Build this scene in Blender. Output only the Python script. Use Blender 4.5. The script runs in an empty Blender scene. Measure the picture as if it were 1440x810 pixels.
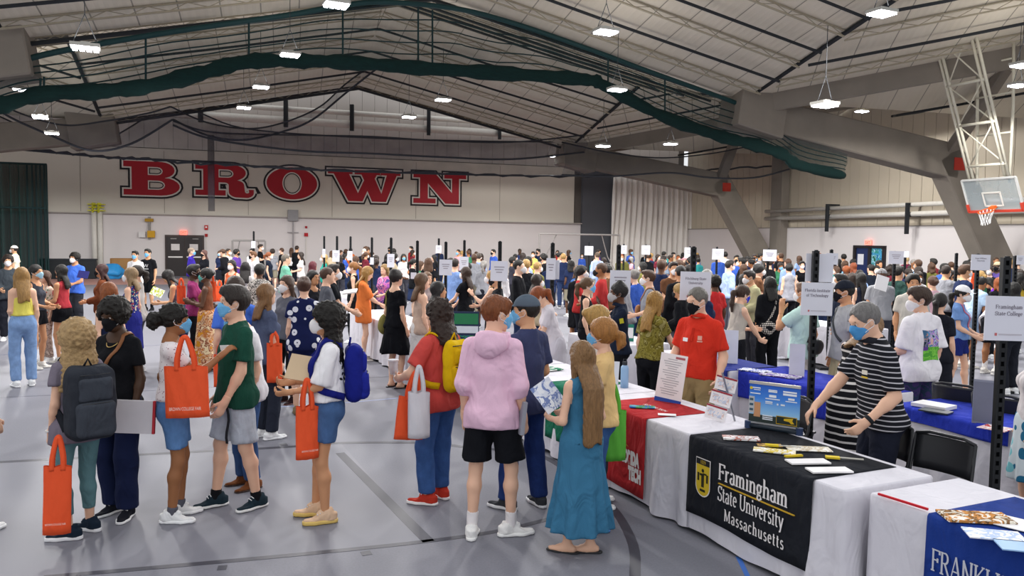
import bpy, bmesh, math, random, time
import numpy as np
from mathutils import Matrix, Vector
from mathutils.geometry import tessellate_polygon
T0 = time.time()
random.seed(7); np.random.seed(7)
SC = bpy.context.scene
COL = SC.collection
PI = math.pi

# ------------------------------------------------------------------ camera
F_PX, CAM_H, HOR_Y, ROLL = 1120.0, 2.2, 337.0, 0.8
_p = math.atan((405 - HOR_Y) / F_PX); _r = math.radians(ROLL)
_fw = np.array([0, math.cos(_p), -math.sin(_p)]); _rt = np.array([1.0, 0, 0]); _up = np.cross(_rt, _fw)
_rt2 = math.cos(_r) * _rt + math.sin(_r) * _up; _up2 = -math.sin(_r) * _rt + math.cos(_r) * _up
cam_d = bpy.data.cameras.new('camera'); cam = bpy.data.objects.new('camera', cam_d); COL.objects.link(cam)
cam_d.sensor_width = 36.0; cam_d.lens = 36.0 * F_PX / 1440.0; cam_d.clip_end = 300
_m = np.eye(4); _m[:3, 0] = _rt2; _m[:3, 1] = _up2; _m[:3, 2] = -_fw; _m[2, 3] = CAM_H
cam.matrix_world = Matrix(_m.tolist()); SC.camera = cam

def ray(x, y): return _fw + (x - 720) / F_PX * _rt2 - (y - 405) / F_PX * _up2
def at_z(x, y, z):
    """point of the place at height z that is seen at photo pixel (x, y)"""
    d = ray(x, y); t = (z - CAM_H) / d[2]
    return np.array([d[0] * t, d[1] * t, z])
def at_y(x, y, depth):
    d = ray(x, y); t = depth / d[1]
    return np.array([d[0] * t, depth, CAM_H + d[2] * t])

# ------------------------------------------------------------------ world, exposure
W = bpy.data.worlds.new('world'); SC.world = W; W.use_nodes = True
W.node_tree.nodes['Background'].inputs[0].default_value = (0.95, 0.97, 1.0, 1)
W.node_tree.nodes['Background'].inputs[1].default_value = 0.88
SC.view_settings.view_transform = 'Standard'; SC.view_settings.look = 'None'
SC.view_settings.gamma = 1; SC.view_settings.use_curve_mapping = False
SC.view_settings.exposure = 0.38
SC.cycles.max_bounces = 5; SC.cycles.diffuse_bounces = 3; SC.cycles.glossy_bounces = 2; SC.cycles.transmission_bounces = 4; SC.cycles.transparent_max_bounces = 12
SC.cycles.caustics_reflective = False; SC.cycles.caustics_refractive = False
LAMP_DOWN, LAMP_UP = 700.0, 16.0      # watts of each high-bay lamp

# ------------------------------------------------------------------ object helpers
def tag(o, label=None, cat=None, group=None, kind=None):
    if label: o['label'] = label
    if cat: o['category'] = cat
    if group: o['group'] = group
    if kind: o['kind'] = kind
    return o
def empty(name, loc=(0, 0, 0), rz=0.0, parent=None):
    o = bpy.data.objects.new(name, None); COL.objects.link(o)
    o.location = loc; o.rotation_euler = (0, 0, rz); o.empty_display_size = 0.1
    if parent: o.parent = parent
    return o
def mesh_from(name, V, Fq, smooth=False):
    """V (n,3); Fq: an (m,3|4) int array or a list of faces"""
    me = bpy.data.meshes.new(name)
    V = np.asarray(V, dtype=np.float32)
    if isinstance(Fq, np.ndarray) and Fq.ndim == 2 and len(Fq):
        m, k = Fq.shape
        me.vertices.add(len(V)); me.vertices.foreach_set('co', V.ravel())
        me.loops.add(m * k); me.loops.foreach_set('vertex_index', Fq.astype(np.int32).ravel())
        me.polygons.add(m); me.polygons.foreach_set('loop_start', np.arange(0, m * k, k, dtype=np.int32))
        me.polygons.foreach_set('loop_total', np.full(m, k, dtype=np.int32))
        me.update(calc_edges=True)
    else:
        me.from_pydata([tuple(map(float, v)) for v in V], [], [tuple(map(int, f)) for f in Fq]); me.update()
    if smooth: me.polygons.foreach_set('use_smooth', np.ones(len(me.polygons), dtype=bool))
    return me
def obj(name, me, mat=None, parent=None, loc=None, rot=None, scale=None):
    o = bpy.data.objects.new(name, me); COL.objects.link(o)
    if mat is not None:
        if len(me.materials) == 0: me.materials.append(mat)
        elif me.materials[0] != mat:
            o.material_slots[0].link = 'OBJECT'; o.material_slots[0].material = mat
    if parent: o.parent = parent
    if loc is not None: o.location = tuple(map(float, loc))
    if rot is not None: o.rotation_euler = rot
    if scale is not None: o.scale = scale
    return o
def copy_tree(o, parent=None):
    c = o.copy(); COL.objects.link(c); c.parent = parent
    for ch in list(o.children): copy_tree(ch, c)
    return c

class MB:
    """collects boxes, bars, tubes and sheets into one mesh"""
    def __init__(s): s.V = []; s.F = []
    def add(s, V, F):
        n = len(s.V); s.V += [tuple(map(float, v)) for v in V]; s.F += [tuple(int(i) + n for i in f) for f in F]; return s
    def box(s, c, size, M=None):
        x, y, z = [d / 2 for d in size]
        P = np.array([(-x,-y,-z),(x,-y,-z),(x,y,-z),(-x,y,-z),(-x,-y,z),(x,-y,z),(x,y,z),(-x,y,z)])
        if M is not None: P = P @ np.asarray(M).T
        return s.add(P + np.asarray(c, float), [(0,3,2,1),(4,5,6,7),(0,1,5,4),(1,2,6,5),(2,3,7,6),(3,0,4,7)])
    def bar(s, a, b, w, h, up=(0, 0, 1)):
        a = np.asarray(a, float); b = np.asarray(b, float); d = b - a; L = np.linalg.norm(d); d = d / L
        u = np.asarray(up, float); u = u - d * (u @ d)
        if np.linalg.norm(u) < 1e-4: u = np.array([1.0, 0, 0]) - d * d[0]
        u /= np.linalg.norm(u); r = np.cross(d, u)
        return s.box((a + b) / 2, (w, L, h), np.stack([r, d, u], 1))
    def tube(s, pts, r, n=6, caps=True):
        P = np.asarray(pts, float); k = len(P)
        R = np.full(k, r) if np.isscalar(r) else np.asarray(r, float)
        t = np.gradient(P, axis=0); t /= np.linalg.norm(t, axis=1)[:, None] + 1e-9
        ref = np.array([0, 0, 1.0]) if abs(t[:, 2]).mean() < 0.8 else np.array([1.0, 0, 0])
        V = []
        for i in range(k):
            u = ref - t[i] * (ref @ t[i]); u /= np.linalg.norm(u) + 1e-9; v = np.cross(t[i], u)
            for j in range(n):
                a = 2 * PI * j / n; V.append(P[i] + R[i] * (math.cos(a) * u + math.sin(a) * v))
        F = [(i*n+j, i*n+(j+1) % n, (i+1)*n+(j+1) % n, (i+1)*n+j) for i in range(k-1) for j in range(n)]
        if caps: F += [tuple(range(n))[::-1], tuple((k-1)*n+j for j in range(n))]
        return s.add(V, F)
    def cyl(s, c, r, h, n=16, r2=None):
        r2 = r if r2 is None else r2; c = np.asarray(c, float)
        V = [c + (r*math.cos(2*PI*j/n), r*math.sin(2*PI*j/n), 0) for j in range(n)] + [c + (r2*math.cos(2*PI*j/n), r2*math.sin(2*PI*j/n), h) for j in range(n)]
        F = [(j, (j+1) % n, n+(j+1) % n, n+j) for j in range(n)] + [tuple(range(n))[::-1], tuple(range(n, 2*n))]
        return s.add(V, F)
    def ribbon(s, pts, w, nrm, th=0.004):
        """flat band along pts, width w, thickness th; nrm = outward normals per point"""
        P = np.asarray(pts, float); k = len(P); N = np.asarray(nrm, float)
        if N.ndim == 1: N = np.tile(N, (k, 1))
        N = N / (np.linalg.norm(N, axis=1)[:, None] + 1e-9)
        t = np.gradient(P, axis=0); t /= np.linalg.norm(t, axis=1)[:, None] + 1e-9
        B = np.cross(t, N); B /= np.linalg.norm(B, axis=1)[:, None] + 1e-9
        V = []
        for i in range(k):
            for sx, sn in ((-1, 0), (1, 0), (1, 1), (-1, 1)): V.append(P[i] + B[i] * sx * w / 2 + N[i] * th * sn)
        F = [(i*4+j, i*4+(j+1) % 4, (i+1)*4+(j+1) % 4, (i+1)*4+j) for i in range(k-1) for j in range(4)]
        F += [(0, 3, 2, 1), tuple((k-1)*4+j for j in range(4))]
        return s.add(V, F)
    def sheet(s, G, th=None):
        """grid of points (n,m,3)"""
        n, m = G.shape[:2]
        F = [(i*m+j, i*m+j+1, (i+1)*m+j+1, (i+1)*m+j) for i in range(n-1) for j in range(m-1)]
        return s.add(G.reshape(-1, 3), F)
    def build(s, name, mat, parent=None, smooth=False, **k):
        return obj(name, mesh_from(name, s.V, s.F, smooth), mat, parent, **k)

def bevel(o, w=0.01, seg=2):
    m = o.modifiers.new('b', 'BEVEL'); m.width = w; m.segments = seg; m.limit_method = 'ANGLE'
    return o
def solidify(o, t, off=-1):
    m = o.modifiers.new('s', 'SOLIDIFY'); m.thickness = t; m.offset = off; return o

# ------------------------------------------------------------------ materials
_MATS = {}
def hx(c):
    if isinstance(c, str):
        c = c.lstrip('#'); v = [int(c[i:i+2], 16) / 255 for i in (0, 2, 4)]
    else: v = [x / 255 for x in c]
    return tuple((x / 12.92 if x <= 0.04045 else ((x + 0.055) / 1.055) ** 2.4) for x in v) + (1,)
def _new(name):
    m = bpy.data.materials.new(name); m.use_nodes = True; nt = m.node_tree
    b = nt.nodes['Principled BSDF']; return m, nt, b
def N(nt, t, **k):
    n = nt.nodes.new(t)
    for a, v in k.items():
        if a.startswith('i_'):
            key = a[2:]; n.inputs[int(key) if key.isdigit() else key].default_value = v
        else: setattr(n, a, v)
    return n
def mat(color, rough=0.8, metal=0.0, var=0.10, scale=8.0, bump=0.0, bscale=120.0, spec=0.3, emit=None, estr=0.0, alpha=None, sheen=0.0, stretch=None, wrinkle=0.0):
    """plain coloured material with fine colour variation and relief"""
    key = ('m', str(color), rough, metal, var, scale, bump, bscale, spec, str(emit), estr, alpha, sheen, stretch, wrinkle)
    if key in _MATS: return _MATS[key]
    m, nt, b = _new('mat'); c = hx(color); L = nt.links.new
    b.inputs['Roughness'].default_value = rough; b.inputs['Metallic'].default_value = metal
    b.inputs['Specular IOR Level'].default_value = spec
    if sheen: b.inputs['Sheen Weight'].default_value = sheen
    tc = N(nt, 'ShaderNodeTexCoord'); src = tc.outputs['Object']
    if stretch:
        mp = N(nt, 'ShaderNodeMapping'); mp.inputs['Scale'].default_value = stretch; L(src, mp.inputs[0]); src = mp.outputs[0]
    nz = N(nt, 'ShaderNodeTexNoise', i_Scale=scale, i_Detail=4.0); L(src, nz.inputs['Vector'])
    mx = N(nt, 'ShaderNodeMix', data_type='RGBA'); mx.inputs[6].default_value = tuple(x * (1 - var) for x in c[:3]) + (1,)
    mx.inputs[7].default_value = tuple(min(1, x * (1 + var)) for x in c[:3]) + (1,)
    L(nz.outputs[0], mx.inputs[0]); L(mx.outputs[2], b.inputs['Base Color'])
    if bump:
        n2 = N(nt, 'ShaderNodeTexNoise', i_Scale=bscale, i_Detail=2.0); L(src, n2.inputs['Vector'])
        bp = N(nt, 'ShaderNodeBump', i_Strength=bump, i_Distance=0.01); L(n2.outputs[0], bp.inputs['Height']); L(bp.outputs[0], b.inputs['Normal'])
        if wrinkle:
            n3 = N(nt, 'ShaderNodeTexNoise', i_Scale=6.5, i_Detail=2.0, i_Distortion=1.0); mp3 = N(nt, 'ShaderNodeMapping'); mp3.inputs['Scale'].default_value = (1, 1, .55); mp3.inputs['Rotation'].default_value = (.5, .35, 0)
            L(tc.outputs['Object'], mp3.inputs[0]); L(mp3.outputs[0], n3.inputs['Vector'])
            b3 = N(nt, 'ShaderNodeBump', i_Strength=wrinkle, i_Distance=0.09); L(n3.outputs[0], b3.inputs['Height']); L(b3.outputs[0], bp.inputs['Normal'])
    if emit is not None:
        b.inputs['Emission Color'].default_value = hx(emit); b.inputs['Emission Strength'].default_value = estr
    if alpha is not None:
        tr = N(nt, 'ShaderNodeBsdfTransparent'); ms = N(nt, 'ShaderNodeMixShader'); ms.inputs[0].default_value = alpha
        L(tr.outputs[0], ms.inputs[1]); L(b.outputs[0], ms.inputs[2]); L(ms.outputs[0], nt.nodes['Material Output'].inputs[0])
    _MATS[key] = m; return m
def cloth(c): return mat(c, rough=0.92, var=0.12, scale=5.0, bump=0.2, bscale=90.0, spec=0.12, wrinkle=0.5)
def skin(c): return mat(c, rough=0.55, var=0.08, scale=10.0, bump=0.05, bscale=150.0, spec=0.35)
def hairm(c): return mat(c, rough=0.5, var=0.6, scale=9.0, bump=0.9, bscale=28.0, spec=0.4, stretch=(7, 7, 0.9))
def curlm(c): return mat(c, rough=0.6, var=0.55, scale=38.0, bump=0.8, bscale=60.0, spec=0.3)
def plastic(c, r=0.4): return mat(c, rough=r, var=0.05, spec=0.5)
def metal(c, r=0.35): return mat(c, rough=r, metal=0.85, var=0.06)
def denim(c): return mat(c, rough=0.95, var=0.35, scale=14.0, bump=0.5, bscale=220.0, spec=0.1, wrinkle=0.42)

def pat_stripes(c1, c2, period, duty=0.5, axis=2, wob=0.0):
    key = ('st', c1, c2, period, duty, axis, wob)
    if key in _MATS: return _MATS[key]
    m, nt, b = _new('stripes'); L = nt.links.new; b.inputs['Roughness'].default_value = 0.9; b.inputs['Specular IOR Level'].default_value = 0.1
    tc = N(nt, 'ShaderNodeTexCoord'); sp = N(nt, 'ShaderNodeSeparateXYZ'); L(tc.outputs['Object'], sp.inputs[0])
    src = sp.outputs[axis]
    if wob:
        nz = N(nt, 'ShaderNodeTexNoise', i_Scale=5.0); L(tc.outputs['Object'], nz.inputs['Vector'])
        a = N(nt, 'ShaderNodeMath', operation='MULTIPLY_ADD'); L(nz.outputs[0], a.inputs[0]); a.inputs[1].default_value = wob; L(src, a.inputs[2]); src = a.outputs[0]
    d = N(nt, 'ShaderNodeMath', operation='DIVIDE'); L(src, d.inputs[0]); d.inputs[1].default_value = period
    f = N(nt, 'ShaderNodeMath', operation='FRACT'); L(d.outputs[0], f.inputs[0])
    g = N(nt, 'ShaderNodeMath', operation='LESS_THAN'); L(f.outputs[0], g.inputs[0]); g.inputs[1].default_value = duty
    mx = N(nt, 'ShaderNodeMix', data_type='RGBA'); mx.inputs[6].default_value = hx(c1); mx.inputs[7].default_value = hx(c2)
    L(g.outputs[0], mx.inputs[0]); L(mx.outputs[2], b.inputs['Base Color']); _MATS[key] = m; return m
def pat_spots(base, spot, scale, size, feature='F1', center=None, metric='EUCLIDEAN', rnd=1.0):
    key = ('sp', base, spot, scale, size, feature, center, metric, rnd)
    if key in _MATS: return _MATS[key]
    m, nt, b = _new('spots'); L = nt.links.new; b.inputs['Roughness'].default_value = 0.9; b.inputs['Specular IOR Level'].default_value = 0.1
    tc = N(nt, 'ShaderNodeTexCoord'); v = N(nt, 'ShaderNodeTexVoronoi', i_Scale=scale); v.distance = metric
    v.inputs['Randomness'].default_value = rnd
    L(tc.outputs['Object'], v.inputs['Vector'])
    g = N(nt, 'ShaderNodeMath', operation='LESS_THAN'); L(v.outputs['Distance'], g.inputs[0]); g.inputs[1].default_value = size
    mx = N(nt, 'ShaderNodeMix', data_type='RGBA'); mx.inputs[6].default_value = hx(base)
    if isinstance(spot, str) or not isinstance(spot[0], (tuple, list, str)): mx.inputs[7].default_value = hx(spot)
    else:
        cr = N(nt, 'ShaderNodeValToRGB'); cr.color_ramp.interpolation = 'CONSTANT'
        for i, c in enumerate(spot):
            e = cr.color_ramp.elements[i] if i < 2 else cr.color_ramp.elements.new(i / len(spot))
            e.position = i / len(spot); e.color = hx(c)
        sx = N(nt, 'ShaderNodeSeparateXYZ'); L(v.outputs['Color'], sx.inputs[0]); L(sx.outputs[0], cr.inputs[0]); L(cr.outputs[0], mx.inputs[7])
    L(g.outputs[0], mx.inputs[0]); out = mx.outputs[2]
    if center:
        g2 = N(nt, 'ShaderNodeMath', operation='LESS_THAN'); L(v.outputs['Distance'], g2.inputs[0]); g2.inputs[1].default_value = size * 0.22
        m2 = N(nt, 'ShaderNodeMix', data_type='RGBA'); L(out, m2.inputs[6]); m2.inputs[7].default_value = hx(center); L(g2.outputs[0], m2.inputs[0]); out = m2.outputs[2]
    L(out, b.inputs['Base Color']); _MATS[key] = m; return m
def pat_blotch(cols, scale=6.0, detail=3.0, dist=1.5):
    key = ('bl', str(cols), scale, detail, dist)
    if key in _MATS: return _MATS[key]
    m, nt, b = _new('blotch'); L = nt.links.new; b.inputs['Roughness'].default_value = 0.9; b.inputs['Specular IOR Level'].default_value = 0.1
    tc = N(nt, 'ShaderNodeTexCoord'); nz = N(nt, 'ShaderNodeTexNoise', i_Scale=scale, i_Detail=detail, i_Distortion=dist); L(tc.outputs['Object'], nz.inputs['Vector'])
    cr = N(nt, 'ShaderNodeValToRGB'); cr.color_ramp.interpolation = 'CONSTANT'; n = len(cols)
    for i, c in enumerate(cols):
        p = 0.0 if i == 0 else 0.34 + 0.32 * i / n
        e = cr.color_ramp.elements[i] if i < 2 else cr.color_ramp.elements.new(p)
        e.position = p; e.color = hx(c)
    L(nz.outputs[0], cr.inputs[0]); L(cr.outputs[0], b.inputs['Base Color']); _MATS[key] = m; return m
# ------------------------------------------------------------------ implicit surfaces -> one continuous mesh
def smin(a, b, k):
    if k <= 0: return np.minimum(a, b)
    h = np.maximum(k - np.abs(a - b), 0) / k
    return np.minimum(a, b) - h * h * k * 0.25
def smax(a, b, k): return -smin(-a, -b, k)
def rcone(p, a, b, ra, rb):
    a = np.asarray(a, float); ba = np.asarray(b, float) - a; L2 = ba @ ba + 1e-12
    q = p - a; t = np.clip(q @ ba / L2, 0, 1)
    return np.linalg.norm(q - t[:, None] * ba, axis=1) - (ra + (rb - ra) * t)
def ell(p, c, r):
    r = np.asarray(r, float); q = (p - np.asarray(c, float)) / r
    return (np.linalg.norm(q, axis=1) - 1) * r.min()
def flatcap(p, a, b, ra, rb, fl):
    """capsule that is fl times as deep (y) as wide; a, b share their y"""
    q = p.copy(); cy = a[1]; q[:, 1] = (q[:, 1] - cy) / fl + cy
    return rcone(q, a, b, ra, rb)
def union(ds, k):
    d = ds[0]
    for e in ds[1:]: d = smin(d, e, k)
    return d
def fold(p, s=1.0, seed=0.0):
    x, y, z = p[:, 0] * s + seed, p[:, 1] * s + seed * 1.7, p[:, 2] * s + seed * 0.6
    return (np.sin(19 * x + 9 * z + 2.0 * np.sin(13 * y + 7 * z)) + np.sin(23 * y - 14 * z + 2.2 * np.sin(11 * x + 5 * z)) + 0.7 * np.sin(31 * z + 12 * x - 9 * y)) / 2.7

_C8 = [(0,0,0),(1,0,0),(0,1,0),(1,1,0),(0,0,1),(1,0,1),(0,1,1),(1,1,1)]
_E12 = [(0,1),(2,3),(4,5),(6,7),(0,2),(1,3),(4,6),(5,7),(0,4),(1,5),(2,6),(3,7)]
def mesh_sdf(Fn, lo, hi, h, c=3):
    lo = np.asarray(lo, float); hi = np.asarray(hi, float)
    n = np.maximum(np.ceil((hi - lo) / (h * c)).astype(int), 2)
    gx = [lo[i] + np.arange(n[i] + 1) * h * c for i in range(3)]
    P = np.stack(np.meshgrid(*gx, indexing='ij'), -1).reshape(-1, 3)
    Dc = Fn(P).reshape(n + 1)
    a = np.abs(Dc); mn = a[:-1, :-1, :-1].copy(); s0 = np.zeros(mn.shape, int)
    for (i, j, k) in _C8:
        v = a[i:n[0]+i, j:n[1]+j, k:n[2]+k]; mn = np.minimum(mn, v); s0 += (Dc[i:n[0]+i, j:n[1]+j, k:n[2]+k] < 0)
    act = (mn < 1.35 * h * c) | ((s0 > 0) & (s0 < 8))
    N3 = n * c + 1
    D = np.ones(N3); sg = np.where(s0 >= 4, -1.0, 1.0)
    D[:-1, :-1, :-1] = np.repeat(np.repeat(np.repeat(sg, c, 0), c, 1), c, 2)
    M = np.zeros(N3, bool)
    A = np.repeat(np.repeat(np.repeat(act, c, 0), c, 1), c, 2)
    for (i, j, k) in _C8: M[i:n[0]*c+i, j:n[1]*c+j, k:n[2]*c+k] |= A
    idx = np.argwhere(M)
    D[M] = Fn(lo + idx * h)
    D[0] = D[-1] = 1; D[:, 0] = D[:, -1] = 1; D[:, :, 0] = D[:, :, -1] = 1
    S = D < 0; m = np.array(N3) - 1
    cnt = np.zeros(m, np.int8)
    for (i, j, k) in _C8: cnt += S[i:m[0]+i, j:m[1]+j, k:m[2]+k]
    cells = np.argwhere((cnt > 0) & (cnt < 8))
    if len(cells) == 0: return np.zeros((0, 3)), np.zeros((0, 4), int)
    vid = np.full(m, -1, np.int64); vid[tuple(cells.T)] = np.arange(len(cells))
    cv = [D[cells[:, 0]+i, cells[:, 1]+j, cells[:, 2]+k] for (i, j, k) in _C8]
    acc = np.zeros((len(cells), 3)); num = np.zeros(len(cells))
    C8 = np.array(_C8, float)
    for (e0, e1) in _E12:
        d0, d1 = cv[e0], cv[e1]; x = (d0 < 0) != (d1 < 0)
        t = np.where(x, d0 / (d0 - d1 + 1e-20), 0); t = np.clip(t, 0.02, 0.98)
        acc += np.where(x[:, None], C8[e0] + t[:, None] * (C8[e1] - C8[e0]), 0); num += x
    V = lo + (cells + acc / num[:, None]) * h
    Q = []
    for ax in range(3):
        b, g = [(1, 2), (2, 0), (0, 1)][ax]
        sl0 = [slice(None)] * 3; sl1 = [slice(None)] * 3; sl0[ax] = slice(0, -1); sl1[ax] = slice(1, None)
        X = S[tuple(sl0)] != S[tuple(sl1)]; e = np.argwhere(X)
        ok = (e[:, b] > 0) & (e[:, g] > 0) & (e[:, b] < m[b]) & (e[:, g] < m[g]); e = e[ok]
        if not len(e): continue
        def cid(db, dg):
            q = e.copy(); q[:, b] -= db; q[:, g] -= dg; return vid[q[:, 0], q[:, 1], q[:, 2]]
        q = np.stack([cid(1, 1), cid(0, 1), cid(0, 0), cid(1, 0)], 1)
        neg = ~S[e[:, 0], e[:, 1], e[:, 2]]; q[neg] = q[neg][:, ::-1]; Q.append(q)
    Q = np.concatenate(Q); Q = Q[(Q >= 0).all(1)]
    return V, Q
def join_vf(parts):
    Vs, Fs, n = [], [], 0
    for V, Fq in parts:
        if len(V) == 0: continue
        Vs.append(V); Fs.append(Fq + n); n += len(V)
    return np.concatenate(Vs), np.concatenate(Fs)

# ------------------------------------------------------------------ a person
def rotx(a): c, s = math.cos(a), math.sin(a); return np.array([[1,0,0],[0,c,-s],[0,s,c]])
def roty(a): c, s = math.cos(a), math.sin(a); return np.array([[c,0,s],[0,1,0],[-s,0,c]])
def rotz(a): c, s = math.cos(a), math.sin(a); return np.array([[c,-s,0],[s,c,0],[0,0,1]])
def ik(a, t, l1, l2, hint):
    a = np.asarray(a, float); t = np.asarray(t, float); d = t - a; L = np.linalg.norm(d); d = d / (L + 1e-9)
    L2 = min(max(L, abs(l1 - l2) + 0.01), (l1 + l2) * 0.998); t = a + d * L2
    x = (l1*l1 - l2*l2 + L2*L2) / (2*L2); y = math.sqrt(max(l1*l1 - x*x, 0))
    hn = np.asarray(hint, float); hn = hn - d * (hn @ d); hn /= np.linalg.norm(hn) + 1e-9
    return a + d * x + hn * y, t
LV = {0: dict(body=.021, head=.0084, hand=.008, cloth=.0155, hair=.0103, mask=.008),
      1: dict(body=.033, head=.0138, hand=.016, cloth=.0275, hair=.018, mask=.0138),
      2: dict(body=.036, head=.0175, hand=None, cloth=.033, hair=.023, mask=.0175)}
SKIN = dict(fair='e0b296', pale='e6bfa6', tan='c68f68', olive='cf9d78', brown='96633f', dark='5e3d2a', deep='48301f')
HAIR = dict(black='17130f', dark='241a14', brown='4a3020', auburn='6e3418', ginger='94481c', blonde='b08a50', lblonde='c2a06a', grey='8a8580', white='cfcac2', chest='5c3a22')
_SHM = {}

class Body:
    """joints and implicit fields of one figure (unscaled: 1.75 m tall, facing +y, its right hand at +x)"""
    def __init__(s, sp):
        g = sp.get; s.sp = sp
        s.fem = g('sex', 'f') == 'f'; s.w = g('w', 1.0); fem = s.fem; w = s.w
        ft = g('feet', ((-.10, 0, 8), (.10, 0, -8)))
        s.feet = ft
        s.sit = g('sit', None)
        hipz = 0.925 if s.sit is None else s.sit
        for (fx, fy, fa), sx in zip(ft, (-1, 1)):
            hz = math.hypot(fx - sx * .09, fy); hipz = min(hipz, 0.09 + math.sqrt(max(.842**2 - hz*hz, .01)))
        s.pel = np.array([0, 0, hipz + .02])
        s.U = rotz(math.radians(g('twist', 0))) @ roty(math.radians(g('side', 0))) @ rotx(-math.radians(g('lean', 0)))
        up = lambda p: s.pel + s.U @ (np.asarray(p, float) - (0, 0, .945))
        s.up = up
        sw = .143 if fem else .166; sw *= (1 + (w - 1) * .5); s.sw = sw
        s.sh = {-1: up((-sw, -.012, 1.402)), 1: up((sw, -.012, 1.402))}
        s.hip = {-1: s.pel + (-.088, 0, -.02), 1: s.pel + (.088, 0, -.02)}
        s.ank, s.knee = {}, {}
        for (fx, fy, fa), sx in zip(ft, (-1, 1)):
            a = math.radians(fa); fwd = np.array([-math.sin(a), math.cos(a), 0])
            tgt = np.array([fx, fy, 0.085])
            if s.sit is None: s.knee[sx], s.ank[sx] = ik(s.hip[sx], tgt, .425, .42, fwd + (sx * .1, 0, 0))
            else: s.knee[sx], s.ank[sx] = ik(s.hip[sx], tgt, .425, .42, (sx * .1, 1, .6))
        s.elb, s.wri, s.hd, s.pn = {}, {}, {}, {}
        for sx, key in ((-1, 'L'), (1, 'R')):
            t = g(key, None)
            if t is None: tgt = s.sh[sx] + np.array([sx * .05, .05, -.52])
            else: tgt = np.asarray(t[:3], float)
            hint = g(key + 'h', (sx * .22, -1, -.15))
            s.elb[sx], s.wri[sx] = ik(s.sh[sx], tgt, .285, .25, hint)
            d = s.wri[sx] - s.elb[sx]; d /= np.linalg.norm(d)
            fd = g(key + 'd', None)
            if fd is not None: fd = np.asarray(fd, float); d = fd / np.linalg.norm(fd)
            pn = np.asarray(g(key + 'p', (-sx, .25, 0.1)), float); pn = pn - d * (pn @ d); pn /= np.linalg.norm(pn) + 1e-9
            s.hd[sx], s.pn[sx] = d, pn
        yaw, pit = g('head', (0, 0))[:2]; tilt = g('head', (0, 0, 0))[2] if len(g('head', (0, 0))) > 2 else 0
        s.RH = s.U @ rotz(math.radians(yaw)) @ rotx(-math.radians(pit)) @ roty(math.radians(tilt))
        s.nk = up((0, -.012, 1.50))
        s.hc = s.nk + s.RH @ np.array([0, .024, .137])
    # points -> upper-body frame / head frame
    def qu(s, p): return (p - s.pel) @ s.U + (0, 0, .945)
    def qh(s, p): return (p - s.hc) @ s.RH
    def torso(s, p, e=0.0):
        q = s.qu(p); w = s.w; f = s.fem
        if f: ch, wa, hp = .122, .108, .158
        else: ch, wa, hp = .143, .132, .150
        ch *= w; wa *= w; hp *= w
        if e: e0 = e; e = e * np.clip(.25 + (1.43 - q[:, 2]) * 5, .3, 1); eb = e0 * .8
        else: eb = 0.0
        ds = [flatcap(q, (0, -.005, 1.315), (0, -.005, 1.24), ch*.98 + e, ch*.95 + e, .70), flatcap(q, (0, 0, 1.20), (0, 0, 1.06), (ch+wa)/2 + e, wa + e, .72),
              rcone(q, (-s.sw*.86, -.015, 1.395), (0, -.015, 1.412), .050*w + e, .058*w + e), rcone(q, (s.sw*.86, -.015, 1.395), (0, -.015, 1.412), .050*w + e, .058*w + e),
              rcone(q, (0, -.022, 1.475), (-s.sw*.6, -.018, 1.415), .042 + e, .045 + e), rcone(q, (0, -.022, 1.475), (s.sw*.6, -.018, 1.415), .042 + e, .045 + e)]
        if f: ds += [ell(q, (-.06*w, .07*w, 1.262), np.array((.058, .048, .058))*w + eb), ell(q, (.06*w, .07*w, 1.262), np.array((.058, .048, .058))*w + eb)]
        elif w > 1.08: ds += [ell(q, (0, .05, 1.08), np.array((.13, .12, .13))*w + eb)]
        d = union(ds, .055)
        return d
    def pelvis(s, p, e=0.0):
        q = p - s.pel + (0, 0, .945); w = s.w; hp = (.150 if s.fem else .142) * w
        ds = [flatcap(q, (0, 0, .995), (0, 0, .915), hp*.92 + e, hp + e, .74), rcone(q, (-.072*w, -.05, .905), (-.072*w, -.045, .90), .078*w + e, .075*w + e), rcone(q, (.072*w, -.05, .905), (.072*w, -.045, .90), .078*w + e, .075*w + e)]
        return union(ds, .05)
    def arm(s, p, sx):
        k = (.84 if s.fem else .97) * (1 + (s.w - 1) * .7); S, E, Wr = s.sh[sx], s.elb[sx], s.wri[sx]
        m = E + (Wr - E) * .28
        return union([rcone(p, S, E, .049*k, .039*k), rcone(p, E, m, .040*k, .041*k), rcone(p, m, Wr, .041*k, .0265*k)], .03)
    def leg(s, p, sx):
        k = (.92 if s.fem else .97) * (1 + (s.w - 1) * .7); H, K, A = s.hip[sx], s.knee[sx], s.ank[sx]
        sh = A - K; bk = np.array([0, -1.0, 0]); c = K + sh * .30 + bk * .014
        return union([rcone(p, H, K, .084*k, .053*k), rcone(p, K, c, .050*k, .056*k), rcone(p, c, A, .055*k, .035*k)], .03)
    def foot(s, p, sx):
        fx, fy, fa = s.feet[0 if sx < 0 else 1]; a = math.radians(fa); R = rotz(a)
        A = s.ank[sx]; q = (p - (A[0], A[1], A[2] - .085)) @ R
        d = union([rcone(q, (0, -.045, .034), (0, .06, .036), .033, .036), flatcap(q[:, [0, 2, 1]], (0, .028, .05), (sx*.008, .026, .135), .040, .033, .62)[:], rcone(q, (0, 0, .085), (0, .01, .04), .036, .036)], .03)
        return d
    def neck(s, p):
        w = 1.0 if not s.fem else .87
        return rcone(p, s.up((0, -.025, 1.42)), s.hc + s.RH @ np.array([0, -.018, -.045]), .06*w, .054*w)
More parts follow.
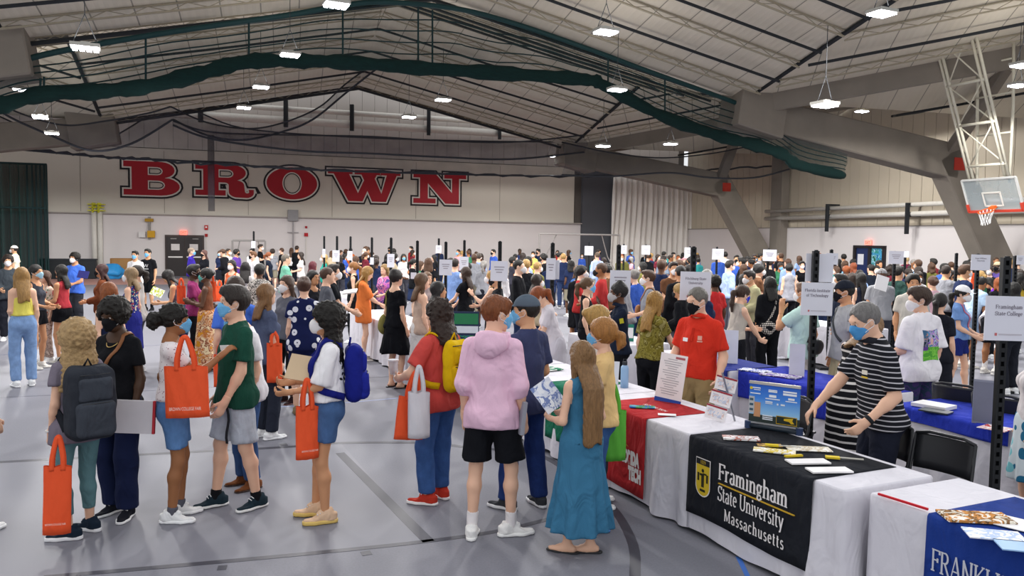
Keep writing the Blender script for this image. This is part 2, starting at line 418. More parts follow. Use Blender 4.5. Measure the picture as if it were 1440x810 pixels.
    def hand(s, p, sx, lv):
        W0, d, n = s.wri[sx], s.hd[sx], s.pn[sx]; u = np.cross(d, n) * sx    # u: towards the thumb side
        q = p - W0; q = np.stack([q @ u, q @ n, q @ d], 1)
        sc = .93 if s.fem else 1.03; q = q / sc
        cu = math.radians(s.sp.get('curl', 28) if np.isscalar(s.sp.get('curl', 28)) else s.sp['curl'][0 if sx < 0 else 1])
        fr = .0088 if lv == 0 else .0115
        ds = [flatcap(q, (0, 0, -.02), (0, 0, .02), .028, .031, .72), flatcap(q, (.0, 0, .02), (0, .004, .078), .033, .039, .36)]
        pal = union(ds, .02)
        fs = []
        if lv == 2:
            fs.append(flatcap(q, (0, .006, .08), (0, .03, .15), .036, .028, .42)); fs.append(rcone(q, (.03, .006, .03), (.05, .02, .085), .014, .011))
        else:
            for i, (x, L) in enumerate(((.0285, .072), (.0095, .082), (-.0095, .076), (-.0275, .058))):
                a1, a2 = cu * .7, cu * 1.9; b = np.array([x, .004, .082]); sp_ = (x) * .25
                m = b + L * .52 * np.array([sp_, math.sin(a1), math.cos(a1)]); e_ = m + L * .5 * np.array([0, math.sin(a2), math.cos(a2)])
                fs.append(np.minimum(rcone(q, b, m, fr, fr * .95), rcone(q, m, e_, fr * .95, fr * .8)))
            t0 = np.array([.026, .006, .022]); t1 = t0 + (.026, .016, .032); t2 = t1 + (.004, .018, .028)
            fs.append(smin(rcone(q, t0, t1, fr * 1.5, fr * 1.15), rcone(q, t1, t2, fr * 1.12, fr * .9), .01))
        d_ = pal
        for f in fs: d_ = smin(d_, f, .008)
        return d_ * sc
    def head(s, p, lv=0):
        q = s.qh(p)
        d = union([ell(q, (0, -.014, .027), (.0765, .0965, .092)), ell(q, (0, .024, -.028), (.063, .068, .084))], .03)
        d = smin(d, ell(q, (0, .052, -.084), (.034, .034, .03)), .035)
        if lv < 2:
            d = smin(d, rcone(q, (-.034, .074, .028), (.034, .074, .028), .014, .014), .018)
            for sx in (-1, 1): d = smax(d, -ell(q, (sx*.031, .099, .006), (.017, .016, .011)), .012)
            d = smin(d, rcone(q, (0, .086, .012), (0, .104, -.026), .008, .0125), .012)
            d = smin(d, rcone(q, (-.018, .085, -.062), (.018, .085, -.062), .007, .007), .008)
        for sx in (-1, 1): d = smin(d, ell(q, (sx*.0755, -.008, -.004), (.011, .02, .031)), .008)
        return d
    def headbox(s, m=.03):
        return s.hc - (.13 + m, .13 + m, .15 + m), s.hc + (.13 + m, .13 + m, .14 + m)
    def body_mesh(s, lv):
        L = LV[lv]
        def FB(p):
            d = union([s.torso(p), s.pelvis(p)], .05)
            for sx in (-1, 1): d = smin(d, s.arm(p, sx), .03); d = smin(d, s.leg(p, sx), .03)
            if s.sp.get('shoes', (0,))[0] in ('flip', 'bare', 'sandal'):
                for sx in (-1, 1): d = smin(d, s.foot(p, sx), .02)
            d = smin(d, s.neck(p), .03)
            if lv == 2:
                for sx in (-1, 1): d = smin(d, s.hand(p, sx, 2), .01)
            return d
        J = np.array([s.hc] + [v for dd in (s.sh, s.elb, s.wri, s.hip, s.knee, s.ank) for v in dd.values()] + ([s.wri[x] + s.hd[x] * .15 for x in (-1, 1)] if lv == 2 else []))
        lo = J.min(0) - .20; hi = J.max(0) + .20; lo[2] = max(lo[2], -.03)
        parts = [mesh_sdf(FB, lo, hi, L['body'])]
        hb = s.headbox(); nk = s.neck
        zc = s.hc + s.RH @ np.array([0, 0, -.135])
        def FH(p): return smin(s.head(p, lv), np.maximum(nk(p), (zc[2] - .02) - p[:, 2]), .03)
        parts.append(mesh_sdf(FH, *hb, L['head']))
        if lv < 2:
            for sx in (-1, 1):
                c = s.wri[sx] + s.hd[sx] * .08
                def FHd(p, sx=sx): return smin(s.hand(p, sx, lv), np.maximum(s.arm(p, sx), -(p - s.wri[sx]) @ -s.hd[sx] * -1 - .05) if False else np.maximum(s.arm(p, sx), (s.wri[sx] - p) @ s.hd[sx] - .045), .015)
                parts.append(mesh_sdf(FHd, c - .15, c + .15, L['hand']))
        return join_vf(parts)

def top_field(B, o):
    """o: e (ease), hem (z), slv (fraction of the arm covered, 0..2), neck ('crew','scoop','v','polo','strap'), amp"""
    e = o.get('e', .014); hem = o.get('hem', .88); slv = o.get('slv', .6); amp = o.get('amp', .0075); fl = o.get('flare', .012); nk = o.get('neck', 'crew'); seed = o.get('seed', 1.0)
    fit = o.get('fit', 0.0); w = B.w
    hpz = .945
    def Ff(p):
        q = B.qu(p)
        d = B.torso(p, e)
        hr = (.146 if B.fem else .143) * w
        wr = ((.114 if B.fem else .134) + (.012 - .03 * fit)) * w
        dr = flatcap(q, (0, .004, 1.20), (0, .002, 1.03), wr + e, (wr + hr) / 2 + e * .7, .74)
        dr = smin(dr, flatcap(q, (0, 0, 1.0), (0, -.005, hem - .05), hr + e * .9, hr + e + fl, .80), .06)
        d = smin(d, dr, .05); d = smin(d, B.pelvis(p, e * .7 + .012), .04)
        if hem < .9:
            for sx in (-1, 1): d = smin(d, rcone(p, B.hip[sx], B.hip[sx] + (B.knee[sx] - B.hip[sx]) * .4, .087 * w + e * .6 + .018, .08 * w + e * .6 + .03), .04)
        d = np.maximum(d, hem + .008 * np.sin(9 * q[:, 0] + seed) - q[:, 2])
        if nk == 'strap': d = np.maximum(d, q[:, 2] - (1.355 + .03 * np.cos(q[:, 0] * 30)))
        else:
            c, r = {'crew': ((0, .012, 1.515), (.075, .085, .055)), 'scoop': ((0, .04, 1.50), (.085, .10, .09)), 'v': ((0, .06, 1.48), (.06, .09, .12)), 'polo': ((0, .02, 1.52), (.066, .08, .05)), 'wide': ((0, 0, 1.52), (.12, .13, .09)), 'hood': ((0, .02, 1.53), (.07, .085, .05))}[nk]
            d = smax(d, -ell(q, c, r), .008)
        for sx in (-1, 1):
            if slv <= 0:
                if nk != 'strap': d = smax(d, -rcone(p, B.sh[sx] + B.U @ np.array((sx*.045, 0, .06)), B.sh[sx] + B.U @ np.array((sx*.045, 0, -.09)), .058, .05), .01)
                continue
            S, E, Wr = B.sh[sx], B.elb[sx], B.wri[sx]
            k = (.86 if B.fem else 1.0) * (1 + (w - 1) * .7); le = o.get('slve', .007)
            if slv <= 1:
                t = S + (E - S) * slv; a = rcone(p, S, t, .051*k + e*.45, .047*k + e*.8 + le); dr_ = (E - S) / np.linalg.norm(E - S)
                a = np.maximum(a, (p - t) @ dr_)
            else:
                t = E + (Wr - E) * (slv - 1); dr_ = (Wr - E) / np.linalg.norm(Wr - E)
                a = smin(rcone(p, S, E, .052*k + e*.5, .044*k + e*.8 + le), np.maximum(rcone(p, E, t, .044*k + e*.8 + le, .034*k + e * .7 + le * .6), (p - t) @ dr_), .03)
            d = smin(d, a, .022)
        return d + amp * fold(p, 1.0, seed) * np.clip((1.48 - q[:, 2]) / .2, .15, 1)
    J = [B.up((x, y, z)) for x in (-.30*w, .30*w) for y in (-.22*w, .24*w) for z in (hem - .04, 1.56)]
    for sx in (-1, 1): J += [B.elb[sx], B.wri[sx]] if slv > 1 else [B.elb[sx]]
    J = np.array(J)
    return Ff, J.min(0) - .07, J.max(0) + .07
def bottom_field(B, o):
    """kinds: shorts / pants / leggings / skirt / dress"""
    kind = o['kind']; w = B.w; seed = o.get('seed', 2.0); amp = o.get('amp', .006)
    e = o.get('e', .012); top = o.get('top', 1.04)
    if kind in ('skirt', 'dress'):
        hem = o.get('hem', .5); r1 = o.get('r', .24); nf = o.get('folds', 9)
        def Ff(p):
            q = p - B.pel + (0, 0, .945)
            ph = np.arctan2(q[:, 0], q[:, 1]); t = np.clip((.95 - q[:, 2]) / max(.95 - hem, .01), 0, 1)
            ww = (.125 if B.fem else .14) * w; hh = (.152) * w
            a = flatcap(q, (0, 0, top + .03), (0, -.004, .93), ww + e, hh + e, .80)
            fm = 1 + .10 * t * np.sin(nf * ph + 1.3 * np.sin(2 * ph + seed) + seed) * o.get('fa', 1.0)
            qq = q.copy(); qq[:, 0] /= fm; qq[:, 1] /= fm * .86
            b = rcone(qq, (0, 0, .93), (o.get('dx', 0), o.get('dy', 0), hem - .1), hh + e, r1)
            d = smin(a, b * .8, .06)
            for sx in (-1, 1):
                d = smin(d, np.maximum(rcone(p, B.hip[sx], B.knee[sx], .085*w + e, .06*w + e), hem - q[:, 2]), .05)
            d = np.maximum(np.maximum(d, hem + .012 * np.sin(3 * ph) - q[:, 2]), q[:, 2] - top)
            return d + amp * fold(p, .8, seed)
        R = r1 * 1.25 + .08
        return Ff, np.array([-R, -R, hem - .06]) + (min(o.get('dx', 0), 0), min(o.get('dy', 0), 0), 0), np.array([R, R, top + .06]) + (max(o.get('dx', 0), 0), max(o.get('dy', 0), 0), 0)
    ln = o.get('len', 1.0 if kind == 'shorts' else 2.0)   # 1 = at the knee, 2 = at the ankle
    lo_ = o.get('loose', {'shorts': .022, 'pants': .018, 'leggings': .002}[kind])
    def Ff(p):
        q = p - B.pel + (0, 0, .945)
        d = B.pelvis(p, e * .5)
        d = smin(d, flatcap(q, (0, 0, top + .03), (0, 0, .95), (.120 if B.fem else .138) * w + e, .148 * w + e, .76), .05)
        d = np.maximum(d, q[:, 2] - top)
        for sx in (-1, 1):
            k = (.97 if B.fem else 1.0) * (1 + (w - 1) * .7); H, K, A = B.hip[sx], B.knee[sx], B.ank[sx]
            if ln <= 1:
                t = H + (K - H) * ln; dr = (K - H) / np.linalg.norm(K - H)
                a = rcone(p, H, t, .087*k + e, (.087 - .03*ln)*k + e + lo_); a = np.maximum(a, (p - t) @ dr)
            else:
                t = K + (A - K) * (ln - 1); dr = (A - K) / np.linalg.norm(A - K)
                c = K + (A - K) * .30 + np.array([0, -.012, 0])
                if kind == 'leggings': low = smin(rcone(p, K, c, .051*k + e, .057*k + e), rcone(p, c, A, .056*k + e, .036*k + e), .02)
                else: low = rcone(p, K, A, .056*k + e + lo_*.8, .048*k + e + lo_)
                a = smin(rcone(p, H, K, .087*k + e, .055*k + e + lo_*.8), np.maximum(low, (p - t) @ dr), .03)
            d = smin(d, a, .03)
        am = amp * (1 if kind != 'leggings' else .2)
        return d + am * fold(p, 1.1, seed)
    zz = min(B.ank[-1][2], B.ank[1][2]) - .09 if ln > 1 else min((B.hip[s] + (B.knee[s] - B.hip[s]) * ln)[2] for s in (-1, 1)) - .06
    P = np.array([B.hip[-1], B.hip[1]] + [B.knee[s] for s in (-1, 1)] + ([B.ank[s] for s in (-1, 1)] if ln > 1 else []))
    lo = P.min(0) - .18; hi = P.max(0) + .18; lo[2] = zz; hi[2] = B.pel[2] + top - .945 + .06
    return Ff, lo, hi

def hair_field(B, o):
    st = o['style']; L = o.get('len', .3); R = o.get('seed', 0.5); bulk = o.get('bulk', 0.0)
    def Ff(p):
        q = B.qh(p); x, y, z = q[:, 0], q[:, 1], q[:, 2]
        ph = np.arctan2(x, -y)
        e = .012 + bulk
        if st == 'crop': e = .008
        cap = ell(q, (0, -.018, .032), (.079 + e, .099 + e, .094 + e))
        # face opening
        fo = ell(q, (0, .105, -.03), (.086, .078, .115)) + .004 * np.sin(90 * x) if st in ('crop', 'short') else ell(q, (0, .095, -.045), (.074, .075, .10)) if st not in ('fringe',) else ell(q, (0, .10, -.07), (.078, .075, .10))
        low = {'short': -.075, 'crop': -.06, 'fringe': -.085, 'bun': -.085, 'pony': -.085, 'puff': -.085, 'afro': -.11, 'curly': -.10, 'long': -.10, 'bob': -.12}.get(st, -.09)
        lowc = low + np.clip((y + .02) * 1.1, 0, .2)
        d = smax(cap, -fo, .012); d = smax(d, lowc - z, .012)
        if st in ('short', 'crop', 'fringe'):
            # ears stay free
            for sx in (-1, 1): d = smax(d, -ell(q, (sx*.09, .0, -.02), (.035, .03, .045)), .008)
        if st == 'short': d = smin(d, ell(q, (0, .045, .105), (.06, .05, .028 + bulk)), .03)
        a = .0035
        if st == 'fringe': d = smin(d, ell(q, (0, .055, .075), (.072, .045, .045)), .02); a = .006
        if st in ('long', 'bob', 'wavy', 'curlylong'):
            bw = .082 + o.get('wide', 0)
            pb = B.qu(p); c = B.qu(B.hc[None] + (B.RH @ np.array([0, -.055, -.02]))[None])[0]
            z1 = c[2] - L; qb = pb.copy(); bo = o.get('off', .0)
            qb[:, 1] -= np.interp(pb[:, 2], [1.05, 1.30, 1.40, 1.50, 1.58], [-.13 - bo, -.135 - bo, -.125 - bo, -.085 - bo * .6 + min(c[1] + .04, .05), c[1]])
            k = flatcap(qb, (c[0], 0, c[2]), (c[0] * .6, 0, z1), bw, o.get('tip', bw * .85), .50)
            # side locks
            for sx in (-1, 1):
                s0 = B.qu(B.hc[None] + (B.RH @ np.array([sx*.08, -.015, .0]))[None])[0]
                k = smin(k, rcone(pb, s0, s0 + (sx*.012 + c[0]*0, -.03, -min(L, .24)), .032, .026), .03)
            k = np.maximum(k, z1 - .02 + .02 * np.sin(14 * pb[:, 0] * 3 + R) - pb[:, 2])
            d = smin(d, smax(k, -fo, .012), .03); a = .006 if st != 'curlylong' else .013
        if st in ('pony', 'puff', 'bun'):
            tz = o.get('tz', .03); t0 = np.array([0, -.112, tz])
            if st == 'pony':
                pb = B.qu(p); c = B.qu(B.hc[None] + (B.RH @ t0)[None])[0]
                k = union([rcone(pb, c, c + (0, -.05, -.03), .022, .034), rcone(pb, c + (0, -.05, -.03), c + (0, -.055, -L * .6), .036, .034), rcone(pb, c + (0, -.055, -L*.6), c + (0, -.03, -L), .034, .014)], .03)
                d = smin(d, k, .012); a = .004
            elif st == 'puff': d = smin(d, smin(rcone(q, (0, -.10, tz), (0, -.135, tz), .025, .03), ell(q, (0, -.165, tz - .01), (.062, .055, .07)), .02), .01); a = .009
            else:
                bz = o.get('bz', .10); by = o.get('by', -.07); d = smin(d, ell(q, (0, by, bz), (.05, .05, .042)), .012); a = .004
        if st in ('afro', 'curly'):
            d = smin(d, smax(ell(q, (0, -.025, .03 if st == 'afro' else .015), (.105 + bulk, .115 + bulk, .11 + bulk)), -fo, .02), .03)
            d = smax(d, lowc - .01 - z, .02)
            if st == 'curly' and L > .12:
                pb = B.qu(p); c = B.qu(B.hc[None])[0]
                k = flatcap(pb, (c[0], c[1] - .05, c[2] - .02), (c[0]*.6, c[1] - .06, c[2] - L), .115, o.get('tip', .135), .62)
                k = smax(k, -fo, .02); d = smin(d, k, .03)
            a = .011
        strand = np.sin(26 * ph + 5 * np.sin(14 * z + R) + R) * .6 + np.sin(61 * ph + 4 * np.sin(23 * z)) * .4
        if a > .0085:
            cz = 75; strand = np.sin(cz * x + 2 * np.sin(40 * z)) * np.sin(cz * y + 2 * np.sin(47 * x)) * np.sin(cz * z + 2 * np.sin(43 * y)) * 1.3 + .25 * strand
        return d + a * strand
    q0, q1 = B.headbox(.05); lo, hi = q0.copy(), q1.copy()
    if st in ('long', 'bob', 'wavy', 'curlylong', 'curly', 'pony'):
        ex = B.pel + B.U @ (B.qu(B.hc[None])[0] - (0, .10, .02 + L) - (0, 0, .945)); lo = np.minimum(lo, ex - (.20, .14, .05)); hi = np.maximum(hi, ex + (.20, .14, .05))
    if st == 'puff': c = B.hc + B.RH @ np.array([0, -.17, .02]); lo = np.minimum(lo, c - .1); hi = np.maximum(hi, c + .1)
    if st == 'bun': c = B.hc + B.RH @ np.array([0, o.get('by', -.07), o.get('bz', .1)]); lo = np.minimum(lo, c - .1); hi = np.maximum(hi, c + .1)
    return Ff, lo, hi
def mask_field(B, kn):
    def Ff(p):
        q = B.qh(p); ax = np.abs(q[:, 0])
        d = union([ell(q, (0, -.014, .027), (.0765, .0965, .092)), ell(q, (0, .024, -.028), (.063, .068, .084))], .03)
        d = smin(d, ell(q, (0, .052, -.084), (.034, .034, .03)), .035) - .004
        d = smin(d, rcone(q, (0, .084, .0), (0, .100, -.03), .010, .016), .035)
        d = smin(d, rcone(q, (0, .100, -.03), (0, .092, -.085), .014, .014), .03)
        if kn: d = smin(d, ell(q, (0, .096, -.05), (.034, .034, .045)), .03)
        else: d = d + .0012 * np.sin(q[:, 2] * 330)
        top = .0 + .012 * np.clip(1 - ax / .03, 0, 1) - .02 * np.clip((ax - .03) / .03, 0, 1)
        bot = -.108 + .05 * np.clip((ax - .02) / .045, 0, 1)
        reg = np.maximum(np.maximum(ax - .064, q[:, 2] - top), bot - q[:, 2])
        return smax(np.maximum(d, -(q[:, 1] - .022)), reg, .006)
    lo, hi = B.headbox(.02); return Ff, lo, hi
def cap_field(B, back=False):
    def Ff(p):
        q = B.qh(p).copy()
        if back: q[:, 1] = -q[:, 1] - .028
        d = ell(q, (0, -.014, .035), (.094, .114, .105)); d = smax(d, (.042 - .12 * np.clip(-q[:, 1], -.2, 0) * 0) - q[:, 2], .006)
        br = flatcap(q[:, [0, 2, 1]], (0, .045, .07), (0, .035, .135), .075, .062, .07)
        return smin(d, br, .01)
    lo, hi = B.headbox(.06); return Ff, lo, hi

def _shoe_mesh(kind, lv):
    key = (kind, lv)
    if key in _SHM: return _SHM[key]
    h = {0: .0075, 1: .012, 2: .018}[lv]
    def lowz(q): return q[:, [0, 2, 1]]
    def sole(p, z0, z1, wd, e=0.0):
        q = p.copy(); q[:, 2] = 0
        d = union([rcone(q, (0, -.065, 0), (0, -.02, 0), .034 + e, .034 + e), rcone(q, (0, -.02, 0), (.003, .085, 0), .034 + e, wd + e), rcone(q, (.003, .085, 0), (.0, .145, 0), wd + e, .034 + e)], .02)
        return smax(d, np.abs(p[:, 2] - (z0 + z1) / 2) - (z1 - z0) / 2, .008)
    th = {'sneaker': .03, 'chunky': .036, 'canvas': .024, 'dress': .018, 'flip': .016, 'sandal': .018}[kind]
    S = mesh_sdf(lambda p: sole(p, .002, th, .046, .004), (-.08, -.13, -.03), (.08, .21, .07), h)
    if kind in ('flip', 'sandal'):
        def U(p):
            d = np.minimum(rcone(p, (0, .115, .03), (-.036, .03, .045), .006, .006), rcone(p, (0, .115, .03), (.036, .03, .045), .006, .006))
            if kind == 'sandal': d = np.minimum(d, np.maximum(rcone(p, (-.05, .085, .02), (.05, .085, .02), .034, .034), .02 - p[:, 2]))
            return d
    else:
        hi_ = .125 if kind in ('chunky',) else .105
        def U(p):
            d = sole(p, th - .008, th + .05, .043, -.002)
            top = th + .012 + .062 * np.clip((.10 - p[:, 1]) / .13, 0, 1)
            d = smax(d, p[:, 2] - top, .02)
            d = smin(d, smax(rcone(p, (0, -.038, .04), (0, -.022, .10), .044, .043), p[:, 2] - (hi_ - .012 * np.cos(p[:, 1] * 40)), .006), .02)
            d = smin(d, rcone(p, (0, .05, th + .045), (0, -.005, th + .075), .022, .026), .02)
            if kind == 'sneaker': d = smin(d, rcone(p, (-.02, .02, th + .055), (.02, .02, th + .055), .012, .012), .01)
            return np.maximum(d, -(p[:, 2] - th + .008))
    Um = mesh_sdf(U, (-.09, -.13, -.03), (.09, .21, .19), h if kind not in ('flip',) else min(h, .006))
    a = mesh_from('shoe', *Um, smooth=True); b = mesh_from('sole', *S, smooth=True)
    _SHM[key] = (a, b); return _SHM[key]
def _lace_mesh():
    if 'lace' in _SHM: return _SHM['lace']
    m = MB()
    for i in range(4): m.tube([(-.026, .062 - .02*i, .078 + .012*i), (0, .066 - .02*i, .088 + .012*i), (.026, .058 - .02*i, .08 + .012*i)], .0038, 5)
    _SHM['lace'] = mesh_from('laces', m.V, m.F, True); return _SHM['lace']
def _unit(kind):
    if kind in _SHM: return _SHM[kind]
    if kind == 'eye': V, Q = mesh_sdf(lambda p: ell(p, (0, 0, 0), (.0125, .010, .0075)), (-.02,)*3, (.02,)*3, .0035)
    if kind == 'iris': V, Q = mesh_sdf(lambda p: ell(p, (0, 0, 0), (.0062, .003, .0066)), (-.01,)*3, (.01,)*3, .002)
    if kind == 'brow': V, Q = mesh_sdf(lambda p: rcone(p, (-.018, -.004, -.001), (.018, 0, .002), .0035, .004), (-.04,)*3, (.04,)*3, .004)
    _SHM[kind] = mesh_from(kind, V, Q, True); return _SHM[kind]

def make_person(sp):
    """sp: see the tables of people below. Returns (root, Body, fields)"""
    B = Body(sp); lv = sp.get('lv', 1); L = LV[lv]; h = sp.get('h', 1.7); S = h / 1.755
    root = empty('person', (0, 0, 0)); tag(root, sp.get('label'), 'person', sp.get('group'))
    root.scale = (S, S, S)
    root.location = (sp['at'][0], sp['at'][1], 0); root.rotation_euler = (0, 0, math.radians(sp.get('rz', 0)))
    sk = skin(SKIN.get(sp.get('skin', 'fair'), sp.get('skin')))
    obj('body', mesh_from('body', *B.body_mesh(lv), smooth=True), sk, root)
    fields = {}
    def garment(name, fld, m, hh=None):
        Fn, lo, hi = fld; V, Q = mesh_sdf(Fn, lo, hi, hh or L['cloth'])
        if len(V) == 0: return None
        return obj(name, mesh_from(name, V, Q, True), m, root)
    if sp.get('bot'):
        o = sp['bot']; f = bottom_field(B, o); fields['bot'] = f
        garment(o.get('name', o['kind']), f, o['m'])
        if o.get('belt'):
            q0 = B.pel[2] + o.get('top', 1.04) - .945
            garment('belt', (lambda p, F0=f[0]: np.maximum(F0(np.stack([p[:, 0], p[:, 1], np.minimum(p[:, 2], q0 - .03)], 1)) - .004, np.abs(p[:, 2] - q0 + .012) - .018), f[1], f[2] + (0, 0, .05)), o['belt'], .009)
    if sp.get('top'):
        o = sp['top']; f = top_field(B, o); fields['top'] = f
        t = garment(o.get('name', 't_shirt'), f, o['m'])
        if o.get('collar'):
            c0 = B.up((0, -.012, 1.475)); Rm = B.U
            m = MB(); pts = []; nr = []
            for i in range(25):
                a = -2.75 + 5.5 * i / 24 + PI
                pts.append(c0 + Rm @ np.array([.073*math.sin(a), .012 - .078*math.cos(a) * -1 * -1, .03 - .022 * (1 - math.cos(a - PI)) * .9])); nr.append(Rm @ np.array([math.sin(a), -math.cos(a), .55]))
            m.ribbon(pts, .045, nr, .006); m.build('collar', o['collar'], t, True)
    if sp.get('hair'):
        o = sp['hair']; f = hair_field(B, o)
        cm = curlm(HAIR.get(o['c'], o['c'])) if o['style'] in ('afro', 'curly', 'curlylong', 'puff') else hairm(HAIR.get(o['c'], o['c']))
        V, Q = mesh_sdf(*f, L['hair']); obj('hair', mesh_from('hair', V, Q, True), cm, root)
        if o.get('band'):
            c = B.hc + B.RH @ np.array([0, -.112, o.get('tz', .03)]); m = MB()
            dR = B.RH; m.tube([c + dR @ np.array([.024*math.cos(t), -.006, .024*math.sin(t)]) for t in np.linspace(0, 2*PI, 13)], .007, 6); m.build('hair_tie', cloth(o['band']), root, True)
    mk = sp.get('mask')
    if mk:
        kn = mk[0] == 'k'; col = mk[1:] if mk[0] in 'ks' else mk
        mo = obj('face_mask', mesh_from('face_mask', *mesh_sdf(*mask_field(B, kn), L['mask']), smooth=True), mat(col, rough=.85, var=.05, scale=30, bump=.15, bscale=60, spec=.15), root)
        if lv < 2:
            for sx in (-1, 1):
                P = [B.hc + B.RH @ np.array(v) for v in ((sx*.06, .05, -.02), (sx*.074, .03, -.004), (sx*.087, -.012, .014), (sx*.088, -.022, -.01), (sx*.086, -.01, -.032), (sx*.072, .028, -.046), (sx*.058, .05, -.06))]
                MB().tube(P, .0022, 4, False).build('ear_loop', cloth(col if kn else 'e8e8ea'), mo)
    if lv < 2 and sp.get('face', True):
        for sx in (-1, 1):
            e = obj('eye', _unit('eye'), mat('cfc6c0', rough=.25), root, loc=B.hc + B.RH @ np.array([sx*.031, .0775, .006])); R = Matrix(B.RH.tolist()).to_euler(); e.rotation_euler = R
            i_ = obj('iris', _unit('iris'), mat('2a1a10', rough=.15), e, loc=(0, .0092, 0))
            if lv == 0 or True: b = obj('eyebrow', _unit('brow'), hairm(HAIR.get(sp.get('hair', {}).get('c', 'dark'), '2a1d14')), root, loc=B.hc + B.RH @ np.array([sx*.031, .088, .031])); b.rotation_euler = R
    if sp.get('cap'):
        c = sp['cap']; V, Q = mesh_sdf(*cap_field(B, c.get('back', False)), L['head']); obj('cap', mesh_from('cap', V, Q, True), c['m'], root)
    sh = sp.get('shoes', ('sneaker', 'f0f0f0', 'f4f4f4'))
    if sh and sh[0] != 'none':
        if sh[0] != 'bare':
            ml = 0 if lv == 0 else (1 if lv == 1 else 2); a, b = _shoe_mesh(sh[0], ml)
            for (fx, fy, fa), sx in zip(B.feet, (-1, 1)):
                A = B.ank[sx]
                s_ = obj('shoe', a, sh[1] if not isinstance(sh[1], str) else cloth(sh[1]), root, loc=(A[0], A[1], A[2] - .085), rot=(0, 0, math.radians(fa)), scale=(1 if sx > 0 else -1, 1, 1) if False else (1, 1, 1))
                obj('sole', b, plastic(sh[2], .6), s_)
                if lv == 0 and sh[0] in ('sneaker', 'canvas', 'chunky'): obj('laces', _lace_mesh(), cloth(sh[3] if len(sh) > 3 else 'eeeeee'), s_)
    if sp.get('socks'):
        for sx in (-1, 1):
            A, K = B.ank[sx], B.knee[sx]; d = (K - A) / np.linalg.norm(K - A); hgt = sp['socks'][1]
            V, Q = mesh_sdf(lambda p: np.maximum(rcone(p, A - d*.01, A + d*hgt, .040, .042 + .06*max(hgt-.1, 0)), (p - A - d*hgt) @ d), np.minimum(A, A + d*hgt) - .08, np.maximum(A, A + d*hgt) + .08, .010 if lv == 0 else .018); obj('sock', mesh_from('sock', V, Q, True), cloth(sp['socks'][0]), root)
    root['_S'] = S
    return root, B, fields
def p_world(root, B, pt):
    """local point of the figure -> world"""
    S = root.scale[0]; a = root.rotation_euler[2]; v = rotz(a) @ (np.asarray(pt, float) * S)
    return v + np.array(root.location)
# ------------------------------------------------------------------ the hall
TH = math.radians(19.0)
UX = np.array([math.cos(TH), math.sin(TH), 0]); VX = np.array([-math.sin(TH), math.cos(TH), 0]); ZX = np.array([0, 0, 1.0])
W0 = np.array([-17.66, 43.0, 0])                       # a point of the far wall, near its doors
def on_wall(px, py, off=0.0):
    """point where the photo ray meets the far wall, off metres in front of it"""
    d = ray(px, py); o = np.array([0, 0, CAM_H]); t = ((W0 - VX * off - o) @ VX) / (d @ VX); return o + d * t
CORNER = np.array([11.4, 53.0, 0])
CORNER = W0 + UX * ((CORNER - W0) @ UX)
def on_right(px, py, off=0.0):
    d = ray(px, py); o = np.array([0, 0, CAM_H]); t = ((CORNER - UX * off - o) @ UX) / (d @ UX); return o + d * t
def on_plane(px, py, p0, nrm):
    d = ray(px, py); o = np.array([0, 0, CAM_H]); t = ((p0 - o) @ nrm) / (d @ nrm); return o + d * t
def frame(o, x, y, z, p):
    M = np.eye(4); M[:3, 0] = x; M[:3, 1] = y; M[:3, 2] = z; M[:3, 3] = p; o.matrix_world = Matrix(M.tolist()); return o
def st(o): o['kind'] = 'structure'; return o
BAY = 14.5
NZ = 6.85
B1 = on_right(1425, 400); B1[2] = 0
LEGS = [B1 + VX * BAY * k for k in (1, 0, -1)]         # leg feet: far, near, out of frame
def node(k): return B1 + VX * BAY * k - UX * 12.3 + ZX * NZ
SPAN = 21.0; RISE = 0.215
m_wall = mat('d9d3d2', rough=.85, var=.03, scale=.8, bump=.1, bscale=30)
m_upper = mat('bdb6b0', rough=.8, var=.05, scale=.7, bump=.1, bscale=20)
m_upper2 = mat('c6bba8', rough=.8, var=.05, scale=.7, bump=.1, bscale=20)
m_cream = mat('cfc9bd', rough=.8, var=.03, scale=.8)
m_conc = mat('857d73', rough=.9, var=.28, scale=.9, bump=.35, bscale=9)
def floor_mat():
    m, nt, b = _new('floor'); L = nt.links.new
    b.inputs['Roughness'].default_value = .55; b.inputs['Specular IOR Level'].default_value = .16
    tc = N(nt, 'ShaderNodeTexCoord'); n1 = N(nt, 'ShaderNodeTexNoise', i_Scale=.35, i_Detail=4.0); n2 = N(nt, 'ShaderNodeTexNoise', i_Scale=60.0, i_Detail=2.0)
    for n in (n1, n2): L(tc.outputs['Object'], n.inputs['Vector'])
    mx = N(nt, 'ShaderNodeMix', data_type='RGBA'); mx.inputs[6].default_value = hx('7d7d86'); mx.inputs[7].default_value = hx('888891'); L(n1.outputs[0], mx.inputs[0])
    m2 = N(nt, 'ShaderNodeMix', data_type='RGBA', blend_type='MULTIPLY'); m2.inputs[0].default_value = .25; L(mx.outputs[2], m2.inputs[6]); L(n2.outputs[0], m2.inputs[7])
    L(m2.outputs[2], b.inputs['Base Color'])
    bp = N(nt, 'ShaderNodeBump', i_Strength=.12, i_Distance=.004); L(n2.outputs[0], bp.inputs['Height']); L(bp.outputs[0], b.inputs['Normal'])
    return m
fl = MB().box((0, 0, -.05), (90, 110, .1)).build('floor', floor_mat()); st(fl)
frame(fl, UX, VX, ZX, np.array([-4.0, 22.0, 0]))
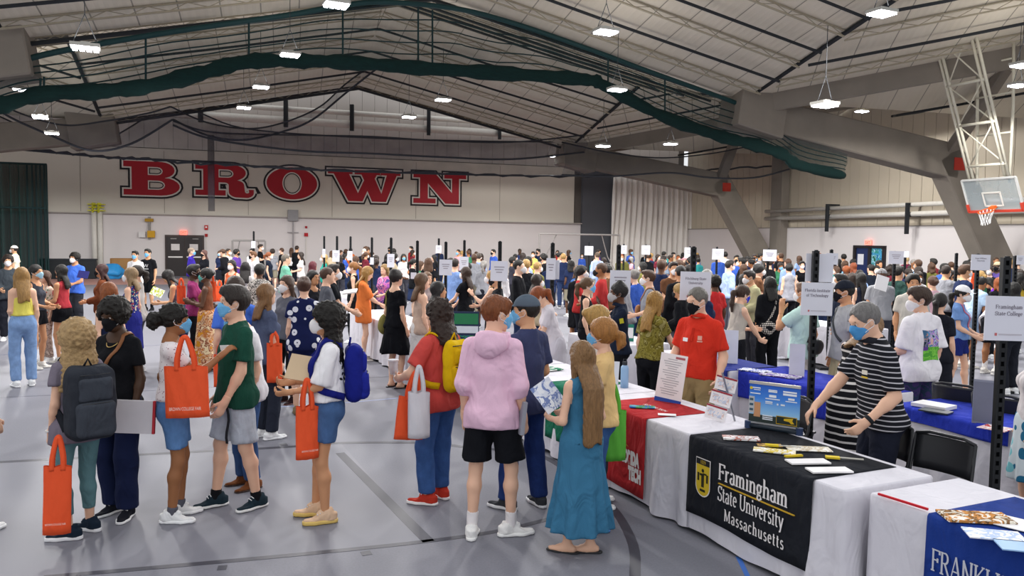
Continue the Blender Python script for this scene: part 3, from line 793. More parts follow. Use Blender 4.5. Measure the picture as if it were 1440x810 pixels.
def floor_strip(pxs, w, col, name='floor_line', z=.002):
    P = [at_z(x, y, 0) for x, y in pxs]; Q = []
    P = np.array(P); t = np.linspace(0, len(P) - 1, (len(P) - 1) * 6 + 1)
    # smooth through the measured points
    i = np.clip(t.astype(int), 0, len(P) - 2); f = (t - i)[:, None]
    p0 = P[np.maximum(i - 1, 0)]; p1 = P[i]; p2 = P[i + 1]; p3 = P[np.minimum(i + 2, len(P) - 1)]
    C = .5 * (2*p1 + (p2 - p0)*f + (2*p0 - 5*p1 + 4*p2 - p3)*f*f + (3*p1 - p0 - 3*p2 + p3)*f**3) if len(P) > 2 else p1 + (p2 - p1) * f
    m = MB(); m.ribbon(C + (0, 0, z - .0015), w, (0, 0, 1), .0015)
    o = m.build(name, mat(col, rough=.5, var=.12, scale=3), fl); o.matrix_parent_inverse = Matrix(fl.matrix_world).inverted(); return o
fl_inv = None
floor_strip([(-60, 654), (0, 650), (206, 639), (399, 629), (480, 623), (602, 623), (655, 629), (715, 634), (770, 645), (849, 702), (887, 757), (893, 812), (885, 880)], .075, '44444d')
floor_strip([(478, 637), (603, 762)], .09, '40404a')
floor_strip([(60, 812), (300, 791), (480, 774), (602, 761), (700, 747), (780, 728)], .06, '44444d')
floor_strip([(-30, 560), (215, 549), (420, 537), (700, 520)], .06, '6a6a74')
floor_strip([(-30, 500), (60, 496), (240, 484)], .06, '6d6f80')
floor_strip([(900, 494), (1000, 499)], .09, 'd9d9dc'); floor_strip([(905, 478), (965, 481)], .06, 'c4c4c8')
floor_strip([(250, 575), (420, 571), (560, 560)], .04, '8a94b8')
floor_strip([(306, 799), (319, 798)], .075, '4c4c54', 'floor_tick'); floor_strip([(508, 779), (522, 777)], .075, '4c4c54', 'floor_tick'); floor_strip([(394, 626), (404, 625)], .09, '4c4c54', 'floor_tick')
floor_strip([(1038, 783), (1052, 812)], .035, '3f6fc0', 'floor_tape')
tr = MB(); tr.box((0, 0, .001), (70, 5.0, .003)); t_ = tr.build('running_track', mat('b98d84', rough=.6, var=.1, scale=2)); st(t_); frame(t_, UX, VX, ZX, W0 - VX * 5.5 + UX * 8); 
# darker court apron in front of the tables
ap = MB(); A_ = [at_z(*p, 0) for p in ((-40, 651), (206, 639), (399, 629), (480, 624), (603, 762), (480, 774), (300, 791), (40, 814), (-60, 822))]
ap.add([a + (0, 0, .001) for a in A_], [tuple(range(len(A_)))]); o = ap.build('court_zone', mat('7b7b84', rough=.55, var=.08, scale=1.0, bump=.1, bscale=300), fl); o.matrix_parent_inverse = Matrix(fl.matrix_world).inverted()

# far wall: lower painted blocks, cream band that carries the letters, panels above
def wall_box(name, mid, half, z0, z1, th, m, parent=None):
    o = MB().box((0, 0, 0), (half * 2, th, z1 - z0)).build(name, m); frame(o, UX, VX, ZX, mid + ZX * (z0 + z1) / 2 + VX * th / 2)
    if parent: mw = o.matrix_world.copy(); o.parent = parent; o.matrix_parent_inverse = parent.matrix_world.inverted(); o.matrix_world = mw
    return o
sC = (CORNER - W0) @ UX                                # corner along the wall
wl = -42.0
mid = W0 + UX * (wl + sC) / 2; half = (sC - wl) / 2
wall_far = st(wall_box('wall_far', mid, half, 0, 3.25, .35, m_wall))
def keep(o, parent):
    mw = o.matrix_world.copy(); o.parent = parent; o.matrix_parent_inverse = parent.matrix_world.inverted(); return o
keep(wall_box('wall_band', mid - UX * 4.0, half - 4.0, 3.29, 6.75, .30, m_cream), wall_far)
keep(wall_box('wall_joint', mid, half, 3.0, 13.0, .1, mat('6a645f')), wall_far).matrix_world.translation += Vector((VX * .3).tolist())
pm = mesh_from('wall_panel', MB().box((0, 0, 0), (.70, .1, 5.6)).V, [(0,3,2,1),(4,5,6,7),(0,1,5,4),(1,2,6,5),(2,3,7,6),(3,0,4,7)])
for i in range(int((sC - wl) / .715)):
    o = obj('wall_panel', pm, m_upper); frame(o, UX, VX, ZX, W0 + UX * (wl + .36 + i * .715) + VX * .16 + ZX * 9.6); keep(o, wall_far)
o = wall_box('wall_ledge', mid, half, 3.24, 3.30, .40, mat('a9a29c')); frame(o, UX, VX, ZX, mid - VX * .03 + ZX * 3.27); keep(o, wall_far)
# seams between the cream sheets
for i in range(7):
    p = on_wall(113 + i * 118, 262); s_ = (p - W0) @ UX
    o = MB().box((0, 0, 0), (.02, .02, 3.3)).build('wall_seam', mat('8d867c')); frame(o, UX, VX, ZX, W0 + UX * s_ + ZX * 5.0 - VX * .004); keep(o, wall_far)
# right wall
rl = 42.0
def rbox(name, t0, t1, z0, z1, th, m, off=0.0):
    """t metres from the far corner towards the camera"""
    o = MB().box((0, 0, 0), (th, t1 - t0, z1 - z0)).build(name, m); frame(o, UX, VX, ZX, CORNER - VX * (t0 + t1) / 2 + UX * (th / 2 - off) + ZX * (z0 + z1) / 2); return o
wall_right = st(rbox('wall_right', 0, rl, 0, 3.05, .35, m_wall))
keep(rbox('wall_back_sheet', 0, rl, 3.0, 11.5, .1, mat('6e6862'), off=-.3), wall_right)
pm2 = mesh_from('wall_panel_right', MB().box((0, 0, 0), (.1, .60, 8.4)).V, [(0,3,2,1),(4,5,6,7),(0,1,5,4),(1,2,6,5),(2,3,7,6),(3,0,4,7)])
for i in range(60):
    o = obj('wall_panel', pm2, m_upper2); frame(o, UX, VX, ZX, CORNER - VX * (.31 + i * .62) + UX * .16 + ZX * 7.27); keep(o, wall_right)
keep(rbox('wall_ledge', 0, rl, 3.03, 3.07, .4, mat('8d8680'), off=.04), wall_right)
# roof deck
def deck_mat():
    m, nt, b = _new('deck'); L = nt.links.new; b.inputs['Roughness'].default_value = .6
    tc = N(nt, 'ShaderNodeTexCoord'); sp = N(nt, 'ShaderNodeSeparateXYZ'); L(tc.outputs['Object'], sp.inputs[0])
    def per(src, p, duty):
        d = N(nt, 'ShaderNodeMath', operation='DIVIDE'); L(src, d.inputs[0]); d.inputs[1].default_value = p
        f = N(nt, 'ShaderNodeMath', operation='FRACT'); L(d.outputs[0], f.inputs[0])
        g = N(nt, 'ShaderNodeMath', operation='LESS_THAN'); L(f.outputs[0], g.inputs[0]); g.inputs[1].default_value = duty; return f.outputs[0], g.outputs[0]
    f1, g1 = per(sp.outputs[0], .20, .5); f2, g2 = per(sp.outputs[0], 1.0, .035)
    nz = N(nt, 'ShaderNodeTexNoise', i_Scale=.5); L(tc.outputs['Object'], nz.inputs['Vector'])
    c = N(nt, 'ShaderNodeMix', data_type='RGBA'); c.inputs[6].default_value = hx('c9bfac'); c.inputs[7].default_value = hx('dad2c2'); L(nz.outputs[0], c.inputs[0])
    c2 = N(nt, 'ShaderNodeMix', data_type='RGBA'); L(c.outputs[2], c2.inputs[6]); c2.inputs[7].default_value = hx('8f897c'); L(g2, c2.inputs[0]); L(c2.outputs[2], b.inputs['Base Color'])
    pp = N(nt, 'ShaderNodeMath', operation='PINGPONG'); L(sp.outputs[0], pp.inputs[0]); pp.inputs[1].default_value = .10
    bp = N(nt, 'ShaderNodeBump', i_Strength=.4, i_Distance=.2); L(pp.outputs[0], bp.inputs['Height']); L(bp.outputs[0], b.inputs['Normal']); return m
m_deck = deck_mat(); m_joist = mat('a39a86', rough=.6); m_dark = mat('23262a', rough=.6); m_pipe = mat('d6d2ca', rough=.5)
roof = st(empty('ceiling', (0, 0, 0)))
def facet(pts, along, purlins=5, joist=True):
    """one roof plane; pts outline, along = direction of its purlins"""
    P = np.array(pts); x = np.array(along, float); x /= np.linalg.norm(x)
    n = np.cross(P[1] - P[0], P[2] - P[0]); n /= np.linalg.norm(n)
    if n[2] > 0: n = -n
    y = np.cross(n, x); y /= np.linalg.norm(y)
    Lc = np.stack([(P - P[0]) @ x, (P - P[0]) @ y, (P - P[0]) @ n], 1); k = len(P)
    V = np.concatenate([Lc, Lc + (0, 0, -.12)]); Fc = [tuple(range(k)), tuple(range(2*k - 1, k - 1, -1))] + [(i, (i+1) % k, k + (i+1) % k, k + i) for i in range(k)]
    o = obj('roof_deck', mesh_from('roof_deck', V, Fc), m_deck); frame(o, x, y, n, P[0]); keep(o, roof)
    # purlins: clip lines y = const against the outline
    ys = np.linspace(Lc[:, 1].min(), Lc[:, 1].max(), purlins + 2)[1:-1]
    for j, yy in enumerate(ys):
        xs = []
        for i in range(k):
            a, b = Lc[i], Lc[(i+1) % k]
            if (a[1] - yy) * (b[1] - yy) < 0: t = (yy - a[1]) / (b[1] - a[1]); xs.append(a[0] + t * (b[0] - a[0]))
        if len(xs) < 2: continue
        x0, x1 = min(xs) + .05, max(xs) - .05
        if x1 - x0 < 1: continue
        m = MB(); pt = lambda u_, z_: P[0] + x * u_ + y * yy + n * z_
        if joist and j % 2 == 0:
            m.bar(pt(x0, .03), pt(x1, .03), .05, .03, n); m.bar(pt(x0, .22), pt(x1, .22), .05, .035, n)
            nn = int((x1 - x0) / .45)
            for q in range(nn):
                a, b = x0 + (x1 - x0) * q / nn, x0 + (x1 - x0) * (q + 1) / nn
                m.bar(pt(a, .04 if q % 2 else .21), pt(b, .21 if q % 2 else .04), .016, .016, n)
            keep(m.build('roof_joist', m_joist), roof)
        else:
            m.tube([pt(x0, .22), pt((x0 + x1) / 2, .25), pt(x1, .22)], .045, 6); keep(m.build('sprinkler_pipe', m_dark), roof)
for k in (1, 0):
    for side in (1, -1):
        # right half of the roof, mirrored for the left half
        def pos(kk, uu, zz):     # uu metres inboard of the right-hand node line
            u_ = uu if side == 1 else SPAN - uu
            return B1 + VX * BAY * kk - UX * (12.3 + u_) + ZX * zz
        CZ = NZ + RISE * SPAN / 2; PZ = NZ + 1.9; CRZ = PZ + RISE * SPAN / 2
        if k <= 1:
            for sg in (.5, -.5):
                Nn, Cc, Pp, Cr = pos(k, 0, NZ), pos(k, SPAN/2, CZ), pos(k + sg, 0, PZ), pos(k + sg, SPAN/2, CRZ)
                Ap = pos(k + sg, -12.3, PZ + .6)
                facet([Nn, Cc, Cr, Pp], Cc - Nn, 7)
                facet([Nn, Pp, Ap], Ap - Nn, 4)
                facet([Nn, Ap, pos(k, -12.3, NZ + .2)], Ap - Nn, 1, False)
# tie bars along valleys and folds
def rod(a, b, r, name, m): return keep(MB().tube([a, (a + b) / 2, b], r, 6).build(name, m), roof)
for k in (1, 0):
    for sg in (.5, -.5):
        rod(node(k) + ZX*.02, B1 + VX * BAY * (k + sg) - UX * 12.3 + ZX * (NZ + 1.9 - .12), .07, 'fold_pipe', m_dark)
        Lp = node(k) - UX * SPAN; rod(Lp + ZX*.02, B1 + VX * BAY * (k + sg) - UX * (12.3 + SPAN) + ZX * (NZ + 1.9 - .12), .07, 'fold_pipe', m_dark)
    rod(node(k) - ZX * .15, node(k) - UX * SPAN / 2 + ZX * (RISE * SPAN / 2 - .15), .06, 'valley_pipe', m_dark)
    rod(node(k) - UX * SPAN - ZX * .15, node(k) - UX * SPAN / 2 + ZX * (RISE * SPAN / 2 - .15), .06, 'valley_pipe', m_dark)
# concrete frames
def concrete_leg(foot, name, sgn=1, lab=''):
    r = empty(name, foot); D = UX * sgn
    K = foot - D * 3.6 + ZX * 5.25; Nd = foot - D * 12.3 + ZX * (NZ - .35)
    prof = []
    def seg(a, b, w0, d0, w1, d1, nm):
        a = np.asarray(a, float) - foot; b = np.asarray(b, float) - foot; t = (b - a) / np.linalg.norm(b - a); n_ = np.cross(VX, t); n_ /= np.linalg.norm(n_); V = []
        for p, w_, d_ in ((a, w0, d0), (b, w1, d1)):
            for s1, s2 in ((-1, -1), (1, -1), (1, 1), (-1, 1)): V.append(p + VX * s1 * w_ / 2 + n_ * s2 * d_ / 2)
        o = obj(nm, mesh_from(nm, V, [(0,1,2,3)[::-1], (4,5,6,7), (0,1,5,4), (1,2,6,5), (2,3,7,6), (3,0,4,7)]), m_conc, r); return bevel(o, .04, 1)
    seg(foot + ZX * -.0, K + (K - foot) * .06, .75, 1.3, .75, 1.15, 'lower_leg')
    seg(K - (Nd - K) * .03, Nd, .75, 1.25, .75, 1.0, 'upper_beam')
    seg(Nd + D * 1.2 - ZX * .15, Nd - D * .55 + ZX * .1, 1.25, 1.5, 1.25, 1.25, 'bracket')
    mk = Vector((K - foot + ZX * -.1 - VX * .385 + D * .2).tolist())
    o = MB().box((0, 0, 0), (.5, .02, .45)).build('red_marker', mat('b4382c'), r); frame(o, UX, VX, ZX, foot + np.array(mk))
    o.matrix_parent_inverse = Matrix.Identity(4); o.location = mk
    # edge beams and braces
    for sg in (.5, -.5):
        Ap = foot + VX * BAY * sg + ZX * (NZ + 2.2) - UX * 0
        if sgn == 1: seg(Nd + ZX * .25, Ap, .5, .8, .5, .7, 'edge_beam')
    if sgn == 1: seg(K + ZX * .2, K - VX * 3.6 + ZX * 3.4 - D * 1.0, .45, .6, .4, .5, 'brace')
    st(r); r['label'] = lab; return r
concrete_leg(LEGS[0], 'column', 1, 'far leaning concrete leg with red marker beside the white drape')
concrete_leg(LEGS[1], 'column', 1, 'near leaning concrete leg with red marker behind the basketball hoop')
concrete_leg(LEGS[2], 'column', 1, 'leaning concrete leg of the next bay')
for k in (1, 0):
    concrete_leg(B1 + VX * BAY * k - UX * (SPAN + 24.6), 'column', -1, 'leaning concrete leg of the left side of the hall')
# column behind the far leg, and pipes along the right wall
o = rbox('trim_1', (CORNER - LEGS[0]) @ VX + .2, (CORNER - LEGS[0]) @ VX + 1.1, 0, 10.5, .5, mat('8a8279', rough=.9, var=.15, scale=1), off=.45); st(o)
for zz, rr in ((3.55, .11), (3.95, .10)):
    m = MB(); m.tube([CORNER - VX * t - UX * .45 + ZX * zz for t in ((CORNER - LEGS[0]) @ VX - .2, 22, 30)], rr, 10); o = m.build('wall_pipe', m_pipe, None, True); tag(o, 'cream pipe running along the right wall, %s of the pair' % ('lower' if zz < 3.7 else 'upper'), 'pipe', 'pipes along the right wall')
    if zz < 3.7:
        for px in (1168, 1281):
            p = on_right(px, 300, .45); m = MB(); m.bar(p + ZX * .45 - UX * .2, p - ZX * .9 - UX * .2, .14, .14); m.bar(p + ZX * .4 - UX * .25, p + ZX * .4 + UX * .5, .1, .1); m.bar(p - ZX * .1 - UX * .25, p - ZX * .1 + UX * .5, .1, .1); q = m.build('bracket', m_dark); keep(q, o)
# long duct pipes high on the far wall
for i_, (dz, rr) in enumerate(((0, .22), (.62, .15))):
    m = MB(); a, b = on_wall(60, 152, .6), on_wall(800, 186, .6); zc = 8.55 + dz; a[2] = zc; b[2] = zc; m.tube([a - UX * 6, (a + b) / 2, b], rr, 10)
    o = m.build('duct_pipe', m_pipe, None, True); tag(o, 'long white pipe high on the far wall, %s of the pair' % ('lower' if i_ == 0 else 'upper'), 'pipe', 'pipes high on the far wall')
    if i_ == 0:
        for px in (174, 282, 402, 495, 603, 703):
            p = on_wall(px, 160, .9); p[2] = 8.75; m = MB(); m.bar(p + ZX * .85, p - ZX * .6, .22, .2); keep(m.build('bracket', m_dark), o)
# dark pad, white drape, black pad at the end of the far wall
def wall_slab(px0, px1, z0, z1, th, m, name, off=.0):
    a, b = on_wall(px0, 340, off), on_wall(px1, 340, off); a[2] = b[2] = 0; L_ = np.linalg.norm(b - a)
    o = MB().box((0, 0, 0), (L_, th, z1 - z0)).build(name, m); frame(o, UX, VX, ZX, (a + b) / 2 + ZX * (z0 + z1) / 2 - VX * th / 2); return o
o = wall_slab(816, 858, 0, 6.6, .25, mat('54565c', rough=.7, var=.1, scale=1), 'wall_pad'); tag(o, 'tall dark grey pad on the wall beside the white drape', 'wall pad')
o = wall_slab(965, 974, 0, 6.0, .3, mat('34383a', rough=.7), 'wall_pad'); tag(o, 'narrow black pad in the corner beside the white drape', 'wall pad')
a, b = on_wall(856, 340, .5), on_wall(972, 340, .5); a[2] = b[2] = 0; G = []
for zz in np.linspace(0, 6.35, 14):
    row = []
    for t in np.linspace(0, 1, 140):
        sq = 1 - .06 * (zz / 6.35); p = a + (b - a) * (.5 + (t - .5) * sq) + ZX * zz - VX * (.10 + .10 * math.sin(t * 95 + .8 * math.sin(zz)) + .05 * math.sin(t * 37 + zz * .4)); row.append(p)
    G.append(row)
o = MB().sheet(np.array(G)).build('drape', mat('f0ece6', rough=.9, var=.03), None, True); solidify(o, .02); tag(o, 'tall white drape hanging in folds beside the far corner', 'drape')
# ------------------------------------------------------------------ high-bay lamps
m_lamp = mat('9a9890', rough=.5); m_glow = mat('ffffff', emit='f4f6ff', estr=14.0)
LAMPS = [((473, 8), 'above the middle of the hall, largest in view'), ((120, 69), 'beside the near left concrete bracket'), ((408, 78), 'above the green net bundle over the wall letters'),
         ((852, 46), 'under the roof deck left of the near concrete bracket'), ((1240, 20), 'under the roof fold left of the hoop mast'), ((367, 123), 'below the green net bundle, second row over the letters'),
         ((343, 152), 'over the first wall letters, third row'), ((575, 165), 'over the last wall letters, lower of the pair'), ((623, 141), 'over the last wall letters, upper of the pair'),
         ((868, 127), 'behind the green net right of the roof peak'), ((1160, 149), 'below the near concrete bracket'), ((1212, 157), 'on wires in front of the right wall siding'),
         ((848, 206), 'in front of the far concrete bracket'), ((775, 220), 'near the far end of the grey net'), ((943, 203), 'between the two leaning concrete legs, farther'),
         ((1060, 184), 'between the two leaning concrete legs, nearer'), ((30, 127), 'at the far left under the green net bundle'), ((57, 166), 'below the far left concrete bracket, upper'), ((73, 188), 'below the far left concrete bracket, lower'),
         ((1437, 93), 'at the right edge above the hoop, upper'), ((1432, 121), 'at the right edge above the hoop, lower')]
_lm = {}
def lamp_proto():
    h = MB(); h.box((0, 0, .05), (.46, .36, .06)); h.box((0, 0, .09), (.14, .14, .06)); _lm['h'] = mesh_from('housing', h.V, h.F)
    l = MB(); l.box((0, 0, 0), (.075, .32, .03)); _lm['l'] = mesh_from('lens', l.V, l.F)
    w = MB(); w.tube([(-.2, 0, .08), (0, 0, .6), (0, 0, 1.6)], .008, 5); w.tube([(.2, 0, .08), (0, 0, .6)], .008, 5); _lm['w'] = mesh_from('wires', w.V, w.F)
lamp_proto()
ld = bpy.data.lights.new('lamp_light', 'SPOT'); ld.spot_size = math.radians(172); ld.spot_blend = .12; ld.shadow_soft_size = .22; ld.energy = LAMP_DOWN; ld.color = (1.0, .985, .965)
lu = bpy.data.lights.new('lamp_uplight', 'AREA'); lu.size = .7; lu.energy = LAMP_UP; lu.color = (1.0, .96, .9)
def add_lamp(p, lab):
    r = empty('ceiling_lamp', p, TH + .1); tag(r, 'bright four-panel high-bay lamp ' + lab, 'lamp', 'high-bay lamps')
    obj('housing', _lm['h'], m_lamp, r); obj('suspension', _lm['w'], m_dark, r)
    for i in range(4): obj('lens', _lm['l'], m_glow, r, loc=(-.165 + .11 * i, 0, 0))
    a = bpy.data.objects.new('lamp_light', ld); COL.objects.link(a); a.parent = r; a.location = (0, 0, -.12)
    b = bpy.data.objects.new('lamp_uplight', lu); COL.objects.link(b); b.parent = r; b.location = (0, 0, .18); b.rotation_euler = (PI, 0, 0)
LZ = 6.5
for (px, py), lab in LAMPS: add_lamp(at_z(px, py, {1212: 7.5, 1160: 5.0, 120: 5.4, 848: 5.6, 57: 5.9, 868: 6.2, 943: 5.9, 73: 5.7}.get(px, LZ)), lab)
# ------------------------------------------------------------------ lettering
def arc(cx, cy, rx, ry, a0, a1, n=10): return [(cx + rx * math.cos(math.radians(a0 + (a1 - a0) * i / n)), cy + ry * math.sin(math.radians(a0 + (a1 - a0) * i / n))) for i in range(n + 1)]
# heavy slab letters, cap height 1: outer outline and holes
SLAB = {
 'B': (1.55, [(0, 0), (0, .17), (.22, .17), (.22, .83), (0, .83), (0, 1)] + [(.9, 1)] + arc(1.0, .755, .40, .245, 85, -50, 8) + [(1.12, .52)] + arc(1.02, .27, .52, .27, 65, -90, 9) ,
       [[(.66, .60), (.66, .84)] + arc(.92, .72, .15, .12, 90, -90, 6), [(.66, .17), (.66, .44)] + arc(.95, .305, .18, .135, 90, -90, 6)]),
 'R': (1.72, [(0, 0), (0, .17), (.22, .17), (.22, .83), (0, .83), (0, 1), (.95, 1)] + arc(1.05, .745, .40, .255, 80, -55, 8) + [(1.20, .50)] + arc(1.18, .34, .22, .16, 75, 0, 5) + [(1.42, .15)] + arc(1.485, .15, .065, .06, 180, 330, 5) + [(1.53, .21), (1.68, .21), (1.68, .10)] + arc(1.45, .10, .23, .16, 0, -100, 7) + arc(1.25, .12, .30, .18, -110, -180, 5) + [(.95, .34)] + arc(.83, .34, .12, .08, 0, 90, 4) + [(.66, .42), (.66, .17), (.86, .17), (.86, 0)],
       [[(.66, .58), (.66, .84)] + arc(.93, .71, .16, .13, 90, -90, 6)]),
 'O': (1.55, arc(.78, .5, .78, .53, 0, 355, 40), [arc(.78, .5, .30, .37, 0, 350, 28)]),
 'W': (2.05, [(0, 1), (0, .86), (.17, .86), (.60, 0), (1.02, 0), (1.16, .34), (1.30, 0), (1.72, 0), (2.04, .86), (2.16, .86), (2.16, 1), (1.56, 1), (1.56, .86), (1.74, .86), (1.58, .26), (1.38, .74), (1.44, .86), (1.54, .86), (1.54, 1), (.78, 1), (.78, .86), (.98, .86), (1.06, .68), (.88, .26), (.62, .86), (.72, .86), (.72, 1)], []),
 'N': (1.60, [(0, 0), (0, .16), (.20, .16), (.20, .84), (0, .84), (0, 1), (.66, 1), (1.18, .36), (1.18, .84), (.94, .84), (.94, 1), (1.62, 1), (1.62, .84), (1.40, .84), (1.40, 0), (.98, 0), (.44, .66), (.44, .16), (.68, .16), (.68, 0)], []),
}
def orient(c, ccw):
    a = sum(c[i][0] * c[(i+1) % len(c)][1] - c[(i+1) % len(c)][0] * c[i][1] for i in range(len(c))); return c if (a > 0) == ccw else c[::-1]
def offset_loop(c, d):
    """grow a counter-clockwise loop by d (holes given clockwise shrink)"""
    P = np.array(c); n = len(P); out = []
    for i in range(n):
        a = P[i] - P[i-1]; b = P[(i+1) % n] - P[i]; a /= np.linalg.norm(a) + 1e-9; b /= np.linalg.norm(b) + 1e-9
        na = np.array([a[1], -a[0]]); nb = np.array([b[1], -b[0]]); m = na + nb; m /= np.linalg.norm(m) + 1e-9
        out.append(P[i] + m * d / max(m @ na, .45))
    return out
def fill(loops, z, m):
    L3 = [[Vector((x, y, 0)) for x, y in l] for l in loops]; tri = tessellate_polygon(L3); P = [(x, y, z) for l in loops for x, y in l]
    m.add(P, [t if (P[t[1]][0]-P[t[0]][0])*(P[t[2]][1]-P[t[0]][1])-(P[t[1]][1]-P[t[0]][1])*(P[t[2]][0]-P[t[0]][0]) > 0 else t[::-1] for t in tri])
def band(loop, d0, d1, z, m):
    A, Bq = offset_loop(loop, d0), offset_loop(loop, d1); n = len(A)
    m.add([(x, y, z) for x, y in A] + [(x, y, z) for x, y in Bq], [(i, (i+1) % n, n + (i+1) % n, n + i) for i in range(n)])
m_red = mat('a5202c', rough=.6, var=.06, scale=1); m_ink = mat('1e1d20', rough=.6); m_wht = mat('d8d4cc', rough=.7)
SPANS = {'B': (171, 256, 231, 277), 'R': (272, 360, 236, 281), 'O': (372, 449, 239, 284), 'W': (458, 566, 241, 288), 'N': (578, 658, 247, 290)}
for ch, (x0, x1, yt, yb) in SPANS.items():
    w_, outer, holes = SLAB[ch]; outer = orient(outer, True); holes = [orient(h_, False) for h_ in holes]
    xs = [p[0] for p in outer]; ys = [p[1] for p in outer]
    a, b = on_wall(x0 + 3, yb - 2), on_wall(x1 - 3, yb - 2); hgt = on_wall(x0 + 3, yt + 1)[2] - a[2]; hgt = 1.78; a[2] = 4.28
    sx = ((b - a) @ UX) / (max(xs) - min(xs)); sy = hgt / (max(ys) - min(ys))
    r = empty('wall_letter', a - VX * .01); frame(r, UX, ZX, -VX, a - VX * .012); tag(r, 'large red slab letter %s with white and black outline on the far wall' % ch, 'letter', 'red letters on the far wall')
    sc = lambda l: [((x - min(xs)) * sx, (y - min(ys)) * sy) for x, y in l]
    O_, H_ = sc(outer), [sc(h_) for h_ in holes]
    m = MB(); fill([O_] + H_, .012, m); m.build('letter_face', m_red, r)
    m = MB(); band(O_, 0, .075, .009, m); [band(h_, 0, .06, .009, m) for h_ in H_]; m.build('white_border', m_wht, r)
    m = MB(); band(O_, .07, .17, .006, m); [band(h_, .055, .11, .006, m) for h_ in H_]; m.build('black_border', m_ink, r)

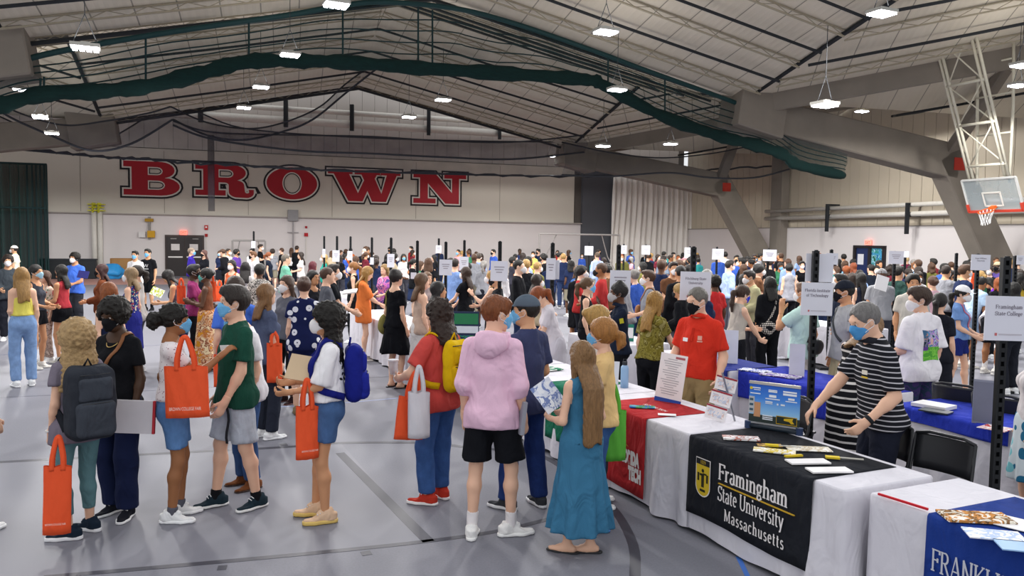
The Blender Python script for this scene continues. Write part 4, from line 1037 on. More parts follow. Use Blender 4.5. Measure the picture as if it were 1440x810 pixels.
# thin serif letters drawn with a broad pen (x-height .5, cap height .72)
def ser(x, y, w=.11): return ('s', x, y, w)
GL = {
 'F': (.52, [[(.12, 0), (.12, .72)], [(.04, .70), (.50, .70)], [(.12, .38), (.38, .38)], [(.49, .72), (.49, .58)], [(.38, .45), (.38, .31)], ser(.12, 0)]),
 'S': (.48, [arc(.24, .53, .17, .17, 30, 265, 9) + arc(.24, .18, .19, .18, 85, -150, 9), [(.40, .72), (.40, .56)], [(.06, .0), (.06, .17)]]),
 'U': (.64, [[(.12, .72), (.12, .22)] + arc(.32, .22, .20, .21, 180, 360, 9) + [(.52, .72)], ser(.12, .70), ser(.52, .70, .09)]),
 'M': (.78, [[(.10, 0), (.12, .72)], [(.12, .72), (.38, .05)], [(.38, .05), (.62, .72)], [(.65, .72), (.65, 0)], ser(.10, 0, .08), ser(.65, 0, .12), ser(.08, .70, .08), ser(.69, .70, .08)]),
 'I': (.28, [[(.14, 0), (.14, .72)], ser(.14, 0), ser(.14, .70)]),
 'T': (.56, [[(.28, 0), (.28, .70)], [(.02, .70), (.54, .70)], [(.03, .72), (.03, .55)], [(.53, .72), (.53, .55)], ser(.28, 0)]),
 'C': (.58, [arc(.31, .36, .25, .36, 40, 320, 16), [(.51, .72), (.51, .52)]]),
 'R': (.60, [[(.12, 0), (.12, .72)], [(.04, .70), (.28, .70)] + arc(.28, .54, .17, .17, 90, -90, 8) + [(.12, .37)], [(.28, .37), (.52, 0)], ser(.12, 0), ser(.54, 0, .08)]),
 'P': (.54, [[(.12, 0), (.12, .72)], [(.04, .70), (.28, .70)] + arc(.28, .52, .19, .19, 90, -90, 8) + [(.12, .33)], ser(.12, 0)]),
 'A': (.62, [[(.06, 0), (.30, .72)], [(.30, .72), (.54, 0)], [(.16, .24), (.45, .24)], ser(.07, 0, .08), ser(.54, 0)]),
 'N': (.66, [[(.12, 0), (.12, .72)], [(.10, .72), (.54, 0)], [(.54, 0), (.54, .72)], ser(.12, 0, .09), ser(.54, .70, .09)]),
 'K': (.62, [[(.12, 0), (.12, .72)], [(.12, .30), (.50, .70)], [(.24, .42), (.54, 0)], ser(.12, 0), ser(.12, .70), ser(.50, .70, .08), ser(.56, 0, .08)]),
 'L': (.50, [[(.12, 0), (.12, .72)], [(.04, .015), (.48, .015)], [(.47, 0), (.47, .16)], ser(.12, .70)]),
 'W': (.86, [[(.06, .72), (.24, 0)], [(.24, 0), (.42, .66)], [(.42, .66), (.60, 0)], [(.60, 0), (.78, .72)], ser(.07, .70), ser(.42, .70), ser(.77, .70, .08)]),
 'a': (.44, [arc(.20, .37, .13, .12, 160, 0, 6) + [(.33, .06), (.41, .02)], arc(.19, .13, .13, .13, 80, 400, 12)]),
 'b': (.48, [[(.10, 0), (.10, .76)], arc(.25, .24, .15, .24, 130, -130, 12), ser(.07, .75, .06)]),
 'c': (.40, [arc(.22, .24, .17, .24, 45, 315, 12)]),
 'd': (.48, [[(.36, 0), (.36, .76)], arc(.22, .24, .15, .24, 50, 310, 12), ser(.33, .75, .06)]),
 'e': (.42, [[(.07, .27), (.36, .27)] + arc(.215, .25, .15, .23, 5, 310, 14)]),
 'f': (.30, [[(.12, 0), (.12, .58)] + arc(.22, .60, .10, .13, 180, 50, 6), [(.03, .46), (.24, .46)], ser(.12, 0)]),
 'g': (.44, [arc(.20, .30, .13, .17, 0, 360, 14), [(.32, .42), (.42, .46)], [(.10, .12), (.08, .05), (.30, .03), (.36, -.08), (.22, -.18), (.08, -.12), (.12, .0)]]),
 'h': (.50, [[(.10, 0), (.10, .76)], [(.10, .34)] + arc(.25, .34, .13, .14, 150, 0, 7) + [(.38, 0)], ser(.10, 0), ser(.38, 0), ser(.07, .75, .06)]),
 'i': (.25, [[(.12, 0), (.12, .47)], [(.12, .62), (.12, .72)], ser(.12, 0), ser(.09, .46, .06)]),
 'l': (.25, [[(.12, 0), (.12, .76)], ser(.12, 0), ser(.09, .75, .06)]),
 'm': (.74, [[(.10, 0), (.10, .47)], [(.10, .34)] + arc(.23, .34, .12, .14, 150, 0, 7) + [(.35, 0)], [(.35, .34)] + arc(.48, .34, .12, .14, 150, 0, 7) + [(.60, 0)], ser(.10, 0), ser(.35, 0), ser(.60, 0), ser(.07, .46, .06)]),
 'n': (.50, [[(.10, 0), (.10, .47)], [(.10, .34)] + arc(.25, .34, .13, .14, 150, 0, 7) + [(.38, 0)], ser(.10, 0), ser(.38, 0), ser(.07, .46, .06)]),
 'o': (.46, [arc(.23, .24, .17, .24, 0, 360, 18)]),
 'r': (.36, [[(.10, 0), (.10, .47)], [(.10, .30)] + arc(.24, .34, .11, .13, 150, 50, 5), ser(.10, 0), ser(.07, .46, .06)]),
 's': (.36, [arc(.18, .36, .11, .12, 30, 260, 7) + arc(.18, .125, .13, .125, 80, -150, 7)]),
 't': (.30, [[(.12, .64), (.12, .12)] + arc(.20, .11, .08, .10, 180, 310, 5), [(.02, .46), (.26, .46)]]),
 'u': (.50, [[(.10, .47), (.10, .14)] + arc(.23, .14, .13, .13, 180, 330, 7) + [(.38, .20)], [(.38, .47), (.38, 0)], ser(.07, .46, .06), ser(.35, .46, .06), ser(.41, 0, .06)]),
 'v': (.46, [[(.06, .47), (.22, 0)], [(.22, 0), (.39, .47)], ser(.06, .46, .08), ser(.39, .46, .07)]),
 'w': (.66, [[(.06, .47), (.19, 0)], [(.19, 0), (.32, .44)], [(.32, .44), (.45, 0)], [(.45, 0), (.58, .47)], ser(.06, .46, .08), ser(.58, .46, .07)]),
 'y': (.46, [[(.06, .47), (.22, .02)], [(.39, .47), (.18, -.15), (.08, -.18)], ser(.06, .46, .08), ser(.39, .46, .07)]),
 ' ': (.22, []),
}
def serif_text(txt, height, thick=.13, thin=.05, track=.02, bold=1.0):
    """flat outlines in the xy plane, baseline at y = 0, cap height = height; returns (MB, width)"""
    m = MB(); k = height / .72; cx = 0.0; zz = 0.0
    for ch in txt:
        w_, strokes = GL[ch]
        for s_ in strokes:
            zz += 2e-5
            if s_[0] == 's':
                _, x, y, hw = s_; m.add([((cx + x - hw) * k, (y - .005) * k, zz), ((cx + x + hw) * k, (y - .005) * k, zz), ((cx + x + hw) * k, (y + .04) * k, zz), ((cx + x - hw) * k, (y + .04) * k, zz)], [(0, 1, 2, 3)]); continue
            P = np.array(s_, float); t = np.gradient(P, axis=0); t /= np.linalg.norm(t, axis=1)[:, None] + 1e-9
            hwid = (thin + (thick - thin) * np.abs(t[:, 1]) ** 1.3) / 2 * bold
            # broad pen: down strokes that lean left stay thin
            lean = (t[:, 0] * t[:, 1] > .15) & (len(P) == 2); hwid = np.where(lean, thin / 2 * bold * 1.2, hwid)
            nx = np.stack([t[:, 1], -t[:, 0]], 1) * hwid[:, None]; A = P + nx; Bq = P - nx; n = len(P)
            m.add([((cx + a[0]) * k, a[1] * k, zz) for a in A] + [((cx + b_[0]) * k, b_[1] * k, zz) for b_ in Bq], [(i, i+1, n+i+1, n+i)[::-1] for i in range(n-1)])
        cx += w_ + track
    return m, cx * k
def sans(txt, size, material, parent, loc, rot=(0, 0, 0), sx=1.0, align='LEFT', name='lettering', bold=.0):
    c = bpy.data.curves.new('lettering', 'FONT'); c.body = txt; c.size = size; c.align_x = align; c.extrude = 0.0; c.offset = bold
    t_ = bpy.data.objects.new('tmp', c); me = bpy.data.meshes.new_from_object(t_); bpy.data.objects.remove(t_); me.materials.clear(); me.materials.append(material)
    o = bpy.data.objects.new(name, me); COL.objects.link(o); o.parent = parent; o.location = loc; o.rotation_euler = rot; o.scale = (sx, 1, 1); return o

# ------------------------------------------------------------------ doors and wall fittings
def on_far(px0, px1, z0, z1):
    a, b = on_wall(px0, 335), on_wall(px1, 335); a[2] = b[2] = 0; return (a + b) / 2 + ZX * (z0 + z1) / 2, np.linalg.norm(b - a)
c0, w0 = on_far(232, 287, 0, 2.2)
r = empty('door_1', c0 - ZX * 1.1); frame(r, UX, VX, ZX, c0 - ZX * 1.1); st(r); r['label'] = 'dark brown double doors with push bars in the far wall'
MB().box((0, -.03, 1.1), (w0, .1, 2.2)).build('door_frame', mat('3c2f2c', rough=.5), r)
for sx in (-1, 1):
    d_ = MB().box((sx * w0 * .235, -.09, 1.06), (w0 * .45, .05, 2.06)).build('door_leaf', mat('241d1d', rough=.45), r)
    MB().bar((sx * w0 * .235 - .36, -.15, 1.02), (sx * w0 * .235 + .36, -.15, 1.02), .05, .07).build('push_bar', metal('b9b6b4'), d_)
    MB().box((sx * w0 * .235, -.118, 1.55), (.42, .006, .34)).build('notice', mat('d9d4d2'), d_)
    MB().box((sx * w0 * .28, -.118, 2.0), (.3, .02, .05)).build('door_closer', metal('6c6866'), d_)
def sign_exit(p, fr, lab):
    o = empty('exit_sign', p); frame(o, fr[0], fr[1], ZX, p); tag(o, lab, 'exit sign')
    MB().box((0, 0, 0), (.36, .08, .24)).build('housing', mat('f3b3a4', emit='ff5a46', estr=1.2), o); sans('EXIT', .2, mat('b01010', emit='ff2010', estr=1.0), o, (-.155, -.045, -.07), (PI / 2, 0, 0), .75)
sign_exit(on_wall(258, 327, .1), (UX, VX), 'lit red exit sign above the brown double doors')
sign_exit(on_right(1221, 341, .1), (-VX, UX), 'lit red exit sign above the glazed door in the right wall')
# glazed door in the right wall
a, b = on_right(1202, 400), on_right(1243, 400); a[2] = b[2] = 0; w1 = np.linalg.norm(b - a); cc = (a + b) / 2
r = empty('door_2', cc); frame(r, -VX, UX, ZX, cc); st(r); r['label'] = 'dark framed glazed door in the right wall'
m = MB()
for x in (-w1/2, 0.05, w1/2): m.box((x, -.05, 1.05), (.14, .16, 2.1))
m.box((0, -.05, 2.1), (w1 + .14, .16, .12)); m.build('door_frame', mat('2a2628', rough=.5), r)
MB().box((-w1/4, -.02, 1.05), (w1/2, .03, 2.0)).build('door_leaf', mat('23315c', rough=.3), r)
MB().box((w1/4, -.02, 1.05), (w1/2, .03, 2.0)).build('door_glass', pat_blotch(['2d5a8c', '4f9fd0', '3c8f8a', '9fd0e8', '2a6a50'], 2.5), r)
MB().box((-w1/4 - .1, -.045, 1.5), (.38, .01, .5)).build('notice', mat('dfe0e6'), r)
def small(name, cat, lab, p, parts, fr=None):
    r = empty(name, p); frame(r, *(fr or (UX, VX)), ZX, p); tag(r, lab, cat)
    for nm, c, s_, mm in parts: MB().box(c, s_, None).build(nm, mm, r)
    return r
small('fire_alarm', 'fire alarm', 'red fire alarm box above a pull station beside the brown doors', on_wall(290, 320, .05), [('alarm_box', (0, 0, 0), (.18, .1, .25), mat('b82c2c')), ('strobe', (0, -.06, .02), (.09, .03, .09), mat('e6d8d8')), ('pull_station', (0, 0, -.42), (.14, .08, .16), mat('a02424')), ('conduit', (0, .02, -.8), (.03, .03, .7), m_wht)])
small('fire_alarm', 'fire alarm', 'small red alarm dots on a thin pipe left of the goal frame', on_wall(430.5, 330, .05), [('alarm_bell', (0, 0, 0), (.2, .1, .2), mat('b02a30')), ('alarm_bell', (0, 0, .42), (.12, .08, .12), mat('a02830')), ('conduit', (0, .02, -.7), (.04, .04, 1.4), m_wht)])
small('junction_box', 'junction box', 'grey junction box on a pole under the wall letters', on_wall(412, 303, .15), [('box', (0, 0, 0), (.56, .28, .62), mat('8b8a8c', rough=.5)), ('pole', (0, 0, -1.5), (.08, .08, 2.6), mat('9a9698')), ('crossbar', (0, 0, -.95), (.6, .06, .05), mat('9a9698'))])
small('fan_heater', 'heater', 'yellow and grey unit mounted on the wall left of the brown doors', on_wall(210, 326, .15), [('bracket', (0, 0, .2), (.12, .14, 1.2), mat('8f8c8a')), ('fan', (.1, -.1, -.12), (.36, .26, .36), mat('c8992c')), ('panel', (-.35, 0, -.15), (.32, .2, .3), mat('dad8d6')), ('cap', (0, -.02, .62), (.4, .24, .16), mat('a8842e'))])
for px, t_ in ((133, 'left'), (141, 'right')):
    p = on_wall(px, 340, .3); p[2] = 0; m = MB(); m.tube([p, p + ZX * 1.6, p + ZX * 3.5], .13, 10); o = m.build('riser_pipe', m_pipe, None, True); tag(o, 'white riser pipe with yellow caged valve, %s one of the pair' % t_, 'pipe', 'riser pipes on the far wall')
    m = MB()
    for i in range(3): m.box(p + ZX * (3.4 + .16 * i) - VX * .1, (.5 - .12 * (i % 2), .3, .05))
    m.box(p + ZX * 3.55 - VX * .1, (.05, .3, .5)); m.build('valve_cage', mat('d6d23c'), o)
# ------------------------------------------------------------------ nets
def net_mat(col, a):
    """open mesh netting: knotted cords with see-through cells, thinned to its average cover"""
    key = ('net', col, a)
    if key in _MATS: return _MATS[key]
    m, nt, b = _new('net'); L = nt.links.new; b.inputs['Base Color'].default_value = hx(col); b.inputs['Roughness'].default_value = .9
    tc = N(nt, 'ShaderNodeTexCoord'); nz = N(nt, 'ShaderNodeTexNoise', i_Scale=1.2, i_Detail=3.0); L(tc.outputs['Object'], nz.inputs['Vector'])
    mr = N(nt, 'ShaderNodeMapRange'); mr.inputs['To Min'].default_value = a * .4; mr.inputs['To Max'].default_value = a * 1.6; L(nz.outputs[0], mr.inputs[0])
    tr_ = N(nt, 'ShaderNodeBsdfTransparent'); ms = N(nt, 'ShaderNodeMixShader'); L(mr.outputs[0], ms.inputs[0]); L(tr_.outputs[0], ms.inputs[1]); L(b.outputs[0], ms.inputs[2]); L(ms.outputs[0], nt.nodes['Material Output'].inputs[0])
    _MATS[key] = m; return m
def smooth_px(pts, n=8):
    P = np.array(pts, float); t = np.linspace(0, len(P) - 1, (len(P) - 1) * n + 1); i = np.clip(t.astype(int), 0, len(P) - 2); f = (t - i)[:, None]
    p0 = P[np.maximum(i-1, 0)]; p1 = P[i]; p2 = P[i+1]; p3 = P[np.minimum(i+2, len(P)-1)]
    return .5 * (2*p1 + (p2-p0)*f + (2*p0-5*p1+4*p2-p3)*f*f + (3*p1-p0-3*p2+p3)*f**3)
PL1 = node(0) - VX * .25
def plane_pts(pts, p0, n=8): return np.array([on_plane(x, y, p0, VX) for x, y in smooth_px(pts, n)])
m_green = mat('082523', rough=.95, var=.5, scale=6, bump=.6, bscale=25, stretch=(1, 1, 4)); m_rope = mat('1b3436', rough=.8); m_grope = mat('33353c', rough=.8)
bundle = plane_pts([(-30, 156), (0, 150), (60, 133), (140, 128), (210, 120), (290, 101), (345, 88), (410, 86), (480, 87), (590, 95), (720, 104), (825, 113), (850, 121), (930, 162), (1010, 190), (1060, 203), (1100, 217), (1122, 232), (1188, 247)], PL1)
net = empty('divider_net', bundle[60]); tag(net, 'dark green divider net gathered up under the roof', 'net')
rad = np.array([.15 + .02 * math.sin(i * .9) + .012 * math.sin(i * 2.3) for i in range(len(bundle))]); rad[-6:] = (.15, .15, .15, .14, .12, .08)
def bundle_obj(P, R):
    V = []; n = 14; t = np.gradient(P, axis=0); t /= np.linalg.norm(t, axis=1)[:, None]
    for i in range(len(P)):
        u = ZX - t[i] * t[i][2]; u /= np.linalg.norm(u); v = np.cross(t[i], u)
        for j in range(n):
            a = 2*PI*j/n; rr = R[i] * (1 + .10 * math.sin(3*a + .15*i) + .06 * math.sin(7*a + .3*i)); V.append(P[i] + rr * (math.cos(a) * u * 1.25 + math.sin(a) * v * .8))
    F = [(i*n+j, i*n+(j+1) % n, (i+1)*n+(j+1) % n, (i+1)*n+j) for i in range(len(P)-1) for j in range(n)] + [tuple(range(n))[::-1], tuple((len(P)-1)*n+j for j in range(n))]
    return V, F
def hang(o): return keep(o, net)
bpy.context.view_layer.update()
hang(obj('gathered_net', mesh_from('gathered_net', *bundle_obj(bundle, rad), True), m_green))
track = plane_pts([(-20, 98), (85, 72), (240, 45), (400, 22), (480, 8), (540, 3), (640, 12), (720, 32), (820, 66), (920, 103), (1020, 139), (1046, 150)], PL1)
hang(MB().tube(track, .075, 8).build('net_track', mat('16393a', rough=.6), None, True))
for px, y0, y1 in ((57, 110, 132), (62, 108, 132), (205, 52, 122), (350, 30, 86), (482, 12, 85), (588, 10, 92), (608, 14, 94), (855, 78, 120), (935, 108, 162)):
    a, b = on_plane(px, y0, PL1, VX), on_plane(px, y1, PL1, VX); hang(MB().tube([a, (a + b) / 2, b], .028, 5).build('lift_strap', m_rope))
# the open part of the net between track and bundle
top_ = plane_pts([(-20, 98), (85, 72), (240, 45), (400, 22), (540, 3), (640, 12), (720, 32), (820, 66), (920, 103), (1046, 150), (1120, 190), (1192, 217)], PL1, 6)
k_ = len(top_); bi = bundle[np.clip(np.searchsorted(bundle @ UX, top_ @ UX), 0, len(bundle) - 1)]
G = np.array([[top_[i] * (1 - t) + bi[i] * t + VX * .25 * math.sin(t * 9 + i * .4) * t * (1 - t) for i in range(k_)] for t in np.linspace(0, 1, 8)])
hang(MB().sheet(G).build('open_netting', net_mat('16302f', .34), None, True))
for t in (.25, .42, .6, .78): hang(MB().tube([G[0][i] * (1-t) + G[-1][i] * t + ZX * .05 * math.sin(i * .7) for i in range(k_)], .018, 4).build('net_cord', m_rope))
# grey cage nets nearer the far wall, in sagging swags
def swag(name, lab, top_px, bot_px, p0, a, col='3c3a46', cord=True, cat='net'):
    A, Bq = plane_pts(top_px, p0, 8), plane_pts(bot_px, p0, 8); n = max(len(A), len(Bq)); s1 = np.linspace(0, len(A)-1, n); s2 = np.linspace(0, len(Bq)-1, n)
    A = np.stack([np.interp(s1, range(len(A)), A[:, i]) for i in range(3)], 1); Bq = np.stack([np.interp(s2, range(len(Bq)), Bq[:, i]) for i in range(3)], 1)
    r = empty(name, A[0]); tag(r, lab, cat, 'grey cage nets'); bpy.context.view_layer.update()
    G = np.array([A * (1-t) + Bq * t - VX * (.35 * math.sin(t * PI)) + (np.sin(np.arange(n) * .8 + t * 7) * .12 * math.sin(t * PI))[:, None] * VX for t in np.linspace(0, 1, 7)])
    keep(MB().sheet(G).build('netting', net_mat(col, a), None, True), r)
    if cord: keep(MB().tube(A, .035, 5).build('head_rope', m_grope), r); keep(MB().tube(Bq, .045, 5).build('foot_rope', m_grope), r)
    return r
PL2 = W0 - VX * 12.0; PL3 = W0 - VX * 9.0; PL4 = W0 - VX * 4.0
swag('cage_net', 'grey net swag sagging at the far left below the green bundle', [(-10, 140), (30, 160), (90, 176), (150, 170), (205, 160), (240, 150)], [(-10, 150), (20, 168), (70, 190), (130, 212), (185, 202), (243, 168)], PL2, .30)
swag('cage_net', 'grey net swag rising towards the roof peak over the letters', [(240, 150), (290, 172), (350, 181), (400, 172), (450, 150), (490, 115), (545, 78), (590, 55)], [(243, 168), (290, 190), (340, 197), (395, 186), (440, 168), (490, 128), (545, 86), (592, 60)], PL2, .36)
swag('cage_net', 'long grey net hanging level above the last wall letters', [(243, 170), (300, 186), (420, 190), (520, 192), (620, 198), (720, 200), (820, 190)], [(243, 176), (300, 196), (420, 212), (520, 216), (620, 221), (720, 224), (822, 214)], PL2, .32)
swag('cage_net', 'thin grey net sheet covering the upper far wall', [(-10, 160), (120, 205), (240, 152), (340, 180), (480, 192), (650, 198), (815, 200)], [(-10, 207), (160, 222), (250, 226), (420, 238), (560, 243), (720, 247), (815, 247)], PL3, .30, '44424c')
swag('cage_net', 'grey net hanging in front of the two leaning legs', [(790, 200), (860, 215), (930, 222), (1000, 216), (1060, 206), (1100, 215)], [(790, 246), (860, 248), (940, 243), (1000, 250), (1060, 250), (1110, 238)], PL2, .26, '343840')
# the gathered vertical strip across the letter R
a, b = on_plane(297, 190, PL3, VX), on_plane(297, 297, PL3, VX); m = MB(); m.box((a + b) / 2, (.26, .10, a[2] - b[2])); o = m.build('cage_net', mat('2c2b33', rough=.9, var=.4, scale=6, alpha=.5)); tag(o, 'narrow gathered dark net strip hanging across the letter R', 'net', 'grey cage nets')
# wavy cable that carries the nets
P = plane_pts([(-20, 204), (60, 212), (110, 217), (160, 222), (200, 223), (260, 229), (330, 232), (420, 237), (520, 241), (640, 244), (720, 247), (800, 248), (880, 246), (960, 242), (1040, 236), (1110, 234), (1200, 231), (1440, 210)], PL3, 6); P[:, 2] += np.sin(np.arange(len(P)) * 2.1) * .05
o = MB().tube(P, .05, 5).build('net_cable', m_grope); tag(o, 'dark wavy cable strung across the hall over the wall letters', 'cable')
# green curtain net at the left end
P0 = W0 - VX * 3.0; a, b = on_plane(-25, 300, P0, VX), on_plane(69, 300, P0, VX); a[2] = b[2] = 0; zt = on_plane(40, 231, P0, VX)[2]; r = empty('curtain_net', (a + b) / 2); tag(r, 'dark green curtain net hanging to the floor at the left end', 'net'); bpy.context.view_layer.update()
G = np.array([[a + (b - a) * t + ZX * zz - VX * (.25 * math.sin(t * 46) + .12 * math.sin(t * 101)) for t in np.linspace(0, 1, 120)] for zz in np.linspace(0.05, zt, 5)])
keep(MB().sheet(G).build('netting', mat('0f3a38', rough=.9, var=.5, scale=7, alpha=.9, stretch=(1, 1, .1)), None, True), r)
for i, zz in enumerate((zt, zt * .62, .1)): keep(MB().tube([a - VX * .3 + ZX * zz, (a + b) / 2 - VX * .3 + ZX * zz, b - VX * .3 + ZX * zz], .05, 6).build('net_rail', m_rope), r)
for t in (.70, .78, .84, .9, .96, 1): q = a + (b - a) * t - VX * .32; keep(MB().tube([q, q + ZX * zt / 2, q + ZX * zt], .035, 5).build('net_hem', m_rope), r)
# ------------------------------------------------------------------ basketball hoop folded back under the roof
hb = at_y(1395, 274, 25.0); az = math.atan2(hb[0], hb[1]) ; nd = az + math.radians(38)   # facing direction, from -y
n_h = np.array([-math.sin(nd), -math.cos(nd), 0]); e1 = np.array([math.cos(nd), -math.sin(nd), 0]); ph = math.radians(24)
e2 = ZX * math.cos(ph) + n_h * math.sin(ph); e3 = n_h * math.cos(ph) - ZX * math.sin(ph)
r = empty('basketball_hoop', hb); frame(r, e1, -e3, e2, hb); tag(r, 'glass backboard with orange rim on a folded white mast', 'basketball hoop')
# local axes of the hoop: x along the board, -y out of its face, z up the board
m_mast = mat('ded9c6', rough=.5); bw, bh = 1.83, 1.07
MB().box((0, 0, 0), (bw, .03, bh)).build('backboard', mat('aab6ba', rough=.15, var=.1, scale=1, alpha=.45, spec=.6), r)
m = MB()
for x in (-bw/2, bw/2): m.box((x, -.005, 0), (.05, .06, bh))
m.box((0, -.005, bh/2), (bw, .06, .05)); m.build('board_frame', mat('c9c9c6', rough=.4), r)
m = MB(); m.box((0, -.02, -bh/2), (bw + .04, .08, .07)); m.box((bw/2, -.02, -bh/2 + .12), (.08, .08, .26)); m.box((-bw/2, -.02, -bh/2 + .12), (.08, .08, .26)); m.build('edge_padding', mat('c2402e', rough=.6), r)
m = MB()
for x in (-.30, .30): m.box((x, -.02, -.14), (.045, .02, .46))
for z in (-.36, .08): m.box((0, -.02, z), (.62, .02, .045))
m.build('target_square', m_wht, r)
Rz = np.linalg.inv(np.stack([e1, -e3, e2], 1))
rim_c = np.array([0, -.40, -.38]); dl = Rz @ ZX     # the rim stays square to the board
m = MB(); m.tube([rim_c + (.23 * math.cos(t), .23 * math.sin(t), 0) for t in np.linspace(0, 2*PI, 25)], .016, 6); m.box((0, -.10, -.38), (.16, .2, .08)); m.build('rim', mat('d9621e', rough=.5), r)
m = MB()
for t in np.linspace(0, 2*PI, 13)[:-1]:
    for dd in (.5, -.5):
        P = []
        for q in range(5):
            rr = .225 - .09 * min(q / 3, 1); aa = t + dd * q * .25; v = rim_c + np.array([rr * math.cos(aa), rr * math.sin(aa), 0]) - dl * .1 * q; P.append(v)
        m.tube(P, .007, 4)
m.build('hoop_net', mat('e6e6e6'), r)
def mtube(pts, rr, nm): MB().tube(pts, rr, 7).build(nm, m_mast, r, True)
for x0, x1 in ((-.72, -.62), (-.58, -.50), (.50, .58), (.62, .74)): mtube([(x0, .1, .45), ((x0 + x1) / 2, .1, 3.0), (x1, .1, 5.4)], .045, 'mast_tube')
for z in (.95, 2.3, 3.6): mtube([(-.66, .1, z), (0, .1, z), (.66, .1, z)], .045, 'mast_rung')
for z0, z1 in ((.95, 2.3), (2.3, 3.6), (3.6, 5.2)):
    mtube([(-.6, .1, z0), (0, .1, (z0+z1)/2), (.6, .1, z1)], .022, 'mast_brace'); mtube([(.6, .1, z0), (0, .1, (z0+z1)/2), (-.6, .1, z1)], .022, 'mast_brace')
bk = lambda x, d, z: np.array([x, d, z])
mtube([bk(.55, .15, .3), bk(.6, 1.0, 2.4), bk(.6, 1.75, 4.4)], .045, 'back_stay'); mtube([bk(-.55, .15, .3), bk(-.6, 1.0, 2.4), bk(-.6, 1.75, 4.4)], .045, 'back_stay')
for q in (.35, .62, .85): mtube([bk(-.6, .15 + 1.6*q, .3 + 4.1*q), bk(0, .15 + 1.6*q, .3 + 4.1*q), bk(.6, .15 + 1.6*q, .3 + 4.1*q)], .03, 'mast_rung')
mtube([(-1.2, .1, 5.4), (0, .1, 5.4), (1.2, .1, 5.4)], .06, 'mast_rung')
# goal frames near the far wall
def goal(px0, px1, py, name, lab, off, zt):
    a, b = on_wall(px0, py, off), on_wall(px1, py, off); a[2] = b[2] = 0; r = empty(name, (a + b) / 2); tag(r, lab, 'goal frame'); bpy.context.view_layer.update(); m_g = mat('a9a6a4', rough=.5)
    for p in (a, b): keep(MB().tube([p, p + ZX * zt / 2, p + ZX * zt], .05, 7).build('post', m_g), r)
    keep(MB().tube([a + ZX * zt, (a + b) / 2 + ZX * zt, b + ZX * zt], .05, 7).build('crossbar', m_g), r)
    for p, q in ((a, .22), (b, .78)): keep(MB().tube([p + ZX * .1, p * .5 + (a + (b - a) * q) * .5 + ZX * zt / 2 + VX * .4, a + (b - a) * q + ZX * zt + VX * .1], .03, 6).build('stay', m_g), r)
    return r
goal(327, 373, 345, 'goal_frame', 'thin grey goal frame standing left of the crowd at the far wall', 2.0, 1.95)
goal(758, 871, 345, 'goal_frame', 'large grey frame standing in front of the dark wall pad', 4.5, 2.55)
# ------------------------------------------------------------------ tables, cloths and what lies on them
EA = math.radians(-65.0); EX = np.array([math.cos(EA), math.sin(EA), 0]); WX = np.array([-math.sin(EA), math.cos(EA), 0])   # along the row towards us / away from the aisle
TZ = .745; TD = .76
m_white = mat('d6d3da', rough=.9, var=.03, scale=3, bump=.15, bscale=40, wrinkle=.25)
_leg = MB().tube([(0, 0, 0), (0, 0, .35), (0, 0, .71)], .014, 6); _legm = mesh_from('leg', _leg.V, _leg.F)
def drape(s, L, D, t, z0, amp, seed, flat):
    """outward push of a hanging cloth at perimeter distance s and height share t (0 top, 1 hem)"""
    f = amp * t ** 1.2 * (math.sin(s * 21 + seed) * .6 + math.sin(s * 9 + seed * 2.1) * .5 + .5)
    for a, b in flat:
        if a <= s <= b: f *= .12 + .88 * max(0, min(1, min(abs(s - a), 0) * 9))
    return f
def cloth_mesh(L, D, z1, z0, amp, seed, flat=(), n=150):
    per = 2 * (L + D); S = np.linspace(0, per, n, endpoint=False); pts, nr = [], []
    for s in S:
        if s < L: pts.append((s, 0)); nr.append((0, -1))
        elif s < L + D: pts.append((L, s - L)); nr.append((1, 0))
        elif s < 2*L + D: pts.append((L - (s - L - D), D)); nr.append((0, 1))
        else: pts.append((0, D - (s - 2*L - D))); nr.append((-1, 0))
    nr = np.array(nr, float); nr = nr + np.roll(nr, 1, 0) * .8 + np.roll(nr, -1, 0) * .8; nr /= np.linalg.norm(nr, axis=1)[:, None]
    V = []; T = [0, .02, .12, .3, .5, .7, .85, 1.0]
    for t in T:
        z = z1 - (z1 - z0) * t
        for i, s in enumerate(S):
            o = drape(s, L, D, t, z0, amp, seed, flat) + (.008 if t > 0 else 0); zz = z + (.012 * math.sin(s * 7 + seed) if t == 1 else 0)
            V.append((pts[i][0] + nr[i][0] * o, pts[i][1] + nr[i][1] * o, zz))
    F = [(j*n+i, (j+1)*n+i, (j+1)*n+(i+1) % n, j*n+(i+1) % n) for j in range(len(T)-1) for i in range(n)] + [tuple(range(n))]
    return mesh_from('tablecloth', V, F, False)
TABLES = []
def table(fl, L, lab, clab, ang=EA, z0=.03, amp=.035, seed=0.0, m=None, D=TD, flat=(), grp='cloth-covered fair tables', cloth_=True):
    """fl: floor point under the front left corner (seen from the aisle)"""
    TABLES.append((np.array([fl[0], fl[1], 0]), L))
    o = empty('folding_table', (fl[0], fl[1], 0), ang); tag(o, lab, 'table', grp)
    MB().box((L/2, D/2, TZ - .022), (L - .02, D - .02, .035)).build('tabletop', mat('8d8a86', rough=.6), o)
    for x in (.15, L - .15):
        for y in (.1, D - .1): obj('leg', _legm, metal('55555a'), o, loc=(x, y, 0))
    if cloth_:
        c = obj('tablecloth', cloth_mesh(L, D, TZ, z0, amp, seed, flat), m or m_white, loc=(fl[0], fl[1], 0), rot=(0, 0, ang)); c.data.polygons.foreach_set('use_smooth', [len(p.vertices) == 4 for p in c.data.polygons]); tag(c, clab, 'tablecloth', 'tablecloths'); return o, c
    return o, None
